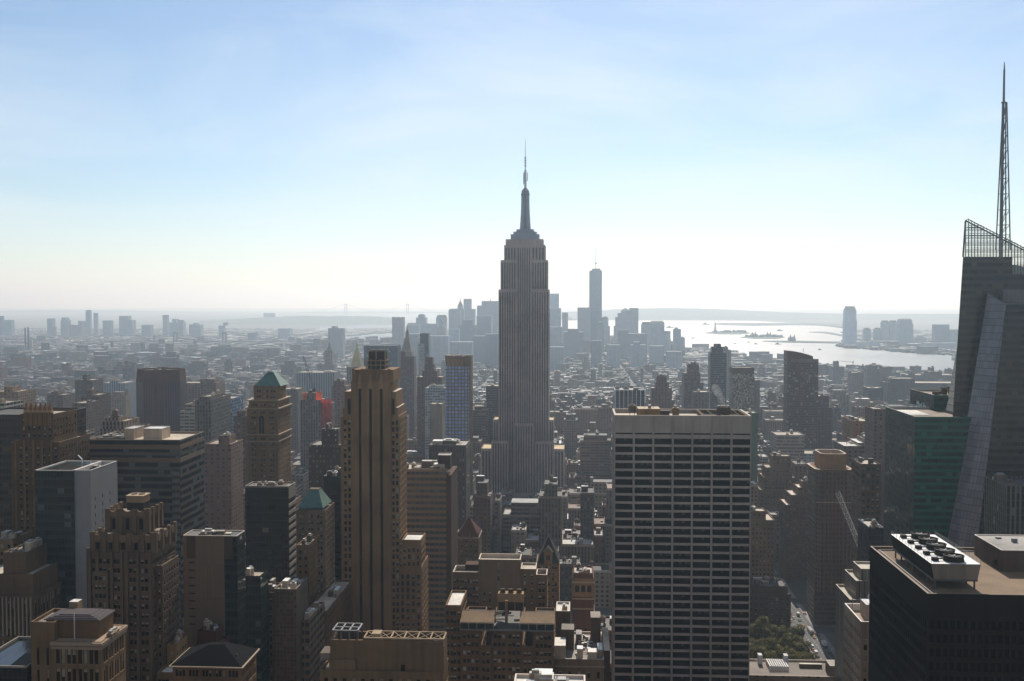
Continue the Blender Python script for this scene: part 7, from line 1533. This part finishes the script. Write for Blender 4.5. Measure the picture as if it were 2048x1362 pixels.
for i in big:
    x0, x1, y0, y1, h, wc, rc, st, hz = LOTS[i]; t = T('city_building', '', 'building', ((x0+x1)/2, y0, 0), 'buildings packed in the city blocks'); w_, d = x1-x0, y1-y0
    par = 1.1; m = MB(); m.col = wc; m.prism([(x0, y0), (x1, y0), (x1, y1), (x0, y1)], 0, h, top=False); m.parapet(x0, x1, y0, y1, h-par, h, .45); wall = t.part('wall', m, WALLS[st])
    m = MB(); m.face([(x0+.45, y0+.45, h-par), (x1-.45, y0+.45, h-par), (x1-.45, y1-.45, h-par), (x0+.45, y1-.45, h-par)], 0, rc); roof = t.part('roof', m, 'roof_attr'); feats = []; z = h-par
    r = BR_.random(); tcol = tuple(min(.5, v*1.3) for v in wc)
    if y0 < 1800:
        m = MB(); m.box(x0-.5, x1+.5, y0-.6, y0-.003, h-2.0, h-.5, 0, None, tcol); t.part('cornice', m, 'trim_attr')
    if h > 48 and w_ > 14 and BR_.random() < .7:
        e = BR_.uniform(.12, .28); hh = BR_.uniform(4, 13); m = MB(); m.col = wc; m.box(x0+w_*e, x1-w_*e, y0+d*.18, y1-d*.12, z, z+hh, 0, 1, None, rc); t.part('setback', m, [WALLS[st], 'roof_attr']); feats.append('a set-back top'); z2 = z+hh
    else: z2 = z
    if BR_.random() < .75:
        a, b = min(BR_.uniform(3, 7), w_*.5), min(BR_.uniform(3, 7), d*.5); X, Y = BR_.uniform(x0+.8, max(x0+.9, x1-a-.8)), BR_.uniform(y0+.8, max(y0+.9, y1-b-.8)); m = MB(); c = BR_.choice([wc, (.42, .39, .34), (.14, .12, .1)]); m.box(X, X+a, Y, Y+b, z, z2+BR_.uniform(3, 5), 0, 1, c, BR_.choice([(.62, .6, .57), (.2, .18, .16)])); t.part('bulkhead', m, ['plain_attr', 'roof_attr'], roof); feats.append('a roof hut')
    if BR_.random() < .55 and y0 < 2300: water_tank(t, BR_.uniform(x0+2.5, max(x0+2.6, x1-2.5)), BR_.uniform(y0+2.5, max(y0+2.6, y1-2.5)), z2, BR_.uniform(1.6, 2.3), BR_.uniform(3, 4.2), roof); feats.append('a wooden water tank')
    for q in range(BR_.choice([0, 1, 2, 3, 4]) if y0 < 1900 else 0):
        a, b, c = BR_.uniform(.8, 2.6), BR_.uniform(.8, 2.6), BR_.uniform(.7, 2.2); X, Y = BR_.uniform(x0+.6, max(x0+.7, x1-a-.6)), BR_.uniform(y0+.6, max(y0+.7, y1-b-.6)); m = MB(); m.box(X, X+a, Y, Y+b, z, z+c, 0, 1, BR_.choice([(.5, .48, .45), (.3, .27, .24), (.1, .09, .08)]), (.6, .58, .55)); t.part('air_handler', m, ['plain_attr', 'roof_attr'], roof)
    feats += ['a dark street wall', 'rows of small windows', 'a sunlit rim']; t.o['label'] = clabel(i, feats)
BIGSET = set(big)
rest = [l for k, l in enumerate(LOTS) if k not in BIGSET]
for a in NEARBEHIND: rest.append((*a, (.25, .19, .13), (.2, .18, .15), 1, False))
for k in range(60):
    x, y = CR.uniform(-1500, 1500), CR.uniform(-1400, -120); rest.append((x, x+CR.uniform(25, 60), y, y+CR.uniform(25, 60), CR.uniform(60, 200), pick(PAL), (.15, .14, .13), CR.randrange(5), False))
mass_mesh('city_blocks', rest, 'dense low city of brick blocks stretching away to the river and haze')
# ------------------------------------------------------------------ the avenue, its traffic and the park trees
plain('asphalt', (.055, .053, .052), .85, .2, .05, .8); plain('paving', (.24, .22, .20), .85, .15, .2, 1.0); plain('road_paint', (.6, .58, .54), .7, .1)
AX = 175.0
def sheet(name, x0, x1, y0, y1, z, mat, label, n=8):
    mb = MB()
    for k in range(n): mb.face([(x0, y0+(y1-y0)*k/n, z), (x1, y0+(y1-y0)*k/n, z), (x1, y0+(y1-y0)*(k+1)/n, z), (x0, y0+(y1-y0)*(k+1)/n, z)])
    return single(name, mb, mat, kind='structure', label=label)
for a in AVE:
    if -1900 < a < 1600: sheet('road', a-8.5, a+8.5, 200, 4200, .012, 'asphalt', 'avenue running straight away from the viewpoint')
for k in range(12): sheet('road', -900, 900, 572+80*k, 586+80*k, .008, 'asphalt', 'cross street', 4)
for s_ in (-1, 1):
    mb = MB(); a, b = sorted((AX+s_*8.5, AX+s_*12.6))
    for k in range(12): mb.box(a, b, 588+80*k, 650+80*k, 0, .14)
    single('pavement', mb, 'paving', kind='structure', label='kerbed pavement along the avenue')
mb = MB()
for k in range(160):
    for l in (-5.1, -1.7, 1.7, 5.1): mb.face([(AX+l-.08, 560+6*k, .018), (AX+l+.08, 560+6*k, .018), (AX+l+.08, 563+6*k, .018), (AX+l-.08, 563+6*k, .018)])
single('road_markings', mb, 'road_paint', kind='structure', label='white lane dashes on the avenue')
m_, n_, b_ = newmat('car_paint'); n_.links.new(colattr(n_), b_.inputs['Base Color']); b_.inputs['Roughness'].default_value = .28; b_.inputs['Coat Weight'].default_value = .6
plain('rubber', (.02, .02, .02), .9); plain('car_glass', (.02, .025, .03), .08, 0)
def car_parts(kind, col):
    """body with bonnet, cabin and boot; glasshouse; four wheels"""
    L, W_, H = {'car': (4.7, 1.85, 1.45), 'van': (5.6, 2.1, 2.5), 'truck': (8.2, 2.5, 3.5), 'bus': (12.2, 2.6, 3.2)}[kind]; b = MB(); b.col = col; g = MB(); w_ = L/2
    def hullx(pts, x0, x1, mb, m=0, c=None):
        n = len(pts)
        for i in range(n): j = (i+1) % n; mb.face([(x0, *pts[i]), (x0, *pts[j]), (x1, *pts[j]), (x1, *pts[i])], m, c)
        mb.face([(x0, *p) for p in pts], m, c); mb.face([(x1, *p) for p in reversed(pts)], m, c)
    if kind == 'car':
        hullx([(-w_, .35), (w_, .35), (w_, .7), (w_-.9, .88), (-w_+.5, .9), (-w_, .75)], -W_/2, W_/2, b); hullx([(-w_+.75, .9), (w_-1.3, .88), (w_-1.95, 1.38), (-w_+1.2, 1.4)], -W_/2+.08, W_/2-.08, g); b.box(-W_/2+.14, W_/2-.14, -w_+1.15, w_-1.9, 1.38, H)
    elif kind == 'van': hullx([(-w_, .4), (w_, .4), (w_, 1.1), (w_-.8, 1.3), (w_-1.5, H), (-w_, H)], -W_/2, W_/2, b); hullx([(w_-.75, 1.32), (w_-1.42, H-.1), (w_-1.62, H-.1), (w_-1.7, 1.32)], -W_/2-.01, W_/2+.01, g)
    elif kind == 'truck': b.box(-W_/2, W_/2, -w_, w_-2.2, .9, H, 0, None, (.68, .66, .63)); hullx([(w_-2.1, .5), (w_, .5), (w_, 1.5), (w_-.3, 2.5), (w_-2.1, 2.6)], -W_/2+.05, W_/2-.05, b); hullx([(w_-.02, 1.55), (w_-.28, 2.4), (w_-.9, 2.4), (w_-.9, 1.55)], -W_/2+.03, W_/2-.03, g)
    else: b.box(-W_/2, W_/2, -w_, w_, .4, H); g.box(-W_/2-.02, W_/2+.02, -w_+.4, w_-.3, 1.3, 2.3); b.box(-W_/2+.4, W_/2-.4, -w_+1, -w_+3.5, H, H+.35)
    ws = []
    for sx in (-1, 1):
        for sy in (-1, 1):
            q = MB(); r = .34 if kind == 'car' else .45; x = sx*(W_/2-.1); y = sy*(w_-.95)
            ring = lambda X: [(X, y+r*math.cos(a), r+r*math.sin(a)) for a in np.linspace(0, 2*math.pi, 12, endpoint=False)]
            q.loft(ring(x-.12), ring(x+.12)); q.face(ring(x-.12)[::-1]); ws.append(q)
    return b, g, ws
PROTO = {}
def vehicle(kind, colname, col, px, py, lane, label, direc=1):
    cat = {'car': 'car', 'van': 'van', 'truck': 'truck', 'bus': 'bus'}[kind]; y = G(px, py)[1]; x = AX+lane
    t = T({'car': 'car', 'van': 'delivery_van', 'truck': 'box_truck', 'bus': 'city_bus'}[kind], label, cat, (x, y, .018), 'traffic on the avenue'); key = (kind, col)
    if key not in PROTO:
        b, g, ws = car_parts(kind, col); PROTO[key] = (b.mesh('body', ['car_paint']), g.mesh('windows', ['car_glass']), [w_.mesh('wheel', ['rubber']) for w_ in ws])
    b, g, ws = PROTO[key]
    for nm, me in [('body', b), ('windows', g)]+[('wheel', w_) for w_ in ws]:
        o = bpy.data.objects.new(nm, me); COL.objects.link(o); o.parent = t.o
    t.o.rotation_euler = (0, 0, 0 if direc > 0 else math.pi)
YEL, BLK, WHT, SLV, REDC, BLU = (.65, .30, .03), (.02, .02, .024), (.68, .67, .65), (.35, .36, .37), (.4, .05, .04), (.05, .07, .12)
for row in (('car', 'y', YEL, 1648, 1322, -3.4, 'yellow taxi at the near end of the avenue beside the park'), ('car', 'b', BLK, 1640, 1314, -3.4, 'black car right behind the near yellow taxi'), ('van', 'w', WHT, 1641, 1308, -3.4, 'white van with sloping roof close behind the black car'), ('car', 'y', YEL, 1635, 1304, -6.8, 'yellow taxi hugging the park kerb'), ('car', 'r', REDC, 1633, 1301, -3.4, 'red car in the lane next to the park kerb'), ('van', 'w', WHT, 1630, 1296, -3.4, 'white van behind the red car by the park'), ('car', 's', SLV, 1650, 1302, 6.8, 'silver car by the far kerb under the brown tower'), ('truck', 'w', WHT, 1645, 1291, 6.8, 'white box truck parked along the far kerb'), ('car', 'y', YEL, 1641, 1280, 6.8, 'yellow taxi parked past the white box truck'), ('car', 'y', YEL, 1640, 1276, 3.4, 'yellow taxi moving beside the parked taxi'), ('car', 'r', REDC, 1634, 1268, 6.8, 'red car at the far kerb by the bus shelter'), ('bus', 'g', (.30, .29, .28), 1625, 1266, 3.4, 'long grey bus in the shadow band of the avenue'), ('car', 's', SLV, 1606, 1266, -3.4, 'silver car just clear of the tree tops'), ('car', 'k', BLK, 1602, 1259, -3.4, 'black car crossing where the trees end'), ('car', 'y', YEL, 1607, 1252, 1.7, 'yellow taxi alone in the middle lane'), ('car', 'k', BLK, 1598, 1251, -1.7, 'black sedan ahead of the lone middle taxi'), ('car', 'k', BLU, 1602, 1242, 1.7, 'dark blue car in the middle of the block'), ('car', 'y', YEL, 1591, 1243, -5.1, 'orange yellow taxi at the east kerb in mid block'), ('car', 'y', YEL, 1588, 1238, -5.1, 'second taxi following along the east kerb'), ('car', 'w', WHT, 1597, 1237, -1.7, 'white car in mid block between dark cars'), ('car', 'r', REDC, 1595, 1234, -1.7, 'red car with lit tail behind the white mid-block car'), ('van', 'w', WHT, 1604, 1231, 3.4, 'white van mid block on the west side'), ('car', 'k', BLK, 1591, 1228, -1.7, 'black car far up the avenue, dark and glossy'), ('car', 's', SLV, 1589, 1221, -3.4, 'silver car farther up the avenue'), ('car', 'w', WHT, 1587, 1217, -3.4, 'white car at the last visible crossing'), ('car', 'r', REDC, 1617, 1229, 9.5, 'red car turning into the side street')): vehicle(*row)
# ---- trees
m_, n_, b_ = newmat('leaf'); gm = N(n_, 'ObjectInfo'); rp = ramp(n_, noise(n_, .35, 3), [(.3, (.09, .085, .018)), (.55, (.17, .145, .03)), (.75, (.24, .19, .045))]); n_.links.new(rp, b_.inputs['Base Color']); b_.inputs['Roughness'].default_value = .7
tr_ = N(n_, 'BsdfTranslucent'); n_.links.new(rp, tr_.inputs[0]); mx_ = N(n_, 'MixShader'); mx_.inputs[0].default_value = .35; n_.links.new(b_.outputs[0], mx_.inputs[1]); n_.links.new(tr_.outputs[0], mx_.inputs[2]); n_.links.new(mx_.outputs[0], n_.nodes['Material Output'].inputs[0])
plain('bark', (.09, .065, .045), .9, .3, .5, 3)
TP = []
for s_ in range(4):
    rr = random.Random(50+s_); tr = MB(); cr = MB(); H = 17+s_; tr.bar((0, 0, 0), (.2, .1, 7), .9, 0, None, .55); limbs = []
    for k in range(7): a = k*.9+rr.random(); q = (math.cos(a)*rr.uniform(2.5, 4.5), math.sin(a)*rr.uniform(2.5, 4.5), rr.uniform(9, H-3)); tr.bar((.2, .1, rr.uniform(4.5, 7)), q, .4, 0, None, .12); limbs.append(q)
    cl = [(q[0]*1.1, q[1]*1.1, q[2], rr.uniform(1.8, 2.9)) for q in limbs]+[(rr.uniform(-3.5, 3.5), rr.uniform(-3.5, 3.5), rr.uniform(8.5, H), rr.uniform(1.2, 2.4)) for _ in range(11)]
    for cx, cy, cz, r in cl:
        for k in range(int(95*r)):
            d = Vector((rr.gauss(0, 1), rr.gauss(0, 1), rr.gauss(0, .8))).normalized()*r*rr.uniform(.55, 1.05)**.6; p = Vector((cx, cy, cz))+d; u = Vector((rr.gauss(0, 1), rr.gauss(0, 1), rr.gauss(0, .5))).normalized(); v = u.cross(Vector((rr.gauss(0, 1), rr.gauss(0, 1), rr.gauss(0, 1)))).normalized(); e = rr.uniform(.22, .42)
            cr.face([p-u*e-v*e*.6, p+u*e-v*e*.6, p+u*e+v*e*.6, p-u*e+v*e*.6])
    TP.append((tr.mesh('trunk', ['bark']), cr.mesh('crown', ['leaf'])))
tl = ['full tree at the east end of the park, against the broad slab', 'tree in the near row of the park, beside the roof garden annex', 'tall tree nearest the avenue kerb with a rounded crown', 'tree second from the avenue in the near row', 'tree third from the avenue in the near row', 'shaded tree at the back row under the ornate mansard block', 'back row tree with a sunlit top by the mansard corner', 'middle row tree with an open crown next to the slab', 'middle row tree in the park centre', 'middle row tree close to the avenue', 'back row tree by the avenue where traffic disappears', 'small tree at the park corner between kerb and annex', 'low-crowned tree in the middle of the near row', 'tree filling the gap between middle and back rows', 'dark tree hard against the slab in the back row', 'tree leaning over the avenue lane at mid park', 'tree behind the kerbside taxi, crown in full sun', 'back row tree between the slab and the mansard block']
spots = [(1506, 1308), (1524, 1318), (1604, 1326), (1582, 1322), (1560, 1324), (1530, 1276), (1556, 1272), (1512, 1290), (1544, 1298), (1590, 1300), (1592, 1274), (1616, 1336), (1542, 1330), (1570, 1288), (1504, 1272), (1606, 1300), (1596, 1312), (1518, 1268)]
rr = random.Random(3)
for k, ((px, py), lb) in enumerate(zip(spots, tl)):
    x, y, _ = G(px, py+30); t = T('park_tree', lb, 'tree', (x, y, 0), 'trees of the small park'); s_ = rr.uniform(.9, 1.2)
    for nm, me in zip(('trunk', 'crown'), TP[k % 4]): o = bpy.data.objects.new(nm, me); COL.objects.link(o); o.parent = t.o
    t.o.rotation_euler = (0, 0, rr.uniform(0, 6)); t.o.scale = (s_, s_, s_*rr.uniform(.9, 1.05))
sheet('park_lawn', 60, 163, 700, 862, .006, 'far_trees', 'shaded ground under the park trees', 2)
# distant green: squares and courtyards
lb2 = ['green square of trees seen past the blue-windowed tower', 'green courtyard trees far out on the east plain', 'second belt of courtyard trees by the housing slabs', 'tree belt beyond the chamfered tower', 'trees around the east edge housing', 'street trees in the village west of the mast tower', 'tree line along the river shore']
for k, (px, py, w_, d, n) in enumerate(((975, 872, 46, 130, 26), (130, 735, 330, 420, 120), (60, 712, 420, 300, 90), (210, 720, 300, 300, 80), (30, 745, 200, 260, 60), (1150, 770, 300, 500, 60), (1540, 742, 500, 200, 60))):
    x, y, _ = G(px, py); tree_mass(lb2[k], x-w_/2, x+w_/2, y-d/2, y+d/2, 0, n, 9, 17, 30+k)
# ------------------------------------------------------------------ haze: one closed box of even air round everything
def build_haze():
    mb = MB(); mb.box(-48000, 48000, -3500, 48000, -1.0, 575, bottom=True)
    m = bpy.data.materials.new('haze'); m.use_nodes = True; n = m.node_tree; n.nodes.clear(); o = n.nodes.new('ShaderNodeOutputMaterial'); pv = n.nodes.new('ShaderNodeVolumePrincipled')
    pv.inputs['Color'].default_value = (.68, .85, 1.0, 1); pv.inputs['Absorption Color'].default_value = (1, 1, 1, 1); pv.inputs['Density'].default_value = HAZE; pv.inputs['Anisotropy'].default_value = .55
    n.links.new(pv.outputs[0], o.inputs['Volume'])
    MATS['haze'] = m
    ob = single('haze', mb, 'haze', label='pale blue haze filling the air over the city', kind='stuff')
    bm = bmesh.new(); bm.from_mesh(ob.data); bmesh.ops.remove_doubles(bm, verts=bm.verts, dist=.01); bmesh.ops.recalc_face_normals(bm, faces=bm.faces); bm.to_mesh(ob.data); bm.free()
build_haze()
